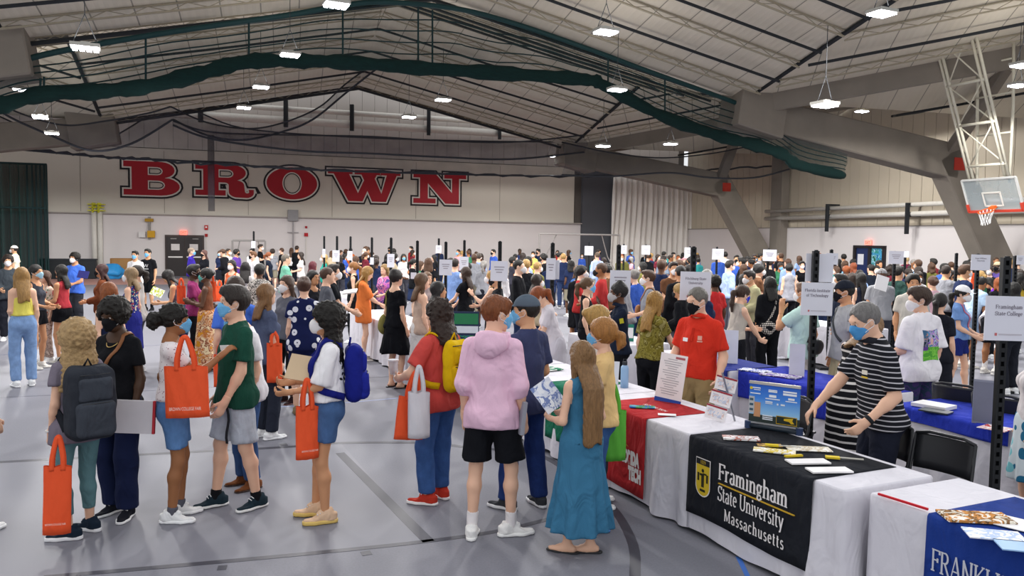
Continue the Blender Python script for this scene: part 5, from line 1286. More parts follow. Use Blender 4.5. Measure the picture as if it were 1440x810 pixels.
def runner(fl, x0, x1, m, lab, ang=EA, drop=.60, back=.5, D=TD, seed=0.0, amp=.035, name='table_runner', push=.010, wob=.0):
    """banner cloth over the table: lies on top, hangs down the front"""
    r = empty(name, (fl[0], fl[1], 0), ang); tag(r, lab, 'table banner', 'printed table banners')
    G = []; prof = [(D * back, TZ + .004), (.1, TZ + .004), (-.004, TZ + .004), (-.014, TZ - .01)] + [(-.016, TZ - .01 - (drop - .01) * q) for q in np.linspace(.08, 1, 9)]
    for j, (y, z) in enumerate(prof):
        row = []
        for x in np.linspace(x0, x1, 40):
            t = max(0, (TZ - z) / TZ); o = push + .012 * t + (.12 * drape(x, 9, 9, t, 0, amp, seed, ()) + wob * t * math.sin(x * 11 + seed) if y < 0 else 0)
            row.append((x, y - (o if y < 0 else 0), z + (.01 * math.sin(x * 5) if j == len(prof) - 1 else 0)))
        G.append(row)
    o = MB().sheet(np.array(G)).build('banner_cloth', m, r, True); solidify(o, .003, 1); return r
def front_text(r, txt, x, z, h, m, y=-.046, sx=1.0, serif=True, name='lettering', **k):
    if serif:
        mb, w_ = serif_text(txt, h, **k); o = mb.build(name, m, r); o.location = (x, y, z); o.rotation_euler = (PI/2, 0, 0); o.scale = (sx, 1, 1); return o, w_ * sx
A_F = at_z(972, 611, TZ); A_F[2] = 0
B_F = at_z(1193, 688, TZ); L_F = float((B_F - A_F) @ EX)
D_F = at_z(1226, 693, TZ); D_F[2] = 0
T1 = A_F - EX * 1.53 + WX * .0; T0_ = T1 - EX * 1.86 + WX * .02
table(A_F, L_F, 'folding table under the white cloth with the black banner', 'white cloth under the black banner', seed=.6, amp=.05, flat=((0.0, .98),))
table(T1, 1.50, 'folding table under the white cloth with the red banner', 'white cloth under the red banner', seed=2.0, amp=.05, flat=((.4, 1.05),))
table(D_F, 1.83, 'folding table at the right edge under the blue banner', 'white cloth under the blue banner with white capitals', seed=4.2, amp=.03, flat=((.3, 1.83),))
table(T0_, 1.83, 'folding table behind the girl in the blue dress', 'white cloth with a green banner behind the pink hoodie', seed=1.2)
TT = [T0_ - EX * 1.88 * k for k in range(1, 6)]
table(TT[0], 1.83, 'folding table behind the red shirt and yellow backpack', 'white cloth behind the person with the yellow backpack', seed=3.3)
table(TT[1], 1.83, 'folding table beside the woman in the black dress', 'white cloth with purple banner beside the black dress', seed=5.1)
table(TT[2], 1.83, 'folding table beside the orange shirt', 'white cloth in front of the woman in the orange shirt', seed=.9)
table(TT[3], 1.83, 'folding table beyond the orange shirt', 'white cloth beyond the woman in the orange shirt', seed=2.6)
# red banner
rx0 = float((at_z(838, 566, TZ) - T1) @ EX); rx1 = float((at_z(914, 589, TZ) - T1) @ EX)
rr = runner(T1, rx0, rx1, cloth('b02a2e'), 'red banner with white block capitals hanging over the table', drop=.66, back=.8, seed=2.0)
def block_text(r, txt, x, z, h, sx, m, y=-.046, bold=.012):
    o = sans(txt, h * 1.38, m, r, (x, y, z), (PI/2, 0, 0), sx, 'LEFT', 'lettering', bold); return o
m_ltr = mat('ece6e4', rough=.8)
block_text(rr, 'FLORIDA', rx1 - .355, .33, .105, .50, m_ltr); block_text(rr, 'TECH', rx1 - .21, .20, .105, .50, m_ltr)
o = sans('FLORIDA TECH', .06, m_ltr, rr, (rx1 - .47, .26, TZ + .012), (0, 0, 0), .8)
m = MB(); m.tube([(rx1 - .40, -.047, .47), (rx1 - .30, -.047, .50), (rx1 - .22, -.047, .465)], .004, 4); m.tube([(rx1 - .26, -.047, .52), (rx1 - .25, -.047, .47)], .004, 4); m.build('emblem_star', mat('a9702a'), rr)
# black banner
bx1 = float((at_z(1145, 675, TZ) - A_F) @ EX)
rb = runner(A_F, .012, bx1, cloth('22242a'), 'black banner with white serif lettering and a yellow crest', drop=.58, back=.93, seed=.6)
k = bx1 / .98
front_text(rb, 'Framingham', .30 * k, .515, .115, m_ltr, sx=.66 * k, thick=.135, thin=.06)
front_text(rb, 'State University', .30 * k, .365, .105, m_ltr, sx=.545 * k, thick=.12, thin=.055)
front_text(rb, 'Massachusetts', .36 * k, .235, .082, m_ltr, sx=.60 * k, thick=.13, thin=.06, track=.10)
m = MB(); m.box((.30 * k + .29 * k, -.040, .483), (.58 * k, .012, .006)); m.build('gold_rule', mat('c9a02c'), rb)
# crest: white edge, yellow shield, black chief with marks, dark figure
def shield(w_, h_, z): return [(-w_/2, h_/2), (-w_/2, -h_*.22)] + [(w_/2 * math.cos(math.radians(a)), -h_*.22 + h_*.28 * math.sin(math.radians(a))) for a in range(190, 351, 16)] + [(w_/2, -h_*.22), (w_/2, h_/2)]
cr = empty('crest', (.165 * k, -.045, .475), 0, rb); cr.rotation_euler = (PI/2, 0, 0)
for (w_, h_, zz, mm, nm) in ((.165, .285, 0, m_ltr, 'crest_edge'), (.150, .268, .001, mat('d9b92e'), 'crest_field')):
    P = shield(w_, h_, 0); m = MB(); m.add([(x, y, zz) for x, y in P], [tuple(range(len(P)))]); m.build(nm, mm, cr)
m = MB(); m.box((0, .115, .0025), (.150, .042, .001)); m.build('crest_chief', mat('1e1e22'), cr)
sans('1839', .04, mat('c9a930'), cr, (-.032, .101, .0035), (0, 0, 0), .8)
m = MB(); m.box((0, -.02, .002), (.03, .10, .001)); m.cyl((0, .052, .0015), .014, .001, 10); m.box((-.05, .0, .002), (.02, .06, .001)); m.box((.05, .0, .002), (.02, .06, .001)); m.box((-.02, .02, .002), (.03, .016, .001)); m.box((.022, .03, .002), (.04, .012, .001)); m.box((0, -.095, .002), (.06, .018, .001)); m.build('crest_figure', mat('2e2a18'), cr)
# blue banner
ux0 = float((at_z(1304, 723, TZ) - D_F) @ EX)
ru = runner(D_F, ux0, 1.80, cloth('1f3a86'), 'blue banner with silver serif capitals at the right edge', drop=.62, back=.94, seed=4.2)
front_text(ru, 'FRANKLIN P', ux0 + .05, .46, .12, mat('c4c6cf', rough=.7), sx=.60, thick=.11, thin=.045, track=.0)
gr = runner(T0_, 1.02, 1.40, cloth('1c6a50'), 'green banner on the table behind the pink hoodie', drop=.55, back=.9, seed=1.2)
sans('BA', .12, m_ltr, gr, (1.1, -.05, .55), (PI/2, 0, 0), .7)
pr = runner(TT[1], .55, 1.5, cloth('7a2a8c'), 'purple banner beside the woman in the black dress', drop=.60, back=.9, seed=5.1)
sans('Amherst Col', .12, mat('d8a8dc'), pr, (.62, -.05, .25), (PI/2, 0, 0), .8)
# second row of tables, back to back with the first
def back_table(px, py, L, lab, clab, seed, m=None, dx=0, z0=.05):
    p = at_z(px, py, TZ); p[2] = 0; return p, table(p, L, lab, clab, EA, z0, .03, seed, m)
p1, _ = back_table(1036, 520, 1.7, 'folding table behind the man in the red polo', 'white cloth under a blue banner behind the red polo', 1.7)
runner(p1, .0, 1.7, cloth('2a36a8'), 'royal blue banner on the table behind the red polo', drop=.3, back=.98, name='table_runner')
p2 = p1 + EX * 2.05 + WX * .05; table(p2, 1.75, 'folding table behind the striped polo', 'white cloth under a blue banner behind the striped polo', seed=3.1); runner(p2, .0, 1.1, cloth('2c3cae'), 'royal blue banner on the table behind the striped polo', drop=.12, back=.98)
p3 = p2 + EX * 1.9 + WX * .05; table(p3, 1.83, 'folding table by the two black chairs at the right edge', 'white cloth under a purple banner at the right edge', seed=5.7); runner(p3, .12, 1.8, cloth('3c1672'), 'dark purple banner hanging behind the black chairs', drop=.30, back=.98, wob=.04)
pb, _ = back_table(905, 494, 1.7, 'folding table in front of the olive blouse', 'white cloth under a navy banner by the olive blouse', 2.2); runner(pb, .3, 1.7, cloth('27337e'), 'navy banner on the table by the olive blouse', drop=.25, back=.98)
for (px, py, L, s_, la) in ((1096, 450, 1.8, 1.0, 'beyond the woman in black'), (884, 432, 1.8, 2.0, 'behind the grey shirt'), (800, 468, 1.6, 3.0, 'beside the red-haired woman'), (1150, 412, 1.8, 5.0, 'behind the institute sign'), (455, 410, 1.8, 4.0, 'beside the green shirt')):
    back_table(px, py, L, 'folding table ' + la, 'white cloth on the table ' + la, s_)

# ------------------------------------------------------------------ folding chairs
def chair_proto():
    m = {}
    s_ = MB(); s_.box((0, .02, .445), (.40, .38, .02)); m['seat'] = mesh_from('seat', s_.V, s_.F)
    G = np.array([[(x, -.20 - .035 * (1 - (x / .2) ** 2) - (z - .65) * .14, z) for x in np.linspace(-.21, .21, 9)] for z in (.64, .70, .78, .86, .88)]); b = MB().sheet(G); m['backrest'] = mesh_from('backrest', b.V, b.F, True)
    for sx in (-1, 1):
        f = MB(); f.tube([(sx*.21, .24, .0), (sx*.215, .04, .42), (sx*.215, -.17, .62), (sx*.21, -.215, .88)], .012, 6); m['front%d' % sx] = mesh_from('leg', f.V, f.F, True)
        q = MB(); q.tube([(sx*.19, -.22, .0), (sx*.195, 0, .26), (sx*.195, .16, .44)], .011, 6); m['rear%d' % sx] = mesh_from('leg', q.V, q.F, True)
    t = MB(); t.tube([(-.21, -.215, .88), (-.12, -.235, .90), (.12, -.235, .90), (.21, -.215, .88)], .012, 6); m['top'] = mesh_from('back_rail', t.V, t.F, True)
    c = MB(); c.tube([(-.2, .2, .10), (0, .2, .10), (.2, .2, .10)], .009, 5); c.tube([(-.19, -.18, .06), (0, -.18, .06), (.19, -.18, .06)], .009, 5); m['bar'] = mesh_from('stretcher', c.V, c.F, True)
    return m
_cm = chair_proto(); m_blk = mat('1d1e22', rough=.45, spec=.4)
def chair(p, rz, lab, grp='black folding chairs'):
    r = empty('folding_chair', (p[0], p[1], 0), rz); tag(r, lab, 'chair', grp)
    obj('seat', _cm['seat'], m_blk, r); solidify(obj('backrest', _cm['backrest'], m_blk, r), .012)
    for k_ in ('front-1', 'front1', 'rear-1', 'rear1'): obj('leg', _cm[k_], m_blk, r)
    obj('back_rail', _cm['top'], m_blk, r); obj('stretcher', _cm['bar'], m_blk, r); return r
cz = EA + PI   # facing the aisle side
def ch_at(px, py, z=.88): return at_z(px, py, z)
chair(A_F + EX * .72 + WX * 1.02, EA + PI, 'black folding chair behind the black banner table, by the banner stand')
chair(A_F + EX * 1.22 + WX * 1.00, EA + PI + .1, 'black folding chair pushed to the table in front of the striped polo')
chair(T1 + EX * 1.25 + WX * 1.08, EA + PI, 'black folding chair behind the red banner, beside the red polo')
chair(at_z(1352, 667, 0), EA + .25, 'black folding chair at the purple cloth, left one of the two')
chair(at_z(1412, 690, 0), EA + .15, 'black folding chair at the purple cloth, right one of the two')
chair(at_z(893, 545, 0), EA + PI - .3, 'black folding chair holding a crumpled bag beside the blue bottle')
chair(p1 + EX * 1.55 - WX * .75, EA + .3, 'black folding chair seen behind the small banner stand')

# ------------------------------------------------------------------ items on the tables
def on_table(px, py, z=TZ): return at_z(px, py, z)
def flat(name, cat, lab, px, py, w_, h_, ang, m, th=.006, grp='papers on the tables', z=TZ + .011):
    p = on_table(px, py, z + th / 2); o = MB().box((0, 0, 0), (w_, h_, th)).build(name, m); o.location = tuple(p); o.rotation_euler = (0, 0, ang); tag(o, lab, cat, grp); return o
m_pap = mat('e9e6e6', rough=.7, var=.03)
pic = lambda *c: pat_blotch(list(c), 14.0, 3.0, 1.0)
flat('paper_stack', 'papers', 'white paper pad on the black cloth, front one by the white edge', 1166, 661, .27, .11, math.radians(6), m_pap, .01)
flat('paper_stack', 'papers', 'white paper pad on the black cloth, behind the yellow pen', 1136, 649, .27, .11, math.radians(6), m_pap, .01)
flat('brochure', 'brochure', 'cream brochure spread on the black cloth beside the chair', 1137, 631, .30, .13, math.radians(-6), pic('e4dfd2', 'c8b9a0', 'efece6'), .005)
flat('brochure', 'brochure', 'white and yellow leaflet in the middle of the black cloth', 1089, 634, .28, .11, math.radians(-20), pic('e8e4dc', 'd9c15c', 'efece6'), .008)
flat('brochure', 'brochure', 'tan leaflet behind the yellow leaflet on the black cloth', 1082, 626, .17, .07, math.radians(-6), pic('b08a5c', 'd8b66a', '7a5a40'), .006)
flat('brochure', 'brochure', 'fanned white leaflets nearest the banner stand on the black cloth', 1042, 616, .26, .11, math.radians(-8), pic('e8e4e2', 'c9c2c4', 'b06a5a', 'efecec'), .012)
flat('pen', 'pen', 'yellow pen lying between the paper pads', 1116, 641, .13, .024, math.radians(14), mat('d6b820'), .012)
def keyfob(px, py, lab):
    p = on_table(px, py, TZ + .018); r = empty('lanyard', p, math.radians(-16)); tag(r, lab, 'lanyard', 'yellow tags on the black cloth'); MB().box((-.05, 0, 0), (.09, .045, .012)).build('tag', mat('dcc02a'), r); MB().box((.07, .01, 0), (.15, .018, .006)).build('strap', mat('b9b6ac'), r)
keyfob(1096, 627, 'yellow tag with a grey strap near the banner stand'); keyfob(1182, 644, 'yellow tag with a grey strap near the back edge of the black cloth')
flat('pencil', 'pencil', 'red pencil lying on the white cloth beside the blue banner', 1269, 705, .30, .012, EA + .10, mat('c9222e'), .012)
flat('magazine', 'magazine', 'open glossy magazine on the blue banner', 1372, 727, .34, .17, math.radians(-6), pic('e8e2d8', 'c98a4a', '7a5a3a', 'd9d2c4'), .012)
flat('brochure', 'brochure', 'white and pale blue leaflet in front of the glossy magazine', 1398, 752, .26, .15, math.radians(-14), pic('e9e9ee', 'b9c9e6', 'efeff2'), .006)
flat('brochure', 'brochure', 'light blue leaflet at the lower right corner', 1432, 768, .18, .14, math.radians(-14), mat('8fb4dc', rough=.5), .006)
flat('paper_sheet', 'papers', 'white sheet at the right edge behind the magazine', 1436, 738, .2, .2, EA + .3, m_pap, .004)
flat('brochure', 'brochure', 'blue and green brochure on the red banner', 903, 572, .22, .10, math.radians(-8), pic('2f5aa8', '4f8f4a', '6aa8c8'), .006)
flat('card', 'papers', 'white card on the red banner', 938, 583, .15, .07, math.radians(-10), m_pap, .004)
flat('brochure', 'brochure', 'purple and white brochures on the blue table behind the red polo', 1098, 528, .42, .2, EA + .4, pic('6a4a9c', 'd9d4e0', '8f8aa0'), .01)
flat('brochure', 'brochure', 'white brochures at the back of the blue table by the beige top', 1062, 521, .34, .18, EA + .4, pic('e4e2e8', '5a6ab0', 'efeff2'), .01)
flat('paper_stack', 'papers', 'white paper stack on the blue table behind the striped polo', 1313, 570, .3, .22, EA + .2, m_pap, .03)
flat('tablet', 'tablet', 'dark tablet lying on the blue table behind the striped polo', 1316, 578, .24, .15, EA + .3, mat('3a3f4a', rough=.3), .012)
flat('brochure', 'brochure', 'pink and white leaflet on the purple cloth at the right edge', 1400, 602, .2, .2, EA + .2, pic('d9b0b0', 'e6e2e2', 'c04a4a'), .005)
flat('brochure', 'brochure', 'white programme on the table beside the orange shirt', 505, 441, .5, .3, EA, m_pap, .012)
flat('brochure', 'brochure', 'green leaflet on the white cloth behind the blue dress', 770, 519, .22, .3, EA + .2, pic('2a7a5a', 'e4e4e0'), .008)
# tabletop banner stand on the black cloth
pA, pB = on_table(1052, 601), on_table(1124, 612); ax_ = pB - pA; wst = float(np.linalg.norm(ax_)); ang = math.atan2(ax_[1], ax_[0])
r = empty('banner_stand', tuple(pA), ang); tag(r, 'small roll-up banner stand with a blue sky and brick building print', 'banner stand')
HB = .365
m = MB(); m.tube([(0, 0, .022), (wst/2, 0, .022), (wst, 0, .022)], .022, 10); m.build('base_tube', mat('26303a', rough=.35), r, True)
MB().box((wst/2, -.008, .05), (wst, .01, .012)).build('silver_rail', metal('cfcfd2'), r); MB().box((wst/2, 0, HB), (wst, .012, .022)).build('top_rail', metal('d0ccc6', .4), r)
for x in (.0, wst): MB().cyl((x, 0, 0), .028, .055, 12).build('end_cap', mat('2a3a5c'), r)
def sky_print():
    m, nt, b = _new('print'); L = nt.links.new; tc = N(nt, 'ShaderNodeTexCoord'); sp = N(nt, 'ShaderNodeSeparateXYZ'); L(tc.outputs['Object'], sp.inputs[0])
    mr = N(nt, 'ShaderNodeMapRange'); mr.inputs['From Min'].default_value = .05; mr.inputs['From Max'].default_value = HB; L(sp.outputs[2], mr.inputs[0]); cr_ = N(nt, 'ShaderNodeValToRGB'); E_ = cr_.color_ramp.elements
    E_[0].position = 0; E_[0].color = hx('23302e'); E_[1].position = 1; E_[1].color = hx('1a56c0')
    for p, c in ((.20, '26332f'), (.215, '9fcdf0'), (.34, '84bdf0'), (.62, '3f86e0')): e = E_.new(p); e.color = hx(c)
    L(mr.outputs[0], cr_.inputs[0]); L(cr_.outputs[0], b.inputs['Base Color']); b.inputs['Roughness'].default_value = .4; return m
MB().box((wst/2, 0, HB/2 + .03), (wst - .004, .002, HB - .05)).build('printed_sheet', sky_print(), r)
yb = -.0025
bl = MB(); bl.box((wst*.06, yb, .19), (wst*.11, .001, .13)); bl.build('print_building', mat('b9bcc0'), r); bl = MB(); bl.box((wst*.17, yb, .155), (wst*.13, .001, .115)); bl.build('print_brick', mat('c9946c'), r)
for zz in (.15, .19, .23): MB().box((wst*.055, yb - .001, zz), (wst*.07, .001, .018)).build('print_window', mat('3f5a6c'), r)
m = MB(); m.box((wst*.75, yb, .095), (wst*.40, .001, .065)); m.build('print_panel', mat('c7a322'), r); m = MB(); m.box((wst*.75, yb - .001, .095), (wst*.38, .001, .055)); m.build('print_panel_field', mat('26302a'), r)
m = MB(); m.add([(wst*.70, yb-.002, .11), (wst*.70, yb-.002, .095), (wst*.80, yb-.002, .09), (wst*.84, yb-.002, .075), (wst*.90, yb-.002, .078), (wst*.86, yb-.002, .10), (wst*.88, yb-.002, .118), (wst*.80, yb-.002, .115)], [tuple(range(8))]); m.build('print_map', mat('d9b326'), r)
m_w2 = mat('e8eef6')
def bars(rows, nm='print_text', mm=m_w2):
    for (x, z, w_, h_) in rows: MB().box((wst*x, yb - .001, z), (wst*w_, .001, h_)).build(nm, mm, r)
bars([(.15, .325, .16, .008), (.16, .31, .13, .006), (.47, .318, .17, .008), (.47, .307, .17, .010), (.80, .318, .26, .012), (.80, .298, .26, .016), (.47, .272, .14, .020), (.47, .25, .28, .008), (.83, .265, .12, .016), (.83, .246, .22, .007), (.40, .225, .14, .010), (.40, .212, .14, .006), (.57, .213, .03, .014), (.67, .213, .08, .012), (.13, .28, .20, .008), (.38, .115, .20, .008), (.38, .10, .20, .008), (.38, .086, .20, .008)])
MB().cyl((0, 0, 0), .012, .001, 10).build('print_sun', mat('d9c02c'), r, loc=(wst*.045, yb, .32), rot=(PI/2, 0, 0))
# leaflet poster on an easel, cascading brochure rack
pA, pB = on_table(920, 563), on_table(957, 569); ax_ = pB - pA; wp = float(np.linalg.norm(ax_)); r = empty('poster_stand', tuple(pA), math.atan2(ax_[1], ax_[0])); tag(r, 'white text poster on a table easel with a blue foot', 'poster')
P_ = rotx(-.18); b_ = MB().box((wp/2, 0, .225), (wp, .006, .45)).build('poster_board', m_pap, r); b_.rotation_euler = (-.15, .06, 0)
MB().box((wp/2, -.004, .02), (wp, .003, .045)).build('blue_foot', mat('2c4aa0'), b_)
for i in range(16): MB().box((wp*.5 - (.03 if i % 3 == 0 else 0) * wp, -.0045, .40 - i * .021), (wp * (.35, .7, .62, .5)[i % 4], .001, .006)).build('print_line', mat('a9a7ac'), b_)
MB().box((wp*.75, -.0045, .42), (wp*.35, .001, .02)).build('print_heading', mat('b06068'), b_); MB().bar((wp/2, .065, .3), (wp/2, .17, .0), .02, .01).build('easel_leg', m_blk, r)
pA, pB = on_table(990, 589), on_table(1016, 594); ax_ = pB - pA; wp = float(np.linalg.norm(ax_)) * 1.1; r = empty('brochure_rack', tuple(pA), math.atan2(ax_[1], ax_[0])); tag(r, 'tiered brochure rack of picture cards beside the red polo', 'brochure rack')
MB().bar((wp/2 + .12, .12, .0), (wp/2 + .05, .02, .40), .012, .012).build('rack_leg', metal('9a9aa0'), r)
for i in range(3):
    c_ = MB().box((wp/2, 0, .065), (wp * 1.0, .008, .115)).build('picture_card', mat('e6e2e4'), r, loc=(.022 * i, .035 * i, .012 + .118 * i)); c_.rotation_euler = (-.2, .12, 0)
    MB().box((wp/2, -.006, .062), (wp * .8, .002, .06)).build('card_print', pat_blotch(['e4dcdc', 'b9c4d8', 'd8b0a0', 'f0eaea'], 22), c_); MB().box((wp/2, -.006, .115), (wp, .002, .014)).build('red_band', mat('96303c'), c_)
def bottle(p, h, rr, m, lab, cap='30343a'):
    r = empty('water_bottle', tuple(p)); tag(r, lab, 'bottle'); b = MB(); n = 20
    prof = [(rr, 0), (rr, h*.72), (rr*.9, h*.78), (rr*.55, h*.84), (rr*.5, h*.86)]
    V = [(q*math.cos(2*PI*j/n), q*math.sin(2*PI*j/n), z) for q, z in prof for j in range(n)]; F = [(i*n+j, i*n+(j+1) % n, (i+1)*n+(j+1) % n, (i+1)*n+j) for i in range(len(prof)-1) for j in range(n)] + [tuple(range(n))[::-1], tuple(range((len(prof)-1)*n, len(prof)*n))]
    b.add(V, F); b.build('bottle_body', m, r, True); MB().cyl((0, 0, h*.84), rr*.62, h*.12, 16).build('cap', mat(cap), r); MB().tube([(-rr*.5, 0, h*.93), (-rr*.3, 0, h*1.06), (rr*.3, 0, h*1.06), (rr*.5, 0, h*.93)], rr*.12, 6).build('loop', mat(cap), r)
bottle(on_table(878, 545), .27, .04, plastic('8fb4d8', .35), 'light blue water bottle with a black cap on the white table')
# crumpled bag on the chair
pc = at_z(893, 545, 0); V, Q = mesh_sdf(lambda p: ell(p, (0, 0, .13), (.22, .17, .13)) + .03 * fold(p, 1.3, 3.0), (-.3, -.25, -.03), (.3, .25, .33), .018); o = obj('bag', mesh_from('bag', V, Q, True), pat_blotch(['d8d2c6', 'a89a80', 'e6e2da', '8a8074'], 6), loc=(pc[0], pc[1], .456)); tag(o, 'crumpled beige bag on the chair beside the blue bottle', 'bag')
# display boards and sign holders standing on tables
def board(px, py, w_, h_, lab, m, yaw=0.0, lean=.12, z=TZ, dark=None, name='display_board', cat='display board', pt=None):
    p = on_table(px, py, z) if pt is None else np.array([pt[0], pt[1], z + .006]); r = empty(name, tuple(p), yaw); tag(r, lab, cat, 'boards standing on tables'); b = MB().box((0, 0, h_/2), (w_, .008, h_)).build('panel', m, r); b.rotation_euler = (-lean, 0, 0); MB().bar((0, .02, h_ * .6), (0, .14, 0), .03, .008).build('prop', mat('b9b9c0'), r)
    if dark:
        for i, (c, zz, hh) in enumerate(dark): MB().box((0, -.006, h_ * zz), (w_ * .92, .003, h_ * hh)).build('printed_field', c, b)
    return r
board(655, 513, .30, .62, 'tall green and navy display board behind the yellow backpack', mat('26324e'), 0, .03, TZ, [(mat('2f7a50'), .86, .2), (mat('d8dce4'), .66, .13), (pic('2a5a8a', '3f8a5a', '20304e'), .35, .4)])
board(964, 530, .24, .40, 'white fold-out board behind the red polo', mat('d4d6e2'), -.3, .1, pt=pb + EX * 1.25 + WX * .35)
board(1120, 530, .16, .36, 'pale grey fold-out board on the blue table behind the banner stand', mat('c9c9d4'), -.4, .1)
board(1382, 596, .16, .36, 'grey acrylic sign holder on the blue table by the black chairs', mat('84879a', rough=.2), -.55, .1, TZ, [(mat('6f7286', rough=.2), .5, .9)])
board(797, 455, .20, .36, 'grey display board beside the red-haired woman', mat('8d9098'), -.5, .06, pt=at_z(800, 468, TZ) + EX * .25 + WX * .3)
board(822, 500, .22, .25, 'green and white display card on the table behind the ponytail', mat('2a7a66'), -.2, .1, TZ, [(m_pap, .5, .6)], pt=at_z(800, 468, TZ) + EX * 1.25 + WX * .25)
o = MB(); o.box((0, 0, .12), (.16, .012, .24)); q = o.build('tablet', mat('d4d6dc'), None); q.location = tuple(on_table(858, 541)); q.rotation_euler = (-.3, 0, -.3); tag(q, 'white tablet card held up beside the yellow top', 'display board')

# ------------------------------------------------------------------ sign posts
m_post = mat('17191c', rough=.5, var=.2, scale=20); m_sign = mat('d5d5de', rough=.7, var=.02)
_ph = {}
def post(px, depth, sign=None, text=None, lab='', back=None, ztop=2.13, col=None):
    """perforated black post; sign = (x0, y0, x1, y1) in photo pixels at the post's own depth"""
    g = at_y(px, 360, depth); r = empty('sign_post', (g[0], g[1], 0), 0); tag(r, lab, 'sign', 'black posts with white signs')
    w_ = .055
    if 'p' not in _ph:
        m = MB(); m.box((-.02, 0, 1.065), (.015, .04, 2.13)); m.box((.02, 0, 1.065), (.015, .04, 2.13)); m.box((0, .014, 1.065), (.04, .012, 2.13))
        for i in range(36): m.box((0, -.012, .06 + i * .059), (.03, .016, .028))
        _ph['p'] = mesh_from('pole', m.V, m.F); m = MB(); m.box((0, 0, .02), (.4, .4, .04)); _ph['b'] = mesh_from('base', m.V, m.F)
    o = obj('pole', _ph['p'], m_post, r, scale=(.95, .95, ztop / 2.13)); obj('base', _ph['b'], m_post, r)
    for sg, off in ((sign, -.045), (back, .05)):
        if not sg: continue
        x0, y0, x1, y1 = sg; a, b = at_y(x0, (y0+y1)/2, depth), at_y(x1, (y0+y1)/2, depth); t, u_ = at_y((x0+x1)/2, y0, depth), at_y((x0+x1)/2, y1, depth); c = (a + b) / 2; W_, H_ = np.linalg.norm(b - a), abs(t[2] - u_[2])
        s_ = empty('placard', (c[0] - g[0], off, c[2]), 0, r); s_.rotation_euler = (0, math.radians(ROLL), 0)
        MB().box((0, 0, 0), (W_, .006, H_)).build('sheet', col or m_sign, s_)
        if text and sg is sign:
            for i, line in enumerate(text):
                mb, wd = serif_text(line, H_ * .085, thick=.12, thin=.06); k_ = min(1.0, W_ * .86 / wd); q = mb.build('lettering', mat('77707c'), s_); q.scale = (k_, 1, 1); q.location = (-wd * k_ / 2, -.0045, H_ * (.22 - .15 * i)); q.rotation_euler = (PI/2, 0, 0)
            if H_ * 1120 / depth > 25: MB().box((-W_ * .25, -.004, -H_ * .36), (W_ * .05, .001, W_ * .06)).build('logo_mark', mat('c06a6a'), s_); MB().box((W_ * .06, -.004, -H_ * .36), (W_ * .5, .001, H_ * .03)).build('print_line', mat('b9b4bc'), s_)
        elif sg is sign and H_ * 1120 / depth > 10:
            for i in range(3): MB().box((0, -.004, H_ * (.2 - .13 * i)), (W_ * (.6, .5, .35)[i], .001, H_ * .05)).build('print_line', mat('9c97a0'), s_)
    return r
FIT, FRA, FIB, ROG = ['Florida Institute', 'of Technology'], ['Framingham', 'State College'], ['Fitchburg State', 'University'], ['Roger Williams', 'University']
post(1147, 6.8, (1124, 397, 1168, 443), FIT, 'black post behind the banner stand, sign reading an institute name', (1136, 357, 1175, 397), 2.14)
post(1415, 5.1, (1379, 416, 1444, 478), FRA, 'black post at the right edge with a large college sign', None, 2.13)
post(975, 7.8, (955, 382, 998, 422), FIB, 'black post rising above the red polo, sign with two lines', (986, 387, 1001, 420), 2.15)
post(870, 9.8, (857, 380, 886, 413), None, 'black post above the dark hair bun with a white sign', None, 2.15)
post(777, 10.5, (768, 363, 781, 393), None, 'black post left of the man in the white tee', (780, 366, 787, 393), 2.16)
post(703, 11.2, (690, 367, 714, 395), None, 'black post above the blond woman with raised hand', None, 2.17)
post(653, 16.5, (646, 361, 659, 380), None, 'black post behind the man in the light blue shirt', None, 2.17)
post(627, 14.3, (618, 365, 636, 387), None, 'black post above the long brown hair', None, 2.14)
post(587, 15.0, (578, 383, 586, 392), None, 'black post right of the black dress', None, 2.15)
post(550, 16.5, (545, 357, 555, 376), None, 'black post left of the black dress', None, 2.2)
post(523, 19, (521, 362, 526, 372), None, 'black post beside the man with crossed arms', None, 2.2)
post(493, 21, (489, 353, 496, 366), None, 'black post behind the ponytail woman in black', None, 2.22)
post(474, 20, (468, 352, 478, 368), None, 'black post above the man in the black tee', None, 2.22)
post(456, 23, (454, 350, 458, 362), None, 'black post right of the teal top', None, 2.22)
post(617, 20, (613, 345, 621, 356), None, 'black post with a sign with a red lower edge', None, 2.2, col=None)
post(357, 26, (354, 339, 360, 349), None, 'thin black post in front of the goal frame', None, 2.35)
post(828, 25, (822, 346, 834, 359), None, 'black post in front of the dark wall pad', None, 2.15)
post(877, 27, (873, 345, 881, 357), None, 'black post before the drape, left one', None, 2.1)
post(908, 25, (902, 345, 914, 358), None, 'black post before the drape, right one', None, 2.1)
post(970, 22, (962, 348, 975, 363), None, 'black post before the corner pad', None, 2.08)
post(1008, 21, (1001, 350, 1017, 365), None, 'black post right of the corner pad', None, 2.08)
post(1080, 17, (1072, 351, 1091, 367), None, 'black post under the far concrete leg', None, 2.08)
post(1169, 14, (1160, 356, 1177, 372), None, 'black post half hidden behind the institute sign', None, 2.1)
post(1258, 15, (1248, 353, 1269, 371), None, 'black post beside the glazed door', None, 2.08)
post(1345, 16, None, None, 'bare black post between the maroon shirt and the lace top', None, 2.05)
post(1273, 20, (1270, 353, 1277, 362), None, 'black post behind the blond man in burgundy', None, 2.05)
post(1375, 12, (1363, 358, 1390, 380), ROG, 'black post with a two-line sign under the near concrete leg', None, 2.08)
post(1428, 12, (1427, 359, 1437, 372), None, 'black post behind the college sign at the right edge', None, 2.06)
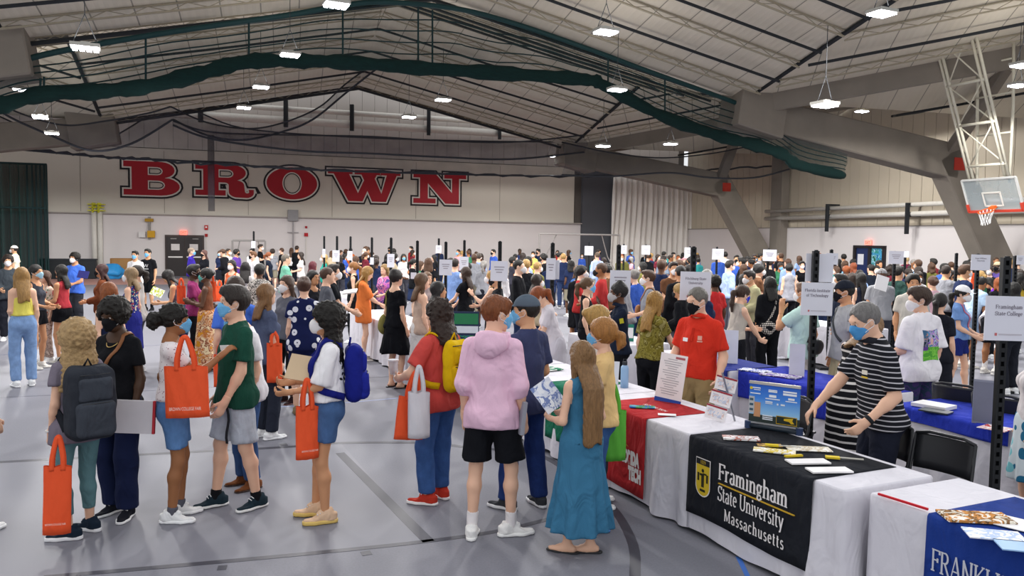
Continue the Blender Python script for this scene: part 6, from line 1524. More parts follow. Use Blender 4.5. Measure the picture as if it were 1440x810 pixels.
# ------------------------------------------------------------------ people
DONE = []          # (x, y) of everyone placed
def grad(F, p, e=.004):
    g = np.zeros_like(p)
    for i in range(3): d = np.zeros(3); d[i] = e; g[:, i] = (F(p + d) - F(p - d)) / (2 * e)
    return g
def cling(F, pts, off):
    p = np.array(pts, float)
    for _ in range(7):
        d = F(p); g = grad(F, p); p = p - ((d - off) / (np.sum(g * g, 1) + 1e-6))[:, None] * g * .8
    g = grad(F, p); return p, g / (np.linalg.norm(g, axis=1)[:, None] + 1e-9)
def spline(pts, n=6): return smooth_px(pts, n)
def like(root, name):
    o = empty(name, root.location, root.rotation_euler[2]); o.scale = root.scale; return o
def backpack(root, B, F, cols, lab, kind='big', depth=.17, hgt=.46, wid=.30, z0=.98, dy=0.0):
    r = like(root, 'backpack'); tag(r, lab, 'backpack'); h = .012
    c, s_, d_ = cols; q = lambda p: (p - B.pel) @ B.U + (0, 0, .945)
    yb = -.135 - dy - depth / 2; zc = z0 + hgt / 2
    def box(p, c0, hx_, rd): a = np.abs(p - c0) - (np.asarray(hx_) - rd); return np.linalg.norm(np.maximum(a, 0), axis=1) + np.minimum(a.max(1), 0) - rd
    FB = lambda p: box(q(p), (0, yb, zc), (wid/2, depth/2, hgt/2), .08) + .009 * fold(p, 1.3, 1.0)
    FP = lambda p: box(q(p), (0, yb - depth/2 + .005, z0 + hgt*.30), (wid/2 - .03, .05, hgt*.24), .045) + .004 * fold(p, 1.4, 2.0)
    FP2 = lambda p: box(q(p), (0, yb - depth/2 + .012, z0 + hgt*.70), (wid/2 - .05, .035, hgt*.16), .03) + .003 * fold(p, 1.4, 3.0)
    cw = B.up((0, yb, zc)); ex = np.array([.26, .26, .36])
    obj('pack_body', mesh_from('pack_body', *mesh_sdf(FB, cw - ex, cw + ex, h), smooth=True), c, r)
    obj('front_pocket', mesh_from('front_pocket', *mesh_sdf(FP, cw - ex, cw + ex, h), smooth=True), s_, r)
    if kind == 'big': obj('top_pocket', mesh_from('top_pocket', *mesh_sdf(FP2, cw - ex, cw + ex, h), smooth=True), s_, r)
    for sx in (-1, 1):
        P = [(sx*.06, yb + depth/2, z0 + hgt*.97), (sx*.085, -.05, 1.47), (sx*.10, .03, 1.46), (sx*.11, .10, 1.36), (sx*.125, .12, 1.24), (sx*.15, .07, 1.12), (sx*.155, -.04, 1.06), (sx*.13, yb + depth/2, z0 + .06)]
        P = spline(np.array([B.up(v) for v in P]), 5); C, Nn = cling(F, P, .006); MB().ribbon(C, .055, Nn, .012).build('shoulder_strap', d_, r, True)
    MB().tube([B.up((-.03, yb + .04, z0 + hgt - .01)), B.up((0, yb + .03, z0 + hgt + .05)), B.up((.03, yb + .04, z0 + hgt - .01))], .009, 6).build('grab_loop', d_, r, True)
    for zz in (z0 + hgt*.52, z0 + hgt*.9): MB().tube([B.up((x, yb - depth/2 - (.022 if zz < z0 + hgt*.6 else -.012) - .012*(1 - (x/.13)**2), zz)) for x in np.linspace(-.11, .11, 9)], .004, 4).build('zip', m_blk, r)
    return r
def strap_bag(root, B, F, path, w_, m, name, lab, cat, bag=None, bm=None):
    r = like(root, name); tag(r, lab, cat); P = spline(np.array([B.up(v) for v in path]), 6); C, Nn = cling(F, P, .006); MB().ribbon(C, w_, Nn, .005).build('strap', m, r, True)
    if bag is not None: V, Q = mesh_sdf(lambda p: ell((p - B.up(bag[0])) @ B.U, (0, 0, 0), bag[1]) + .008 * fold(p, 1.2, 2), B.up(bag[0]) - .3, B.up(bag[0]) + .3, .016); obj('bag_body', mesh_from('bag_body', V, Q, True), bm or m, r)
    return r
m_org = mat('e8552a', rough=.75, var=.06, scale=6, bump=.15, bscale=60, wrinkle=.2)
def tote(px, py, depth, w_, h_, yaw, lab, handle=.22, m=None, tilt=0.0, text='BROWN COLLEGE FAIR', grp='orange tote bags', d=.05, name='tote_bag'):
    """centre of the bag at photo pixel (px, py)"""
    c = at_y(px, py, depth); r = empty(name, (c[0], c[1], c[2] - h_/2), yaw); r.rotation_euler = (0, tilt, yaw); tag(r, lab, 'tote bag', grp)
    n = 13; T = np.linspace(0, 1, 9); V = []; per = [(-1, -1), (1, -1), (1, 1), (-1, 1)]
    ring = [(x, -1) for x in np.linspace(-1, 1, n)] + [(1, y) for y in (-.3, .3)] + [(x, 1) for x in np.linspace(1, -1, n)] + [(-1, y) for y in (.3, -.3)]
    for t in T:
        for x, y in ring: b = (1 - abs(x) ** 2.5) * (1 - t * .55) * (.35 + .65 * math.sin(PI * min(1, t + .25) * .8)); V.append((x * w_/2 * (1 - .015 * t), y * d * (.25 + .75 * b) / 2 * 1.6 + .004 * math.sin(9*x + 7*t), t * h_ + .006 * math.sin(5 * x) * t))
    k = len(ring); F = [(i*k+j, i*k+(j+1) % k, (i+1)*k+(j+1) % k, (i+1)*k+j) for i in range(len(T)-1) for j in range(k)] + [tuple(range(k))[::-1]]
    obj('bag_body', mesh_from('bag_body', V, F, True), m or m_org, r)
    handle = handle if text or handle != .22 else .12
    for sy in (-1, 1): MB().ribbon(spline([(-w_*.2, sy*.02, h_ - .03), (-w_*.19, sy*.02, h_ + .06), (-w_*.08, sy*.01, h_ + handle*.85), (0, sy*.008, h_ + handle), (w_*.08, sy*.01, h_ + handle*.85), (w_*.19, sy*.02, h_ + .06), (w_*.2, sy*.02, h_ - .03)], 4), .03, (0, sy, 0), .003).build('handle', m or m_org, r, True)
    if text: o = sans(text, w_ * .115, mat('f3d8cc'), r, (-w_*.36, -d*1.25 - .004, h_*.17), (PI/2, 0, 0), .60)
    return r
def sheetobj(name, cat, lab, px, py, depth, w_, h_, rot, m, th=.012, grp=None, extra=None):
    c = at_y(px, py, depth); r = empty(name, tuple(c)); r.rotation_euler = rot; tag(r, lab, cat, grp); MB().box((0, 0, 0), (w_, th, h_)).build('cover', m, r)
    for (nm, cc, ss, mm) in extra or (): MB().box(cc, ss).build(nm, mm, r)
    return r
def foot_at(px, py): return at_z(px, py, 0)[:2]
def head_at(px, py, h): return at_z(px, py, h)[:2]
def add(sp):
    r, B, f = make_person(sp); DONE.append((sp['at'][0], sp['at'][1])); return r, B, f
tee = lambda c, **k: dict(dict(m=cloth(c) if isinstance(c, str) else c, e=.018, hem=.85, slv=.7, name='t_shirt'), **k)
jeans = lambda c='34507e', **k: dict(dict(kind='pants', m=denim(c), name='jeans', loose=.014), **k)
pants = lambda c='22242c', **k: dict(dict(kind='pants', m=cloth(c) if isinstance(c, str) else c, name='trousers', loose=.014), **k)
shorts = lambda c, **k: dict(dict(kind='shorts', m=cloth(c) if isinstance(c, str) else c, name='shorts', len=.8), **k)
hair = lambda st, c, L=.25, **k: dict(dict(style=st, c=c, len=L), **k)
BLU, WHT, BLK = 's6fb0dc', 'ke4e0e0', 's17181c'

# --- the queue in front
r, B, f = add(dict(lv=0, at=foot_at(113, 754), rz=48, h=1.56, skin='fair', hair=hair('curly', 'a2855c', .36, bulk=.03, tip=.165), top=tee('746c78', hem=.80, e=.022, flare=.03, slv=.5, name='blouse', neck='wide'), bot=dict(kind='leggings', m=cloth('5b7f84'), name='leggings', len=1.72, e=.006), shoes=('chunky', '1d2937', 'e6e6e8', '2a3a4a'), feet=((-.09, -.02, 55), (.10, .07, 30)), face=False,
    label='person with blond curls, mauve top and teal leggings carrying a dark grey backpack'))
backpack(r, B, f['top'][0], (cloth('2e3138'), cloth('3c4048'), cloth('23252b')), 'dark grey backpack with pockets on the blond curly-haired person', depth=.25, hgt=.58, wid=.35, z0=.86)
MB().tube([B.wri[-1] + (.033*math.cos(t), .033*math.sin(t), .02) for t in np.linspace(0, 2*PI, 13)], .008, 6).build('bracelet', mat('d8d6d2'), r, True)
y1 = foot_at(113, 754)[1]
tote(79, 703, y1 - .34, .17, .47, .35, 'orange tote bag held low at the left beside teal leggings', handle=.2, tilt=.03)
r, B, f = add(dict(lv=0, at=foot_at(169, 724), rz=168, h=1.70, skin='deep', hair=hair('afro', 'black', .1, bulk=.012), mask=BLK, top=tee('18191d', hem=.93, fit=.4, e=.016, neck='scoop', slv=.62), bot=pants('1b2342', loose=.026, name='joggers', amp=.007), shoes=('canvas', '1e2028', 'e8e8e8'), head=(0, 14), L=(-.22, .10, .90), feet=((-.10, .04, 18), (.09, -.04, -10)),
    label='person in black tee and navy joggers with black mask beside the blond curls'))
strap_bag(r, B, f['top'][0], [(.13, -.10, 1.02), (.06, -.13, 1.20), (-.04, -.12, 1.38), (-.09, -.02, 1.47), (-.06, .09, 1.36), (.02, .14, 1.22), (.10, .11, 1.05)], .028, mat('8a5a38', rough=.6), 'shoulder_bag', 'brown shoulder bag strap across the black tee', 'shoulder bag', ((.17, -.02, .96), (.05, .11, .09)), mat('7a4c30', rough=.6))
B.necklace = MB().tube([B.up((.052*math.sin(a), .035 + .06*math.cos(a), 1.43 - .05*math.cos(a))) for a in np.linspace(-2.2, 2.2, 17)], .004, 5).build('necklace', metal('c9a86a'), r, True)
sheetobj('folder', 'folder', 'white folder with a red edge held by the person in the black tee', 187, 586, foot_at(169, 724)[1] - .22, .30, .25, (0, .05, .12), mat('d6d2d6'), .02, extra=[('red_edge', (.152, -.002, 0), (.018, .024, .25), mat('b8323c'))])
r, B, f = add(dict(lv=0, at=foot_at(247, 729), rz=-70, h=1.665, w=1.06, skin='brown', hair=hair('puff', 'black', tz=.0, band='6a4a4a'), mask=BLU, top=tee(pat_spots('e2dadb', '9a7a86', 42, .24), hem=.99, fit=.5, e=.014, slv=.6, name='blouse', neck='wide'), bot=shorts(denim('5b80b0'), len=.74, loose=.006, name='denim_shorts'), shoes=('sneaker', 'e6e6e6', 'f0f0f0'), R=(.14, .37, 1.36), Rh=(.3, -.2, -1), L=(-.24, -.04, .90), Rp=(-.4, 0, -1), head=(8, 2), feet=((-.09, .03, 10), (.10, -.02, -14)), curl=(28, 40), socks=('5a5a64', .05),
    label='person with a dark hair puff, white floral blouse and denim shorts reaching forward'))
tote(264, 551, foot_at(247, 729)[1] - .24, .31, .38, .10, 'orange tote bag hanging from the shoulder over a floral blouse', handle=.22, tilt=-.03)
r, B, f = add(dict(lv=0, at=foot_at(333, 713), rz=128, sex='m', h=1.79, skin='fair', hair=hair('short', 'dark', bulk=.010), mask=BLU, top=tee('1c4739', hem=.83, e=.022, slv=.72), bot=shorts(denim('b4bac4'), len=.90, loose=.03), shoes=('canvas', '22313a', 'e4e4e2'), socks=('16171a', .055), L=(-.20, .15, .90), R=(.22, .06, .88), head=(-6, 2), feet=((-.11, -.12, 14), (.11, .13, -4)),
    label='person in dark green tee and pale shorts with blue mask facing left'))
em = cling(f['top'][0], [B.up((-.075, .12, 1.30))], .002)[0][0]
o = MB(); o.box((0, 0, 0), (.085, .006, .04)); o.box((.005, -.001, -.04), (.065, .006, .03)); e_ = o.build('chest_emblem', mat('e2e2e0'), r); e_.location = tuple(em); e_.rotation_euler = (-.15, .1, .5)
st_ = B.pel + (-.13, .11, .02); o = MB().ribbon([st_ + (0, .01*math.sin(i), -.045*i) for i in range(10)], .022, (-.6, 1, 0), .004).build('lanyard', mat('1e1f24'), None, True); o.location = r.location; o.rotation_euler = r.rotation_euler; o.scale = r.scale; tag(o, 'black lanyard hanging from the pocket of pale shorts', 'lanyard')
r, B, f = add(dict(lv=0, at=foot_at(461, 730), rz=103, h=1.675, w=1.06, skin='tan', hair=hair('curly', 'black', .44, bulk=.018, tip=.145), mask=WHT, top=tee('ebe8ea', hem=1.0, e=.03, slv=.95, slve=.02, fit=-.3), bot=shorts(denim('47638e'), len=.60, loose=.012, name='denim_shorts'), shoes=('chunky', 'd8b698', 'd9b866'), L=(-.12, .30, 1.08), R=(.10, .30, 1.12), Lp=(.6, -.3, .7), Rp=(-.6, -.3, .7), head=(0, 0), feet=((-.09, .02, 8), (.10, .10, -6)), curl=50,
    label='person with long black curls, white tee and blue backpack holding a tan folder'))
backpack(r, B, f['top'][0], (cloth('1c2480'), cloth('232c90'), cloth('1a2070')), 'royal blue backpack worn over the white tee', depth=.15, hgt=.47, wid=.30, z0=.97)
sheetobj('folder', 'folder', 'tan folder held up against the white tee', 434, 519, foot_at(461, 730)[1] - .10, .33, .20, (-.5, .12, -.15), mat('c9b090', rough=.8), .012)
tote(432, 608, foot_at(461, 730)[1] - .20, .17, .40, .55, 'narrow orange tote bag hanging from the arm in front of denim shorts', handle=.20)
MB().build if False else None
r, B, f = add(dict(lv=0, at=foot_at(616, 706), rz=52, sex='m', h=1.69, w=1.03, skin='fair', hair=hair('curlylong', '2e221c', .21, wide=.042, bulk=.008), top=tee('c44a44', hem=.82, e=.024, slv=.75), bot=jeans('3d5c92', len=1.95), shoes=('sneaker', 'bf3a2c', 'ece8e6'), L=(-.20, .27, 1.08), Lp=(.8, 0, .5), Lh=(-.8, -.6, -.6), R=(.18, .26, 1.05), curl=60, head=(10, 4), feet=((-.11, .03, 25), (.10, .06, -8)),
    label='person in red tee and jeans with a yellow backpack and shoulder-length dark hair'))
backpack(r, B, f['top'][0], (cloth('dcb414'), cloth('d0a612'), cloth('d8ae14')), 'yellow backpack with a grey bottle in its side pocket', depth=.13, hgt=.45, wid=.29, z0=.99)
bp_ = p_world(r, B, B.up((-.075, -.365, 1.13))); bottle(bp_, .19, .033, plastic('9aa2ac', .3), 'grey bottle in the pocket of the yellow backpack', '7d858c')
wl_ = p_world(r, B, B.wri[-1]); o = empty('plastic_cup', tuple(wl_ + (-.06, .02, .03))); tag(o, 'clear plastic cup with a lid held by the person in the red tee', 'cup'); MB().cyl((0, 0, 0), .032, .11, 16, .042).build('cup', mat('c9ccd2', rough=.1, alpha=.45), o, True); MB().cyl((0, 0, .11), .045, .012, 16).build('lid', mat('d8dadf', alpha=.7), o)
dp = foot_at(616, 706)[1]
tote(574, 588, dp - .28, .24, .34, .5, 'orange tote bag hanging from the arm beside jeans', handle=.2, text=None, tilt=.12)
tote(589, 583, dp - .36, .17, .36, .3, 'white plastic carrier bag hanging from the arm beside jeans', handle=.2, m=mat('dcdadf', rough=.35, var=.06, scale=8, alpha=.86, bump=.4, bscale=30), text=None, grp='bags at the red tee', d=.09, name='plastic_bag')
r, B, f = add(dict(lv=0, at=foot_at(690, 754), rz=-12, sex='m', h=1.78, w=.93, skin='fair', hair=hair('fringe', '7a421e'), mask=BLU, top=tee('e6bdd2', hem=.81, e=.026, slv=1.32, slve=.008, amp=.008, name='hoodie', neck='hood'), bot=shorts('14151a', len=.84, loose=.04), shoes=('sneaker', 'e9e7e4', 'f0efec'), socks=('e4dede', .11), L=(-.22, .03, .88), R=(.23, .03, .88), Lh=(-.05, -1, 0), Rh=(.05, -1, 0), head=(-52, 4), feet=((-.13, -.05, 12), (.14, .05, -62)), face=False,
    label='person in a pink hoodie and black shorts seen from behind'))
V, Q = mesh_sdf(lambda p: smax(smin(ell(B.qu(p), (0, -.115, 1.425), (.115, .062, .10)), np.maximum(np.abs(np.linalg.norm((B.qu(p) - (0, -.01, 1.475)) * (1, .95, 0), axis=1) - .098) - .03, np.abs(B.qu(p)[:, 2] - 1.455) - .045), .04) + .006 * fold(p, 1.2, 2), -ell(B.qu(p), (0, .02, 1.56), (.072, .085, .09)), .02), B.up((-.25, -.3, 1.2)), B.up((.25, .25, 1.65)), .0125)
obj('hood', mesh_from('hood', V, Q, True), cloth('e6bdd2'), r)
for sx, c_ in ((-1, '2a4a9a'),): pass
sheetobj('folder', 'folder', 'grey folder held against the leg by the pink hoodie', 731, 585, foot_at(690, 754)[1] - .02, .03, .24, (0, .1, .3), mat('9a9aa4'), .2)
r, B, f = add(dict(lv=0, at=foot_at(737, 714), rz=48, sex='m', h=1.74, skin='olive', hair=hair('crop', 'black'), mask=BLU, top=tee('3a4060', hem=.80, e=.026, slv=.75), bot=jeans('263a70'), shoes=('sneaker', '3a3c40', 'e2e2e2'), cap=dict(m=pat_blotch(['4f5a66', '55606c', '4a86b8'], 3.0)), head=(28, 0), L=(-.14, .28, 1.05), R=(.2, .2, 1.0), feet=((-.13, .08, 12), (.13, -.05, -20)),
    label='person in a grey cap, navy tee and jeans facing the pink hoodie'))
r, B, f = add(dict(lv=0, at=foot_at(815, 777), rz=30, h=1.495, skin='fair', hair=hair('long', '82603c', .66, wide=.022, off=.02, tip=.09), top=tee('3b7090', hem=.95, slv=0, neck='scoop', fit=.6, name='dress_top', e=.014), bot=dict(kind='dress', m=cloth('3b7090'), name='dress_skirt', hem=.21, r=.30, top=1.1, folds=11), shoes=('flip', '17181a', '1e1f22'), L=(-.17, .22, 1.10), Lp=(.8, 0, .5), R=(.16, .24, 1.06), head=(5, 8), feet=((-.09, .05, 40), (.08, -.04, 55)), curl=45, face=False,
    label='girl in a long blue dress with very long straight hair and flip-flops'))
sheetobj('leaflet', 'papers', 'white leaflets held at the left of the blue dress', 771, 556, foot_at(815, 777)[1] + .10, 0.17, .22, (-.5, -.5, .5), pic('e6e8ee', 'd8dce8', '7a8ab8', 'eceef2'), .008)
r, B, f = add(dict(lv=0, at=foot_at(842, 742), rz=80, h=1.60, skin='fair', hair=hair('pony', 'a06c34', .14, bulk=.012, tz=.02), mask=BLU, top=tee('dcb980', hem=.9, e=.02, slv=.55), bot=jeans('3a5a8c'), shoes=('sneaker', '23324e', '4a7ac0'), L=(-.14, .26, 1.02), R=(.15, .24, 1.0), head=(-5, 0),
    label='person in a pale yellow top with ginger-blond hair behind the blue dress'))
tote(861, 612, foot_at(842, 742)[1] + .15, .22, .40, .2, 'bright green tote bag behind the blue dress', handle=.2, m=mat('5cae3c', rough=.8), text=None, grp='bags by the blue dress')
add(dict(lv=0, at=head_at(842, 431, 1.66), rz=-95, h=1.66, skin='fair', hair=hair('bun', 'b08a4c', by=-.11, bz=.06), mask=WHT, top=tee('d8d4d0', hem=.88), bot=pants('30323a'), label='blond person with a hair bun and white mask facing right by the table'))
r, B, f = add(dict(lv=0, at=head_at(872, 396, 1.72), rz=92, h=1.70, skin='dark', hair=hair('bun', 'black', bz=.115, by=-.03), mask='kb4b0b0', top=tee('1b2334', hem=.9, fit=.3, name='polo_shirt', neck='polo', collar=cloth('1b2334')), bot=pants('16181e'), L=(-.10, .26, 1.42), R=(.06, .24, 1.45), Lp=(.3, 1, .2), Rp=(-.2, 1, .2), Lh=(-.3, -.3, -1), Rh=(.3, -.3, -1), Ld=(0, .1, 1), Rd=(0, .1, 1), curl=15, head=(0, 4),
    label='person with a high hair bun in a navy polo raising both hands'))
o = MB().box((0, 0, 0), (.05, .004, .06)).build('sleeve_patch', mat('b9b42a'), r); o.location = tuple(B.sh[-1] + np.array((-.068, .02, -.09))); o.rotation_euler = (0, .2, 1.4)
add(dict(lv=0, at=head_at(916, 411, 1.63), rz=-48, h=1.63, skin='fair', hair=hair('wavy', '9c7438', .32, wide=.01), top=tee(pat_blotch(['6e6426', '837a3a', '5c5220', '98905a'], 9), hem=.93, e=.022, slv=.6, name='blouse'), bot=pants('14151a'), R=(.18, .36, .98), Rd=(0, 1, -.2), Rp=(0, 0, -1), lean=6, face=False, label='person with long blond hair and olive blouse leaning on a table'))
r, B, f = add(dict(lv=0, at=head_at(913, 381, 1.735), rz=82, sex='m', h=1.735, skin='fair', hair=hair('short', '4a2e1c'), mask=WHT, top=tee('80828a', hem=.85), bot=pants('2a2c36'), head=(0, 3), L=(-.16, .22, 1.05), label='person in a grey tee with white mask behind the olive blouse'))
strap_bag(r, B, f['top'][0], [(.14, -.06, 1.05), (.02, -.12, 1.25), (-.08, -.08, 1.42), (-.10, 0, 1.47), (-.04, .10, 1.32), (.06, .12, 1.18), (.15, .06, 1.05)], .03, mat('8a5a34'), 'shoulder_bag', 'tan shoulder bag on the person in the grey tee', 'shoulder bag', ((.12, .16, 1.1), (.08, .06, .10)), mat('8a5a34', rough=.6))
# --- behind the front tables
r, B, f = add(dict(lv=0, at=head_at(985, 405, 1.765), rz=136, sex='m', w=1.06, h=1.765, skin='fair', hair=hair('crop', '6a655e', bulk=.0), mask=BLK, top=tee('cd3424', hem=.90, e=.018, slv=.80, slve=.003, name='polo_shirt', neck='polo', collar=cloth('cd3424')), bot=pants('9c865e', belt=mat('2a2420')), L=(-.27, .10, .92), R=(.26, .16, .92), head=(-14, 12), label='person in a red polo and khaki trousers with black mask'))
for nm, c_, s_, mm in (('name_tag', (.075, .14, 1.27), (.06, .004, .035), mat('e8e6e6')), ('chest_logo', (-.085, .14, 1.30), (.04, .003, .04), mat('d8a090')), ('chest_logo', (-.085, .14, 1.265), (.05, .003, .012), mat('d8a090')), ('button_placket', (0, .15, 1.33), (.025, .004, .13), cloth('b82c1e'))):
    q, nn = cling(f['top'][0], [B.up(c_)], .002); o = MB().box((0, 0, 0), s_).build(nm, mm, r); o.location = tuple(q[0]); o.rotation_euler = (math.asin(max(-1, min(1, nn[0][2]))), 0, math.atan2(-nn[0][0], nn[0][1]))
add(dict(lv=0, at=head_at(1035, 401, 1.64), rz=-72, h=1.64, skin='fair', hair=hair('pony', '3c281c', .30, tz=.02), mask='s2838c8', top=tee('b5aba0', slv=0, neck='crew', hem=.95, fit=.4, e=.014, name='sleeveless_top'), bot=dict(kind='skirt', m=cloth('16171c'), name='skirt', hem=.5, r=.19, top=1.04, folds=5), R=(.10, .38, .96), Rd=(0, 1, -.3), L=(-.02, .30, 1.12), Lp=(0, -1, 0), lean=8, head=(0, 6), label='person in a beige sleeveless top with brown ponytail and blue mask'))
r, B, f = add(dict(lv=0, at=head_at(1083, 390, 1.66), rz=12, h=1.66, w=1.24, skin='tan', hair=hair('wavy', 'black', .22, wide=.02), top=tee('131418', hem=.86, slv=1.5, e=.02, name='blouse'), bot=pants('131418'), face=False, label='person dressed all in black seen from behind with a checkered bag'))
strap_bag(r, B, f['top'][0], [(-.12, -.13, .98), (-.02, -.15, 1.15), (.04, -.13, 1.30), (.06, -.08, 1.44), (.07, 0, 1.47)], .035, pat_spots('16161a', 'cfc6bc', 34, .35, metric='CHEBYCHEV', rnd=0.0), 'shoulder_bag', 'black and white checkered shoulder bag on the person in black', 'shoulder bag', ((-.12, -.20, .93), (.15, .05, .11)), pat_spots('17171b', 'cfc6bc', 30, .35, metric='CHEBYCHEV', rnd=0.0))
r, B, f = add(dict(lv=0, at=head_at(1246, 428, 1.775), rz=90, sex='m', w=1.06, h=1.80, skin='fair', hair=hair('crop', '6f6c6a', bulk=.004), mask='s4f94cc', top=tee(pat_stripes('1d1e24', 'b4b2b8', .034, .24, 2, .01), hem=.88, e=.017, slv=.85, slve=.002, name='polo_shirt', neck='polo', collar=cloth('24252c')), bot=pants('1c1f2c', belt=mat('1a1a1c')), L=(-.22, .20, .95), R=(.16, .40, .98), Rp=(-.3, -.5, -1), lean=9, head=(6, 14), label='person in a striped black polo with grey hair and lowered blue mask'))
for nm, c_, s_, mm in (('chest_logo', (-.085, .14, 1.29), (.05, .003, .03), mat('d8d2c4')), ('chest_logo', (-.085, .14, 1.255), (.06, .003, .012), mat('c9a830'))):
    q, nn = cling(f['top'][0], [B.up(c_)], .002); o = MB().box((0, 0, 0), s_).build(nm, mm, r); o.location = tuple(q[0]); o.rotation_euler = (0, 0, math.atan2(-nn[0][0], nn[0][1]))
wd_ = B.wri[-1] - B.elb[-1]; wd_ /= np.linalg.norm(wd_); V, Q = mesh_sdf(lambda p: np.maximum(np.abs(rcone(p, B.elb[-1], B.wri[-1], .04, .031)) - .006, np.abs((p - B.wri[-1]) @ wd_ + .02) - .014), B.wri[-1] - .08, B.wri[-1] + .08, .006); obj('watch', mesh_from('watch', V, Q, True), mat('1a1b20'), r)
add(dict(lv=0, at=head_at(1196, 444, 1.60), rz=-68, h=1.66, w=1.05, skin='pale', hair=hair('wavy', '8a6a48', .2), top=tee(pat_stripes('1a1a1e', 'cfcac6', .065, .28, 2, .015), slv=0, neck='wide', hem=.93, e=.018, name='dress_top'), bot=dict(kind='dress', m=pat_stripes('1a1a1e', 'cfcac6', .065, .28, 2, .015), name='dress_skirt', hem=.12, r=.25, top=1.1, folds=7), R=(.14, .40, 1.0), L=(-.05, .42, 1.0), lean=16, head=(0, 25), label='person in a long black and white striped dress leaning over the table'))
r, B, f = add(dict(lv=0, at=head_at(1190, 396, 1.77), rz=88, sex='m', h=1.77, skin='tan', hair=hair('crop', 'black'), mask=BLK, cap=dict(m=cloth('20242e')), top=tee('9b9b9e', hem=.86, e=.024), bot=shorts('a59a80', len=.95), shoes=('sneaker', '2a2a2e', 'dddddd'), head=(-8, 4), label='person in a grey tee with navy cap and black mask'))
strap_bag(r, B, f['top'][0], [(-.13, -.10, 1.1), (-.03, -.14, 1.28), (.05, -.1, 1.42), (.09, 0, 1.47), (.04, .10, 1.34), (-.05, .14, 1.2), (-.14, .08, 1.08)], .03, mat('3a3c40'), 'shoulder_bag', 'dark strap bag across the grey tee beside the institute sign', 'shoulder bag')
r, B, f = add(dict(lv=0, at=head_at(1297, 405, 1.76), rz=22, sex='m', h=1.76, w=1.08, skin='fair', hair=hair('short', '38261a', bulk=.01), mask=WHT, top=tee('e4e0e4', hem=.80, e=.036, slv=.95, slve=.02), bot=shorts(pat_blotch(['2a2f4e', '3a2f5c', '26344a'], 8), len=.9), shoes=('sneaker', 'd8d8d8', 'e8e8e8'), L=(-.15, .26, 1.05), head=(66, 8), face=False, label='person in a white tee with a colourful picture on the back'))
G = []
for zz in np.linspace(1.34, 1.04, 11): G.append(cling(f['top'][0], [B.up((x, -.2, zz)) for x in np.linspace(-.125, .125, 9)], .003)[0])
G = np.array(G)[:, ::-1]
MB().sheet(G[:7]).build('back_print', pat_blotch(['3a4a5c', 'b9c4d8', '8a6ac0', 'd8b0a8', '5a8ab0'], 11), f and r.children[[c.name.split('.')[0] for c in r.children].index('t_shirt')], True)
MB().sheet(G[6:]).build('back_print', pat_blotch(['5aa83a', '7ac04a', '4f9a3a'], 14), r.children[[c.name.split('.')[0] for c in r.children].index('t_shirt')], True)
MB().sheet(G[:8, 6:]).build('back_print', mat('8a5cc0'), r.children[[c.name.split('.')[0] for c in r.children].index('t_shirt')], True)
r, B, f = add(dict(lv=0, at=foot_at(1344, 560), rz=-130, h=1.63, skin='fair', hair=hair('pony', 'black', .25, tz=-.02), mask=WHT, cap=dict(m=cloth('e2dfe0')), top=tee('6f90c4', hem=.92, e=.022, slv=.6), bot=shorts('1f2a6c', len=.55, loose=.02), shoes=('sneaker', 'e0d8cc', 'ece6da'), L=(-.12, .24, 1.0), R=(.12, .24, 1.0), head=(-8, 10), feet=((-.09, .12, 10), (.09, -.12, -10)), label='person in a white cap and blue shirt with white mask and pink lanyard'))
strap_bag(r, B, f['top'][0], [(.05, -.05, 1.47), (.09, .05, 1.42), (.07, .12, 1.30), (.0, .14, 1.12), (-.07, .12, 1.30), (-.09, .05, 1.42), (-.05, -.05, 1.47)], .018, mat('d86a7a'), 'lanyard', 'pink lanyard worn by the person in the white cap', 'lanyard')
r, B, f = add(dict(lv=0, at=foot_at(1392, 526), rz=-62, sex='m', h=1.76, skin='brown', hair=hair('crop', 'black'), top=tee('dcd8dc', hem=.88, e=.032, slv=.85), bot=shorts('17181e', len=.9, loose=.03), shoes=('sneaker', 'd4cfc8', 'e4e0da'), socks=('e2dedc', .14), lean=52, R=(.12, .62, 1.05), L=(-.12, .60, 1.05), head=(0, 10), face=False, label='person in a white tee and black shorts bending far forward'))
add(dict(lv=0, at=foot_at(1358, 517), rz=-70, sex='m', h=1.70, skin='brown', hair=hair('crop', 'black'), top=tee('a8c0d8', hem=.9, e=.02), bot=shorts(denim('93aac6'), len=.9), shoes=('sneaker', 'd0ccc4', 'e0dcd4'), socks=('e2dedc', .10), lean=25, face=False, label='person in pale denim shorts beside the white cap'))
add(dict(lv=0, at=at_z(1448, 760, 0)[:2], rz=70, h=1.66, skin='fair', hair=hair('wavy', 'b8924c', .3, wide=.01), top=tee('d8d0d0', hem=.93, slv=.8, e=.018, name='blouse'), bot=dict(kind='skirt', m=pat_spots('cfd8dc', ('4aa0b4', '2a6a8c', '7ac0c8'), 9, .42), name='skirt', hem=.5, r=.22, top=1.02), face=False, label='person at the right edge with blond hair and teal patterned skirt'))
add(dict(lv=0, at=at_z(-40, 748, 0)[:2], rz=-20, sex='m', h=1.70, skin='fair', hair=hair('short', 'brown'), top=tee('dcd8dc', hem=.80, e=.035, slv=.9), bot=shorts('30323a', len=.9), face=False, label='person in a loose white tee cut off at the left edge'))
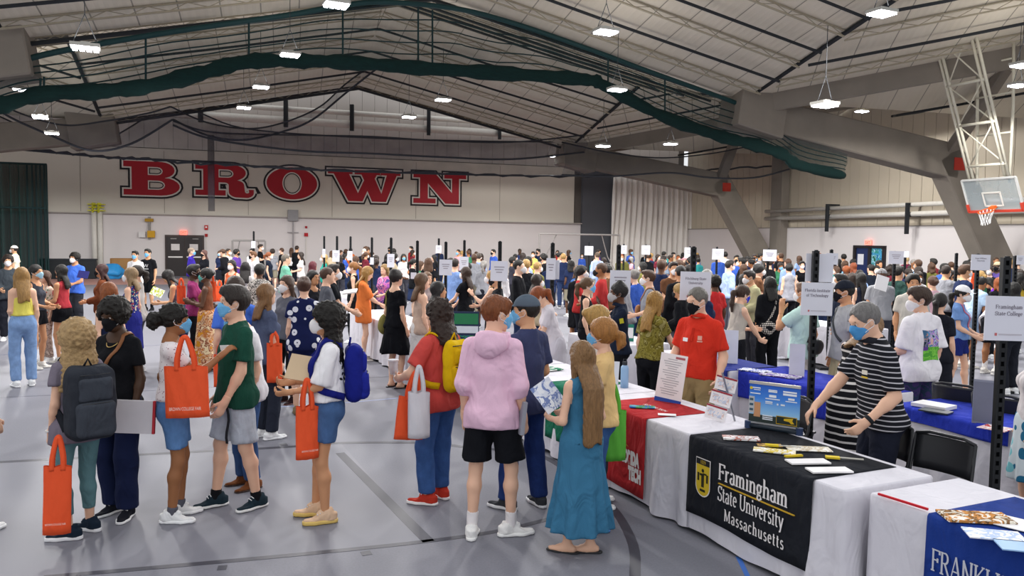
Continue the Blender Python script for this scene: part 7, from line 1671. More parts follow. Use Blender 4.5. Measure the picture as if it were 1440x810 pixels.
# --- people farther back: head-top pixel, height, heading, figure, clothes
DR = lambda c, hem=.5, r=.24, **k: dict(dict(kind='dress', m=cloth(c) if isinstance(c, str) else c, name='skirt', hem=hem, r=r, top=1.08), **k)
TK = lambda c, **k: tee(c, slv=0, neck='scoop', hem=.97, fit=.5, e=.012, name='tank_top', **k)
def M(px, py, h, rz, sex, sk, hr, mk, top, bot, label, foot=None, **k):
    sp = dict(lv=1, h=h, rz=rz, sex=sex, skin=sk, hair=hr, mask=mk, top=top, bot=bot, label=label); sp.update(k)
    if foot: sp['at'] = foot_at(*foot)
    else:
        ln = math.radians(k.get('lean', 0)); a = math.radians(rz); p = head_at(px, py, h - .8 * (1 - math.cos(ln)))
        sp['at'] = np.array([p[0] + math.sin(a) * .72 * math.sin(ln), p[1] - math.cos(a) * .72 * math.sin(ln)])
    return add(sp)
IN = dict(L=(-.12, .26, 1.06), R=(.12, .26, 1.06))      # both hands held in front
# left side
M(20, 346, 1.76, 100, 'm', 'olive', hair('crop', 'dark'), WHT, tee('d9d2bc', e=.03, hem=.82), pants('3a3c44'), 'person in a white cap and cream tee before the green curtain net', cap=dict(m=cloth('ded8cc')))
M(11, 359, 1.74, -150, 'm', 'olive', hair('afro', 'dark'), WHT, tee('3a4046', slv=1.8, e=.03, name='jacket'), pants('20222a'), 'person with bushy dark hair in a charcoal jacket at the left edge', **IN)
M(0, 0, 1.70, 42, 'f', 'fair', hair('wavy', '9a7440', .34, wide=.015), None, tee('dccf62', slv=0, neck='strap', hem=1.04, fit=.5, e=.012, name='tank_top'), jeans('7f9cc6', top=1.07), 'person with long wavy blond hair, yellow tank top and light jeans', foot=(34, 543), shoes=('sneaker', 'e8e8e8', 'f0f0f0'), L=(-.12, .2, 1.05), face=False)
M(50, 373, 1.68, -95, 'f', 'tan', hair('pony', 'black', .2), 's9fc4d4', TK('3a3c44'), shorts('121317', len=.42), 'person in a dark tank and black shorts with pale mask facing right', shoes=('sneaker', 'd8d4ce', 'e4e0da'), **IN)
M(66, 392, 1.55, 150, 'f', 'fair', hair('long', 'brown', .3), None, tee(pat_spots('c9b8a8', ('a85a4a', '5a7a5a', 'e0d2c4'), 24, .4), hem=.95), pants(pat_blotch(['b09a90', '8f7a70', 'c8b4a8'], 9)), 'person in a flowered top and mottled trousers between the tank tops', foot=(66, 508))
M(86, 373, 1.66, 82, 'f', 'tan', hair('long', 'black', .26), BLK, TK('b23c44'), shorts('121317', len=.42), 'person in a red tank top and black shorts with black mask', shoes=('sneaker', 'c9c4be', 'd8d4ce'), **IN)
M(0, 0, 1.76, 172, 'm', 'tan', hair('afro', 'black', bulk=.004), WHT, tee('4a74d8', e=.03, hem=.84), pants('2b2c32', loose=.03), 'person in a bright blue tee with round dark hair and white mask', foot=(107, 464), **IN)
sheetobj('folder', 'folder', 'navy folder held by the person in the bright blue tee', 117, 386, foot_at(107, 464)[1] - .36, .24, .17, (-.4, .1, 0), mat('2c2c6c'), .01)
M(143, 372, 1.66, 108, 'f', 'tan', hair('long', '3a1a18', .22), BLK, tee('6a3a24', slv=1.9, e=.03, name='jacket'), pants('2a2024'), 'person in a brown jacket with dark red hair and black mask', **IN)
M(152, 398, 1.64, 65, 'f', 'fair', hair('wavy', '8a4a20', .26, wide=.02), None, TK('1c2440'), DR('1c2440', .5), 'person with auburn hair and navy sleeveless dress behind the black tee', face=False)
M(184, 377, 1.68, 88, 'f', 'fair', hair('wavy', '8a7050', .2), WHT, TK(pat_spots('28306c', ('d8c8a8', 'b04a4a', '6a9a8a'), 30, .42)), DR('262a78', .42, .2), 'person in a blue flowered dress with white mask near the doors', shoes=('sandal', 'b08a60', '8a6a4a'))
M(192, 374, 1.70, 100, 'f', 'fair', hair('pony', 'dark', .2), None, tee('b9b4b0'), pants('4a4a52'), 'person with a dark ponytail behind the blue flowered dress')
M(190, 353, 1.74, 178, 'm', 'olive', hair('short', 'black'), BLU, tee('e2dfe0'), pants('2a2c36'), 'person in a white tee with blue mask left of the doors', **IN)
r_, B_, f_ = M(0, 0, 1.78, 174, 'm', 'olive', hair('short', 'black'), BLU, tee('15161a', hem=.84), shorts('15161a', len=.95), 'person in a black tee with a white W print and black shorts', foot=(209, 437), socks=('15161a', .12), shoes=('sneaker', '1c1c20', '2a2a2e'))
o = sans('W', .14, mat('dcdcdc'), r_, tuple(cling(f_['top'][0], [B_.up((.06, .12, 1.24))], .012)[0][0]), (PI/2, 0, PI), 1.0); MB().box((0, .155, 1.20), (.2, .006, .02)).build('print_line', mat('dcdcdc'), r_)
r_, B_, f_ = M(242, 377, 1.64, 95, 'f', 'olive', hair('long', '1c1614', .22), None, TK('5a5660'), DR('26304e', .5, .2), 'person with bowed head in a grey tank reading leaflets', head=(0, 35), L=(-.1, .34, 1.1), R=(.1, .34, 1.1), lean=8)
sheetobj('leaflet', 'papers', 'yellow and white leaflets held by the person with bowed head', 221, 411, head_at(242, 377, 1.64)[1] - .1, .20, .16, (-.6, .4, .2), pic('e4e4e0', 'b9c43a', 'ececec'), .01)
tote(255, 415, head_at(242, 377, 1.64)[1] - .05, .14, .32, .3, 'small orange tote behind the person with bowed head', text=None)
M(269, 349, 1.78, -75, 'm', 'fair', hair('crop', '8a7a6a'), BLU, tee('3a2a98', name='polo_shirt', neck='polo', collar=cloth('3a2a98')), pants('4a4a50'), 'person in a purple polo in front of the brown doors')
M(287, 352, 1.72, 150, 'f', 'fair', hair('long', '5a3a34', .2), BLK, tee('1a1c22', hem=.9), DR('1a1c22', .45, .22), 'person in a black dress with black mask beside the purple polo', **IN)
M(272, 373, 1.70, -80, 'f', 'deep', hair('short', 'black', bulk=.004), BLK, tee('8a3464', hem=.88), pants('16171c'), 'person in a magenta tee with black mask', **IN)
M(290, 378, 1.66, 96, 'f', 'dark', hair('bun', 'black', by=-.11, bz=.04), 's5aa8a0', tee('7a4a34', slv=0, neck='wide', hem=1.0, e=.01, name='wrap_top'), DR(pat_blotch(['c98a2a', 'b06a3a', 'd8b08a', '8a4a34', 'e0c8a0'], 8), .08, .27), 'person in a long ochre patterned skirt with teal mask', shoes=('sandal', '6a4a34', '4a3424'), L=(-.12, .26, 1.2), R=(.12, .26, 1.15))
tote(297, 410, head_at(290, 378, 1.66)[1] + .2, .16, .34, .3, 'orange tote beside the ochre patterned skirt', text=None)
M(326, 366, 1.66, 168, 'f', 'fair', hair('long', '1c1614', .18), WHT, tee('c8603a', slv=0, neck='scoop', hem=1.0, name='tank_top'), DR('8d8d96', .5, .2), 'person in an orange tank holding a tablet with white mask', **IN)
tote(309, 413, head_at(326, 366, 1.66)[1] - .1, .18, .34, .3, 'orange tote held by the person in the orange tank', text=None)
M(345, 369, 1.66, 10, 'f', 'olive', hair('long', '1c1614', .3, wide=.02), None, tee('c9c4c4'), pants('3a3a44'), 'person with wide black hair seen from behind near the goal frame', face=False)
M(365, 372, 1.70, 5, 'f', 'dark', hair('short', 'black', bulk=.006), None, tee(pat_blotch(['dcd6ce', '1c1c1e', 'cfc8be', '26262a'], 16), hem=.8, slv=1.4, e=.03, name='blouse'), pants('1c1c20'), 'person in a black and white animal print blouse with dotted headscarf', cap=dict(m=pat_spots('17181c', 'e0e0e0', 40, .3), back=True), face=False)
M(356, 354, 1.74, 120, 'm', 'fair', hair('short', '6a4426'), BLK, tee('dedadc'), pants('3a3c46'), 'person in a white tee with black mask before the goal frame')
M(378, 355, 1.66, -82, 'f', 'fair', hair('pony', '8a4a24', .15), WHT, tee('1d2432', slv=.4), pants('1d2432'), 'ginger person in a navy top right of the goal frame')
M(396, 349, 1.70, 80, 'm', 'fair', hair('crop', 'brown'), WHT, tee('15161a'), pants('15161a'), 'person in black standing alone by the far wall')
M(402, 358, 1.77, -60, 'm', 'fair', hair('crop', '6a6258'), None, tee('7cc0a4', hem=.84, e=.026), pants('17181c'), 'person in a mint green tee and black trousers', L=(-.12, .26, 1.06), R=(.14, .28, 1.06))
# behind the queue
M(331, 391, 1.74, 35, 'm', 'fair', hair('short', '38281e', bulk=.008), None, tee('4c74d4', hem=.84, e=.024), shorts('40485c', len=.9), 'person in a royal blue tee behind the dark green tee', shoes=('sneaker', '2a3a7a', 'e4e4e4'), face=False)
tote(313, 520, head_at(331, 391, 1.74)[1] - .3, .2, .34, .9, 'orange tote hanging between the floral blouse and the green tee', text=None)
M(362, 407, 1.66, 130, 'm', 'fair', hair('short', 'brown'), BLU, tee('e4e2e6', hem=.82, e=.03), jeans('3a5480'), 'person in white shirt, jeans and brown shoes hidden behind the dark green tee', foot=(349, 684), shoes=('dress', '7a4a2c', '3a2418'), head=(0, 30), lean=4)
M(374, 400, 1.68, -40, 'f', 'fair', hair('wavy', '7a5632', .24), None, tee('4e566e', hem=.85), pants('2a2e3a'), 'person with wavy brown hair in a slate blue tee', face=False)
tote(386, 510, head_at(374, 400, 1.68)[1] - .15, .16, .42, .4, 'orange tote beside the slate blue tee', text=None)
M(408, 393, 1.68, 150, 'f', 'fair', hair('long', '4a3426', .25), WHT, tee('62626a', hem=.88), dict(kind='leggings', m=cloth('121317'), name='leggings', len=1.95, e=.006), 'person in a grey tee and black leggings with white mask', foot=(404, 566), shoes=('dress', '2a1a1c', '6a3a34'))
M(424, 390, 1.70, 12, 'f', 'fair', hair('bun', '4a2e20', by=-.10, bz=.05), None, tee(pat_spots('1a2148', 'dedee2', 8.5, .34, center='1a2148', rnd=.7), hem=.82, e=.026, slv=.6, name='blouse'), shorts('1a2148', len=1.0, loose=.02), 'person in a navy blouse with big white flowers seen from behind', foot=(428, 582), w=1.1, shoes=('dress', '7a6a50', '4a4034'), face=False)
M(440, 381, 1.66, -120, 'f', 'tan', hair('long', '1c1614', .25), None, tee('26262c', slv=0, neck='scoop', name='tank_top'), pants('8d8d94'), 'person with long dark hair in a black tank beyond the flowered blouse')
M(423, 355, 1.66, 110, 'f', 'fair', hair('long', '2a1e18', .3), None, tee('d8d2d0'), pants('5a5a64'), 'person with long dark hair and white top at a far table', **IN)
M(440, 368, 1.62, -30, 'f', 'tan', dict(style='bob', c='5a1c28', len=.2, wide=.02), None, tee('1a1a1e', slv=1.9, name='robe'), DR('1a1a1e', .1, .24), 'person in a dark red headscarf and black robe', face=False)
M(456, 358, 1.66, 100, 'f', 'fair', hair('long', 'b4935a', .2), WHT, tee('2a9a8a'), pants('3a4450'), 'blond person in a teal top at a far table', **IN)
M(471, 369, 1.76, -80, 'm', 'fair', hair('short', '241a14'), WHT, tee('14161c', hem=.84, e=.024), jeans('2a3048'), 'person in a black tee with white mask holding a sheet of paper', foot=(468, 528), L=(-.12, .30, 1.02), R=(.14, .32, 1.02))
sheetobj('leaflet', 'papers', 'white sheet held by the person in the black tee at the table', 492, 410, foot_at(468, 528)[1], .22, .02, (.3, -.15, 0), m_pap, .16)
M(460, 377, 1.74, -70, 'm', 'fair', hair('crop', 'brown'), None, tee('54565e'), pants('2c3040'), 'person in a charcoal tee behind the black tee', face=False)
M(512, 350, 1.76, 176, 'm', 'fair', hair('crop', 'cac4bc'), WHT, tee('15171d', e=.026), pants('15171d'), 'white-haired person in a black shirt with crossed arms', w=1.1, L=(.12, .22, 1.18), R=(-.12, .24, 1.2))
M(497, 369, 1.68, 92, 'f', 'fair', hair('pony', '8a5a2c', .3), WHT, tee('17181c', slv=0, neck='scoop', hem=.9, name='tank_top'), pants('17181c'), 'person with strawberry blond ponytail in a black sleeveless top')
M(0, 0, 1.70, -78, 'f', 'fair', hair('wavy', '9c7236', .34, wide=.015), None, tee('d8743a', hem=.70, e=.034, slv=.95), shorts('d0703a', len=.3), 'person with long blond hair in an oversized orange tee', foot=(511, 507), L=(-.1, .34, 1.02), R=(.12, .34, 1.02), head=(0, 28), shoes=('sneaker', 'b0a8a0', 'd8d2cc'))
r_, B_, f_ = M(0, 0, 1.73, -40, 'f', 'fair', hair('bun', '1c1412', by=-.06, bz=.10), None, tee('101116', hem=.9, slv=.6, e=.02, name='dress_top', neck='wide'), DR('101116', .52, .27), 'person in a loose black dress with a dark hair bun', foot=(556, 545), shoes=('sandal', '16171a', '1c1c20'), face=False)
strap_bag(r_, B_, f_['top'][0], [(-.14, -.1, 1.05), (-.12, -.08, 1.3), (-.11, 0, 1.45), (-.12, .1, 1.3), (-.16, .08, 1.05)], .03, cloth('7c7440'), 'shoulder_bag', 'olive cloth bag beside the loose black dress', 'shoulder bag', ((-.22, .02, .93), (.09, .16, .17)), cloth('827a44'))
M(541, 372, 1.63, 150, 'f', 'fair', hair('long', '8a6c42', .2), None, tee(pat_blotch(['a05aa8', 'd87aa0', '5a4a90', 'e0a0b8'], 6), e=.026), pants('40404c'), 'person in a tie-dyed pink and purple top behind the table', **IN)
M(593, 385, 1.695, -60, 'f', 'fair', hair('wavy', '5c4028', .25), None, tee('b9a090', slv=0, neck='strap', name='tank_top'), DR('cfcac8', .3, .22), 'person with wavy brown hair and bare shoulders in a white skirt', face=False)
M(616, 397, 1.64, -70, 'f', 'tan', hair('long', '1a1412', .12), None, tee('b07a44', slv=0, neck='scoop', name='tank_top'), pants('2a2a34'), 'person with black hair in a tan tank beside the red tee', **IN)
M(601, 383, 1.595, -140, 'f', 'fair', hair('long', '6a4a30', .15), None, tee('9a8a88'), pants('3a3a44'), 'person with glasses behind the bare shoulders')
M(655, 376, 1.68, 55, 'f', 'fair', hair('long', '38261c', .38), WHT, tee('15161a', hem=.9, slv=.5, fit=.4), DR('15161a', .4, .22), 'person with long brown hair in a black dress behind the display board', L=(-.2, .32, 1.02), R=(.1, .34, 1.0))
M(692, 381, 1.66, 80, 'f', 'fair', hair('long', 'a07c46', .34), WHT, TK('1b1c22'), pants('1b1c22'), 'person with long blond hair and a raised hand', L=(-.12, .34, 1.34), Lh=(-.3, 0, -1), R=(.1, .3, 1.1))
M(673, 356, 1.78, 8, 'm', 'fair', hair('crop', '4a4038'), None, tee('8ca4d0', slv=1.9, name='shirt'), pants('3a3c48'), 'person in a light blue shirt seen from behind at the centre', face=False)
M(640, 364, 1.78, -15, 'm', 'fair', hair('crop', 'dark'), None, tee('7a96c8', name='shirt'), pants('2a2c3c'), 'person in a blue shirt with the head behind a white sign', face=False)
M(721, 362, 1.68, -70, 'f', 'tan', hair('short', 'black', bulk=.008), BLU, tee('3a3a44', hem=.9, slv=.5), DR('33333c', .3, .22), 'person in a dark grey dress with blue mask and red scarf', **IN)
o = MB().ribbon(spline([at_y(727, 391, head_at(721, 362, 1.68)[1] - .35), at_y(725, 402, head_at(721, 362, 1.68)[1] - .38), at_y(724, 416, head_at(721, 362, 1.68)[1] - .36)], 5), .16, (0, -1, 0), .01).build('scarf', cloth('c8283c'), None, True); tag(o, 'red cloth hanging from the arm of the dark grey dress', 'scarf')
M(743, 361, 1.77, -72, 'm', 'dark', hair('crop', 'black'), None, tee('a4b4e0', slv=1.9, name='shirt', e=.026), pants('2c2e38'), 'person in a pale blue shirt facing right at the centre', **IN)
M(731, 350, 1.78, -175, 'm', 'deep', hair('crop', 'black'), None, tee('26345e'), pants('2a2a34'), 'person in a navy shirt standing tall behind the pale blue shirt')
M(750, 354, 1.72, 160, 'f', 'tan', hair('short', 'dark'), WHT, tee('c4bf62', name='shirt'), pants('4a4a50'), 'person in a yellow shirt under the left end of the large frame', **IN)
M(787, 355, 1.78, -78, 'm', 'olive', hair('short', 'black'), BLU, tee('dcd9da', hem=.84, e=.026), shorts('1e2748', len=.95), 'person in a white tee and navy shorts with a hand at the face', R=(.02, .20, 1.50), Rd=(0, .2, 1), Rh=(.6, -.2, -1))
M(762, 401, 1.66, 95, 'f', 'fair', hair('pony', '8a441c', .3, tz=.02), WHT, tee('cfc8ce', hem=.95, slv=.7, name='dress_top'), DR('c9c4cc', .4, .22), 'red-haired person in a pale dress leaning over the table', lean=14, L=(-.1, .38, .98), R=(.14, .36, .96), head=(0, 25))
M(826, 391, 1.66, -95, 'f', 'fair', hair('pony', '5c4128', .24), BLU, TK('16171c'), pants('16171c'), 'person with a brown ponytail in a black top left of the navy polo')
M(813, 374, 1.66, -140, 'f', 'fair', hair('long', '6e4c2e', .15), BLK, tee('3f5f92', slv=1.9, name='denim_jacket'), pants('2c3040'), 'person in a denim jacket with black mask under the large frame')
M(852, 371, 1.66, -95, 'f', 'fair', hair('short', 'black', bulk=.006), WHT, tee('14151b', slv=1.2, fit=.3), DR('14151b', .55, .2), 'person in a short black dress with white mask facing right')
M(840, 355, 1.80, 20, 'm', 'fair', hair('crop', '5a4a3c'), None, tee('b4c2e0', slv=1.9, name='shirt'), pants('9a9488'), 'person in a pale blue shirt before the dark wall pad', face=False)
M(933, 360, 1.77, -50, 'm', 'tan', hair('short', 'dark'), WHT, tee('7a8698', name='shirt'), pants('2c2e38'), 'person in a grey-blue shirt before the white drape', face=False)
M(957, 374, 1.80, 15, 'm', 'tan', hair('crop', 'black'), None, tee('16171b', slv=1.9, e=.035, name='coat', hem=.7), pants('6a6a72'), 'person in a long black coat and grey trousers', face=False)
M(964, 362, 1.74, 170, 'm', 'pale', hair('crop', 'black'), None, tee('2a50b8'), pants('2a2c38'), 'person in a blue tee with a pink cap before the corner pad', cap=dict(m=cloth('d88a90')))
M(862, 392, 1.66, -100, 'f', 'fair', hair('long', '8a7048', .2), WHT, tee('c8c8d0'), pants('3a3a44'), 'person in a pale top half hidden behind the hair bun', face=False) if False else None
# right side
M(1026, 367, 1.76, -75, 'm', 'fair', hair('short', '241a14'), WHT, tee('a8bce4', slv=1.9, name='shirt', e=.026), pants('5a5a64'), 'person in a light blue shirt behind the red polo', face=False)
M(1054, 381, 1.72, 100, 'm', 'olive', hair('short', '2a2220'), WHT, tee('b0ab86', slv=1.9, e=.032, name='jacket'), pants('3a3a40'), 'person in a khaki jacket with white mask left of the person in black', lean=10, **IN)
M(1047, 386, 1.62, -120, 'f', 'fair', hair('wavy', '1a1614', .25, wide=.02), None, tee(pat_blotch(['2a2c34', '44485a', '1c1e26'], 8)), pants('1a1b20'), 'person with black hair in a dark patterned top behind the beige top', face=False)
M(1005, 388, 1.66, 30, 'm', 'dark', hair('afro', 'black'), None, tee('c23030'), pants('2a2a30'), 'person in a red shirt with dark hair right behind the red polo', face=False)
M(1110, 371, 1.72, 5, 'f', 'fair', hair('bun', 'black', by=-.1, bz=.04), None, tee('8f8f96', slv=0, neck='crew', name='tank_top'), pants('1a1b20'), 'person in a grey tank seen from behind at the right tables', face=False)
M(1128, 368, 1.66, 176, 'f', 'fair', hair('short', 'black', bulk=.006), WHT, tee('131418', slv=.3, neck='scoop'), pants('131418'), 'person in a black top with white mask facing us beside the institute sign', **IN)
M(1108, 364, 1.78, 20, 'm', 'fair', hair('crop', 'brown'), None, tee('94aee0', slv=1.9, name='shirt'), pants('3a3c46'), 'person in a sky blue shirt behind the grey tank', face=False)
r_, B_, f_ = M(1132, 399, 1.72, 40, 'm', 'tan', hair('short', '6a4a34'), WHT, tee('bcd8d0', hem=.84, e=.03), pants('d8d4d4', loose=.03), 'person in a mint tee and white trousers behind the institute sign', L=(-.14, .22, 1.42), Lh=(-.6, 0, -1), Ld=(0, 0, 1))
strap_bag(r_, B_, f_['top'][0], [(-.10, -.12, 1.05), (-.02, -.14, 1.25), (.06, -.1, 1.42), (.09, 0, 1.47)], .03, m_blk, 'waist_bag', 'black waist bag behind the institute sign post', 'bag', ((-.06, -.2, 1.0), (.15, .07, .10)), m_blk)
M(1211, 384, 1.66, 15, 'f', 'fair', hair('long', '17120f', .38), None, TK('2a2e3c'), pants('1e2230'), 'person with very long black hair in a navy tank', face=False)
M(1200, 370, 1.68, 20, 'f', 'fair', hair('long', '8a4424', .34), None, tee('d4b4b8', name='blouse'), pants('4a4a52'), 'person with long auburn hair in a pale pink blouse', face=False)
M(1240, 379, 1.76, -30, 'm', 'tan', hair('short', 'brown'), None, tee('8d8e92', e=.03), pants('3a3c44'), 'person in a grey tee with a grey cap holding white papers', cap=dict(m=cloth('8a8a8c')), face=False, R=(.1, .3, 1.3))
sheetobj('leaflet', 'papers', 'white papers held up by the person in the grey cap', 1240, 398, head_at(1240, 379, 1.76)[1] - .22, .22, .26, (-.2, .3, 0), m_pap, .01)
M(1264, 375, 1.78, -62, 'm', 'olive', hair('short', 'black'), WHT, tee('2c4640', e=.022), pants('22242c'), 'person in a dark green-grey tee with white mask facing right')
M(1284, 387, 1.76, 170, 'm', 'tan', hair('short', 'black', bulk=.012), None, tee('c8c2b8', hem=.84), pants('2a2a32'), 'person in a cream tee with dark wavy hair facing us')
M(1275, 361, 1.78, 5, 'm', 'fair', hair('crop', 'c4a878'), None, tee('7c2848', e=.026), pants('2a2a34'), 'blond person in a burgundy tee seen from behind', face=False)
M(1313, 364, 1.80, 25, 'm', 'tan', hair('short', 'black'), None, tee('7a2c34', e=.03), pants('2a2a34'), 'person in a maroon tee with short black hair', face=False)
M(1328, 371, 1.74, -70, 'm', 'tan', hair('short', 'black'), None, tee('4a72c4'), pants('2c2e38'), 'person in a blue tee right of the maroon tee')
M(1312, 389, 1.64, 10, 'f', 'fair', hair('bun', '4c3020', by=-.11, bz=.02), None, tee('d6aeb8', e=.024), pants('4a4a52'), 'person in a pink top with a brown low bun', face=False)
M(1336, 380, 1.64, -110, 'f', 'tan', hair('bob', 'black', .14), BLK, tee(pat_blotch(['d8d0cc', '1e1e22', 'c8c0bc', '2a2a2e'], 13)), pants('1e1e22'), 'person with a black bob in a black and white patterned top')
M(1349, 377, 1.65, -40, 'f', 'olive', hair('short', 'dark', bulk=.008), None, tee('b9b7a2', slv=0, neck='crew', name='tank_top'), pants('3a3c40'), 'person in a pale olive tank beside the lace top', face=False)
M(1360, 378, 1.68, -25, 'f', 'fair', hair('bun', '2a201a', by=-.1, bz=.04), None, tee(pat_spots('d8d2ce', 'b4aca8', 40, .3), slv=0, neck='wide', hem=.8, e=.026, name='lace_top'), pants('c9c4c0'), 'person in a white lace top carrying an orange tote', face=False)
tote(1369, 402, head_at(1360, 378, 1.68)[1] - .1, .16, .32, .3, 'orange tote hanging beside the white lace top', text=None)
M(1403, 369, 1.78, 120, 'm', 'deep', hair('crop', 'black'), BLK, tee('5a4a8c', slv=1.2, name='polo_shirt', neck='polo'), pants('2a2a34'), 'person in a purple polo with a beige cap and black mask', cap=dict(m=cloth('b8a888')), **IN)
M(1388, 392, 1.60, 60, 'f', 'tan', hair('bob', 'black', .14), None, tee('6a2ab0', e=.03), pants('20222a'), 'person in a bright purple tee bending at the right edge', lean=30, face=False)
M(1322, 413, 1.62, -45, 'f', 'fair', hair('pony', '17120f', .34), None, tee('1e2028'), pants('20222a'), 'person with a long black ponytail beside the picture tee', face=False)
M(1433, 384, 1.66, 40, 'f', 'tan', hair('wavy', 'black', .2), None, tee('c8a83a', e=.024), pants('22242c'), 'person in a mustard top at the right edge', face=False)
M(1426, 398, 1.66, 20, 'f', 'tan', hair('bob', 'black', .15), None, tee('1e3a3c', e=.03), pants('22242c'), 'person in a dark teal jacket right of the college sign', face=False)
M(1225, 372, 1.70, 10, 'm', 'fair', hair('crop', 'black'), None, tee('1e2430'), pants('2a2c36'), 'person with black hair and navy tee before the glazed door', face=False)
M(1183, 386, 1.72, 70, 'm', 'olive', hair('short', 'black'), WHT, tee('1d2436', slv=1.9, name='jacket'), pants('22242c'), 'person in a navy jacket behind the navy cap')
M(1172, 369, 1.62, 140, 'f', 'deep', dict(style='bob', c='1c1c22', len=.2, wide=.02), None, tee('2a8a86', slv=1.9, name='robe'), pants('22242c'), 'person in a teal robe with a black headscarf')
# things lying by the far wall
V, Q = mesh_sdf(lambda p: ell(p, (0, 0, .36), (.55, .5, .4)) + .05 * fold(p, .5, 1.0), (-.8, -.8, -.05), (.8, .8, .95), .05)
g_ = on_wall(157, 380, 3.0); o = obj('bean_bag', mesh_from('bean_bag', V, Q, True), mat('2f8fd0', rough=.5), loc=(g_[0], g_[1], 0)); tag(o, 'bright blue stuffed sack on the floor by the far wall', 'sack')
g_ = on_wall(172, 380, 2.4); r_ = empty('wooden_crate', (g_[0], g_[1], 0), TH); tag(r_, 'plain wooden crate beside the blue sack', 'crate')
MB().box((0, 0, .5), (1.0, .6, 1.0)).build('crate_body', mat('9a7448', rough=.8, var=.2, scale=5), r_)
for x in (-.47, .47): MB().box((x, -.31, .5), (.07, .03, 1.0)).build('batten', mat('8a6438', rough=.8), r_)
g_ = on_wall(97, 380, 2.6); r_ = empty('equipment_case', (g_[0], g_[1], 0), TH); tag(r_, 'long black equipment case in front of the green curtain net', 'case')
bevel(MB().box((0, 0, .45), (2.4, .6, .9)).build('case_body', mat('1d2226', rough=.6), r_), .03); bevel(MB().box((0, 0, .93), (2.44, .64, .08)).build('lid', mat('262b30', rough=.6), r_), .02)
print('MID %.1f' % (time.time() - T0))
# --- the far crowd: a dozen figures, each copied with its parts, skin, hair and clothes of its own
PROTO = []
for i, (sx, hs, pose) in enumerate([('m', ('short', .2), {}), ('m', ('crop', .2), IN), ('m', ('short', .2), dict(R=(.1, .26, 1.2))), ('m', ('afro', .2), IN), ('m', ('crop', .2), dict(lean=12, **IN)), ('m', ('fringe', .2), {}),
                                    ('f', ('long', .32), {}), ('f', ('pony', .25), IN), ('f', ('bob', .14), dict(L=(-.1, .26, 1.25))), ('f', ('wavy', .26), IN), ('f', ('bun', .2), dict(lean=10, **IN)), ('f', ('curly', .2), {})]):
    sp = dict(lv=2, at=(0, -200 - i), h=1.755, sex=sx, hair=hair(hs[0], 'dark', hs[1], by=-.1, bz=.05), mask='kd8d8d8', top=tee('888888', slv=(.7, 1.9, .6)[i % 3], e=.024, hem=.86), bot=pants('222222') if i % 4 != 3 else (shorts('222222', len=.9) if sx == 'm' else DR('222222', .5, .2)), skin='fair')
    sp.update(pose); PROTO.append((make_person(sp)[0], sx, hs[0]))
TOPC = [('white', 'dcd9da'), ('black', '17181c'), ('navy', '202a48'), ('grey', '85868c'), ('red', 'b03434'), ('light blue', '93addb'), ('green', '3c7a58'), ('maroon', '6e2834'), ('pink', 'd3a2ac'), ('teal', '2c8484'), ('yellow', 'cdb64c'), ('purple', '5b3c8e'), ('beige', 'bfae92'), ('blue', '3a5cb4'), ('orange', 'cf6c34'), ('olive', '6c6a38'), ('lilac', 'a698c8'), ('brown', '6a4832')]
HC = [('black', '15110e'), ('dark', '2a1d16'), ('brown', '4e3422'), ('blond', 'a8854e'), ('ginger', '8c4820'), ('grey', '8a8580')]
HN = dict(short='short', crop='cropped', afro='bushy', fringe='straight', long='long', pony='tied-back', bob='bobbed', wavy='wavy', bun='pinned-up', curly='curly')
def where(px):
    for x, t in ((300, 'near the brown doors'), (400, 'by the thin goal frame'), (480, 'under the letter W'), (560, 'between the letters W and N'), (640, 'under the letter N'), (700, 'right of the last wall letter'), (760, 'left of the large frame'), (816, 'under the large frame'), (860, 'before the dark wall pad'), (915, 'left before the drape'), (970, 'right before the drape'), (1030, 'right of the corner pad'), (1090, 'under the far concrete leg'), (1150, 'left of the institute sign'), (1205, 'left of the glazed door'), (1250, 'before the glazed door'), (1310, 'right of the glazed door'), (1365, 'behind the white cap'), (1500, 'under the near concrete leg')):
        if px < x: return t
rng = random.Random(11); seen = set(); n_far = 0
ZONES = [(300, 480, 27, 40, 12), (480, 620, 20, 40, 22), (620, 800, 17, 42, 26), (800, 1000, 14, 40, 34), (1000, 1200, 14.5, 34, 36), (1180, 1445, 14.5, 27, 36), (600, 770, 12, 17, 5), (800, 1010, 11, 16, 9)]
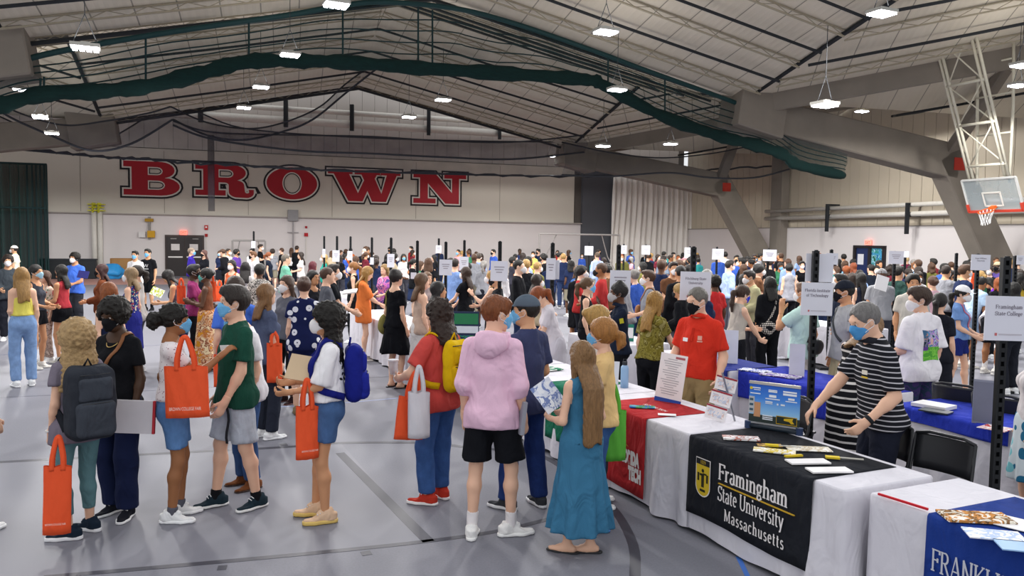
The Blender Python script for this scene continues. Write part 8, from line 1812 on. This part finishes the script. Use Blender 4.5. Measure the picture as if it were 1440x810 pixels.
for (xa, xb, da, db, cnt) in ZONES:
    made = tries = 0
    while made < cnt and tries < 900:
        tries += 1; px = rng.uniform(xa, xb); dep = da + (db - da) * rng.random() ** 1.1; g = at_y(px, 380, dep)
        if (g - CORNER) @ UX > -1.2 or (g - W0) @ VX > -1.0: continue
        if any(-.3 < (g - t) @ EX < L_ + .3 and -.3 < (g - t) @ WX < TD + .3 for t, L_ in TABLES): continue
        if min((g[0] - x) ** 2 + (g[1] - y) ** 2 for x, y in DONE) < .42: continue
        i = rng.randrange(12); root, sx, hs = PROTO[i]; cn, cc = TOPC[rng.choices(range(18), (6, 18, 14, 8, 2, 5, 3, 4, 1.5, 2, .7, 1.5, 3, 4, .7, 2, 1.5, 2))[0]]; hn, hc_ = rng.choice(HC[:3] if rng.random() < .7 else HC)
        lab = 'person in a %s top with %s %s hair %s' % (cn, HN[hs], hn, where(px))
        if lab in seen: continue
        seen.add(lab); h = (rng.uniform(1.68, 1.84) if sx == 'm' else rng.uniform(1.56, 1.72)); rz = rng.choice((0, 0, 60, -60, 180, 150, -150, 90, -90)) + rng.uniform(-25, 25)
        c = root.copy(); COL.objects.link(c); c.location = (g[0], g[1], 0); c.rotation_euler = (0, 0, math.radians(rz)); s_ = h / 1.755; c.scale = (s_, s_, s_); tag(c, lab, 'person', 'people in the far crowd'); DONE.append((g[0], g[1]))
        skc = skin(SKIN[rng.choice(['fair', 'fair', 'pale', 'olive', 'tan', 'brown', 'dark'])]); mkc = mat(rng.choice(['e0dede', 'e0dede', '7ab4dc', '1a1a1e']), rough=.85, var=.05); btc = cloth(rng.choice(['20222a', '15161a', '2c3a5c', '3c3c44', '8d8674', '24304e'])); shc = cloth(rng.choice(['d8d8d8', '2a2a2e', '5a5a60']))
        nomask = rng.random() < .15
        for ch in list(root.children):
            nm = ch.name.split('.')[0]
            if nm == 'face_mask' and nomask: continue
            q = ch.copy(); COL.objects.link(q); q.parent = c
            mm = {'body': skc, 'hair': hairm(hc_), 't_shirt': cloth(cc), 'face_mask': mkc, 'shoe': shc}.get(nm, btc)
            q.material_slots[0].link = 'OBJECT'; q.material_slots[0].material = mm
            for gch in list(ch.children): w_ = gch.copy(); COL.objects.link(w_); w_.parent = q
        made += 1; n_far += 1
def wipe(o):
    for c in list(o.children): wipe(c)
    bpy.data.objects.remove(o)
for root, _, _ in PROTO: wipe(root)
print('FAR', n_far, 'TRIS', sum(sum(len(p.vertices) - 2 for p in m.polygons) for m in bpy.data.meshes if m.users))
print('SCENE BUILT %.1fs objects %d' % (time.time() - T0, len(bpy.data.objects)))
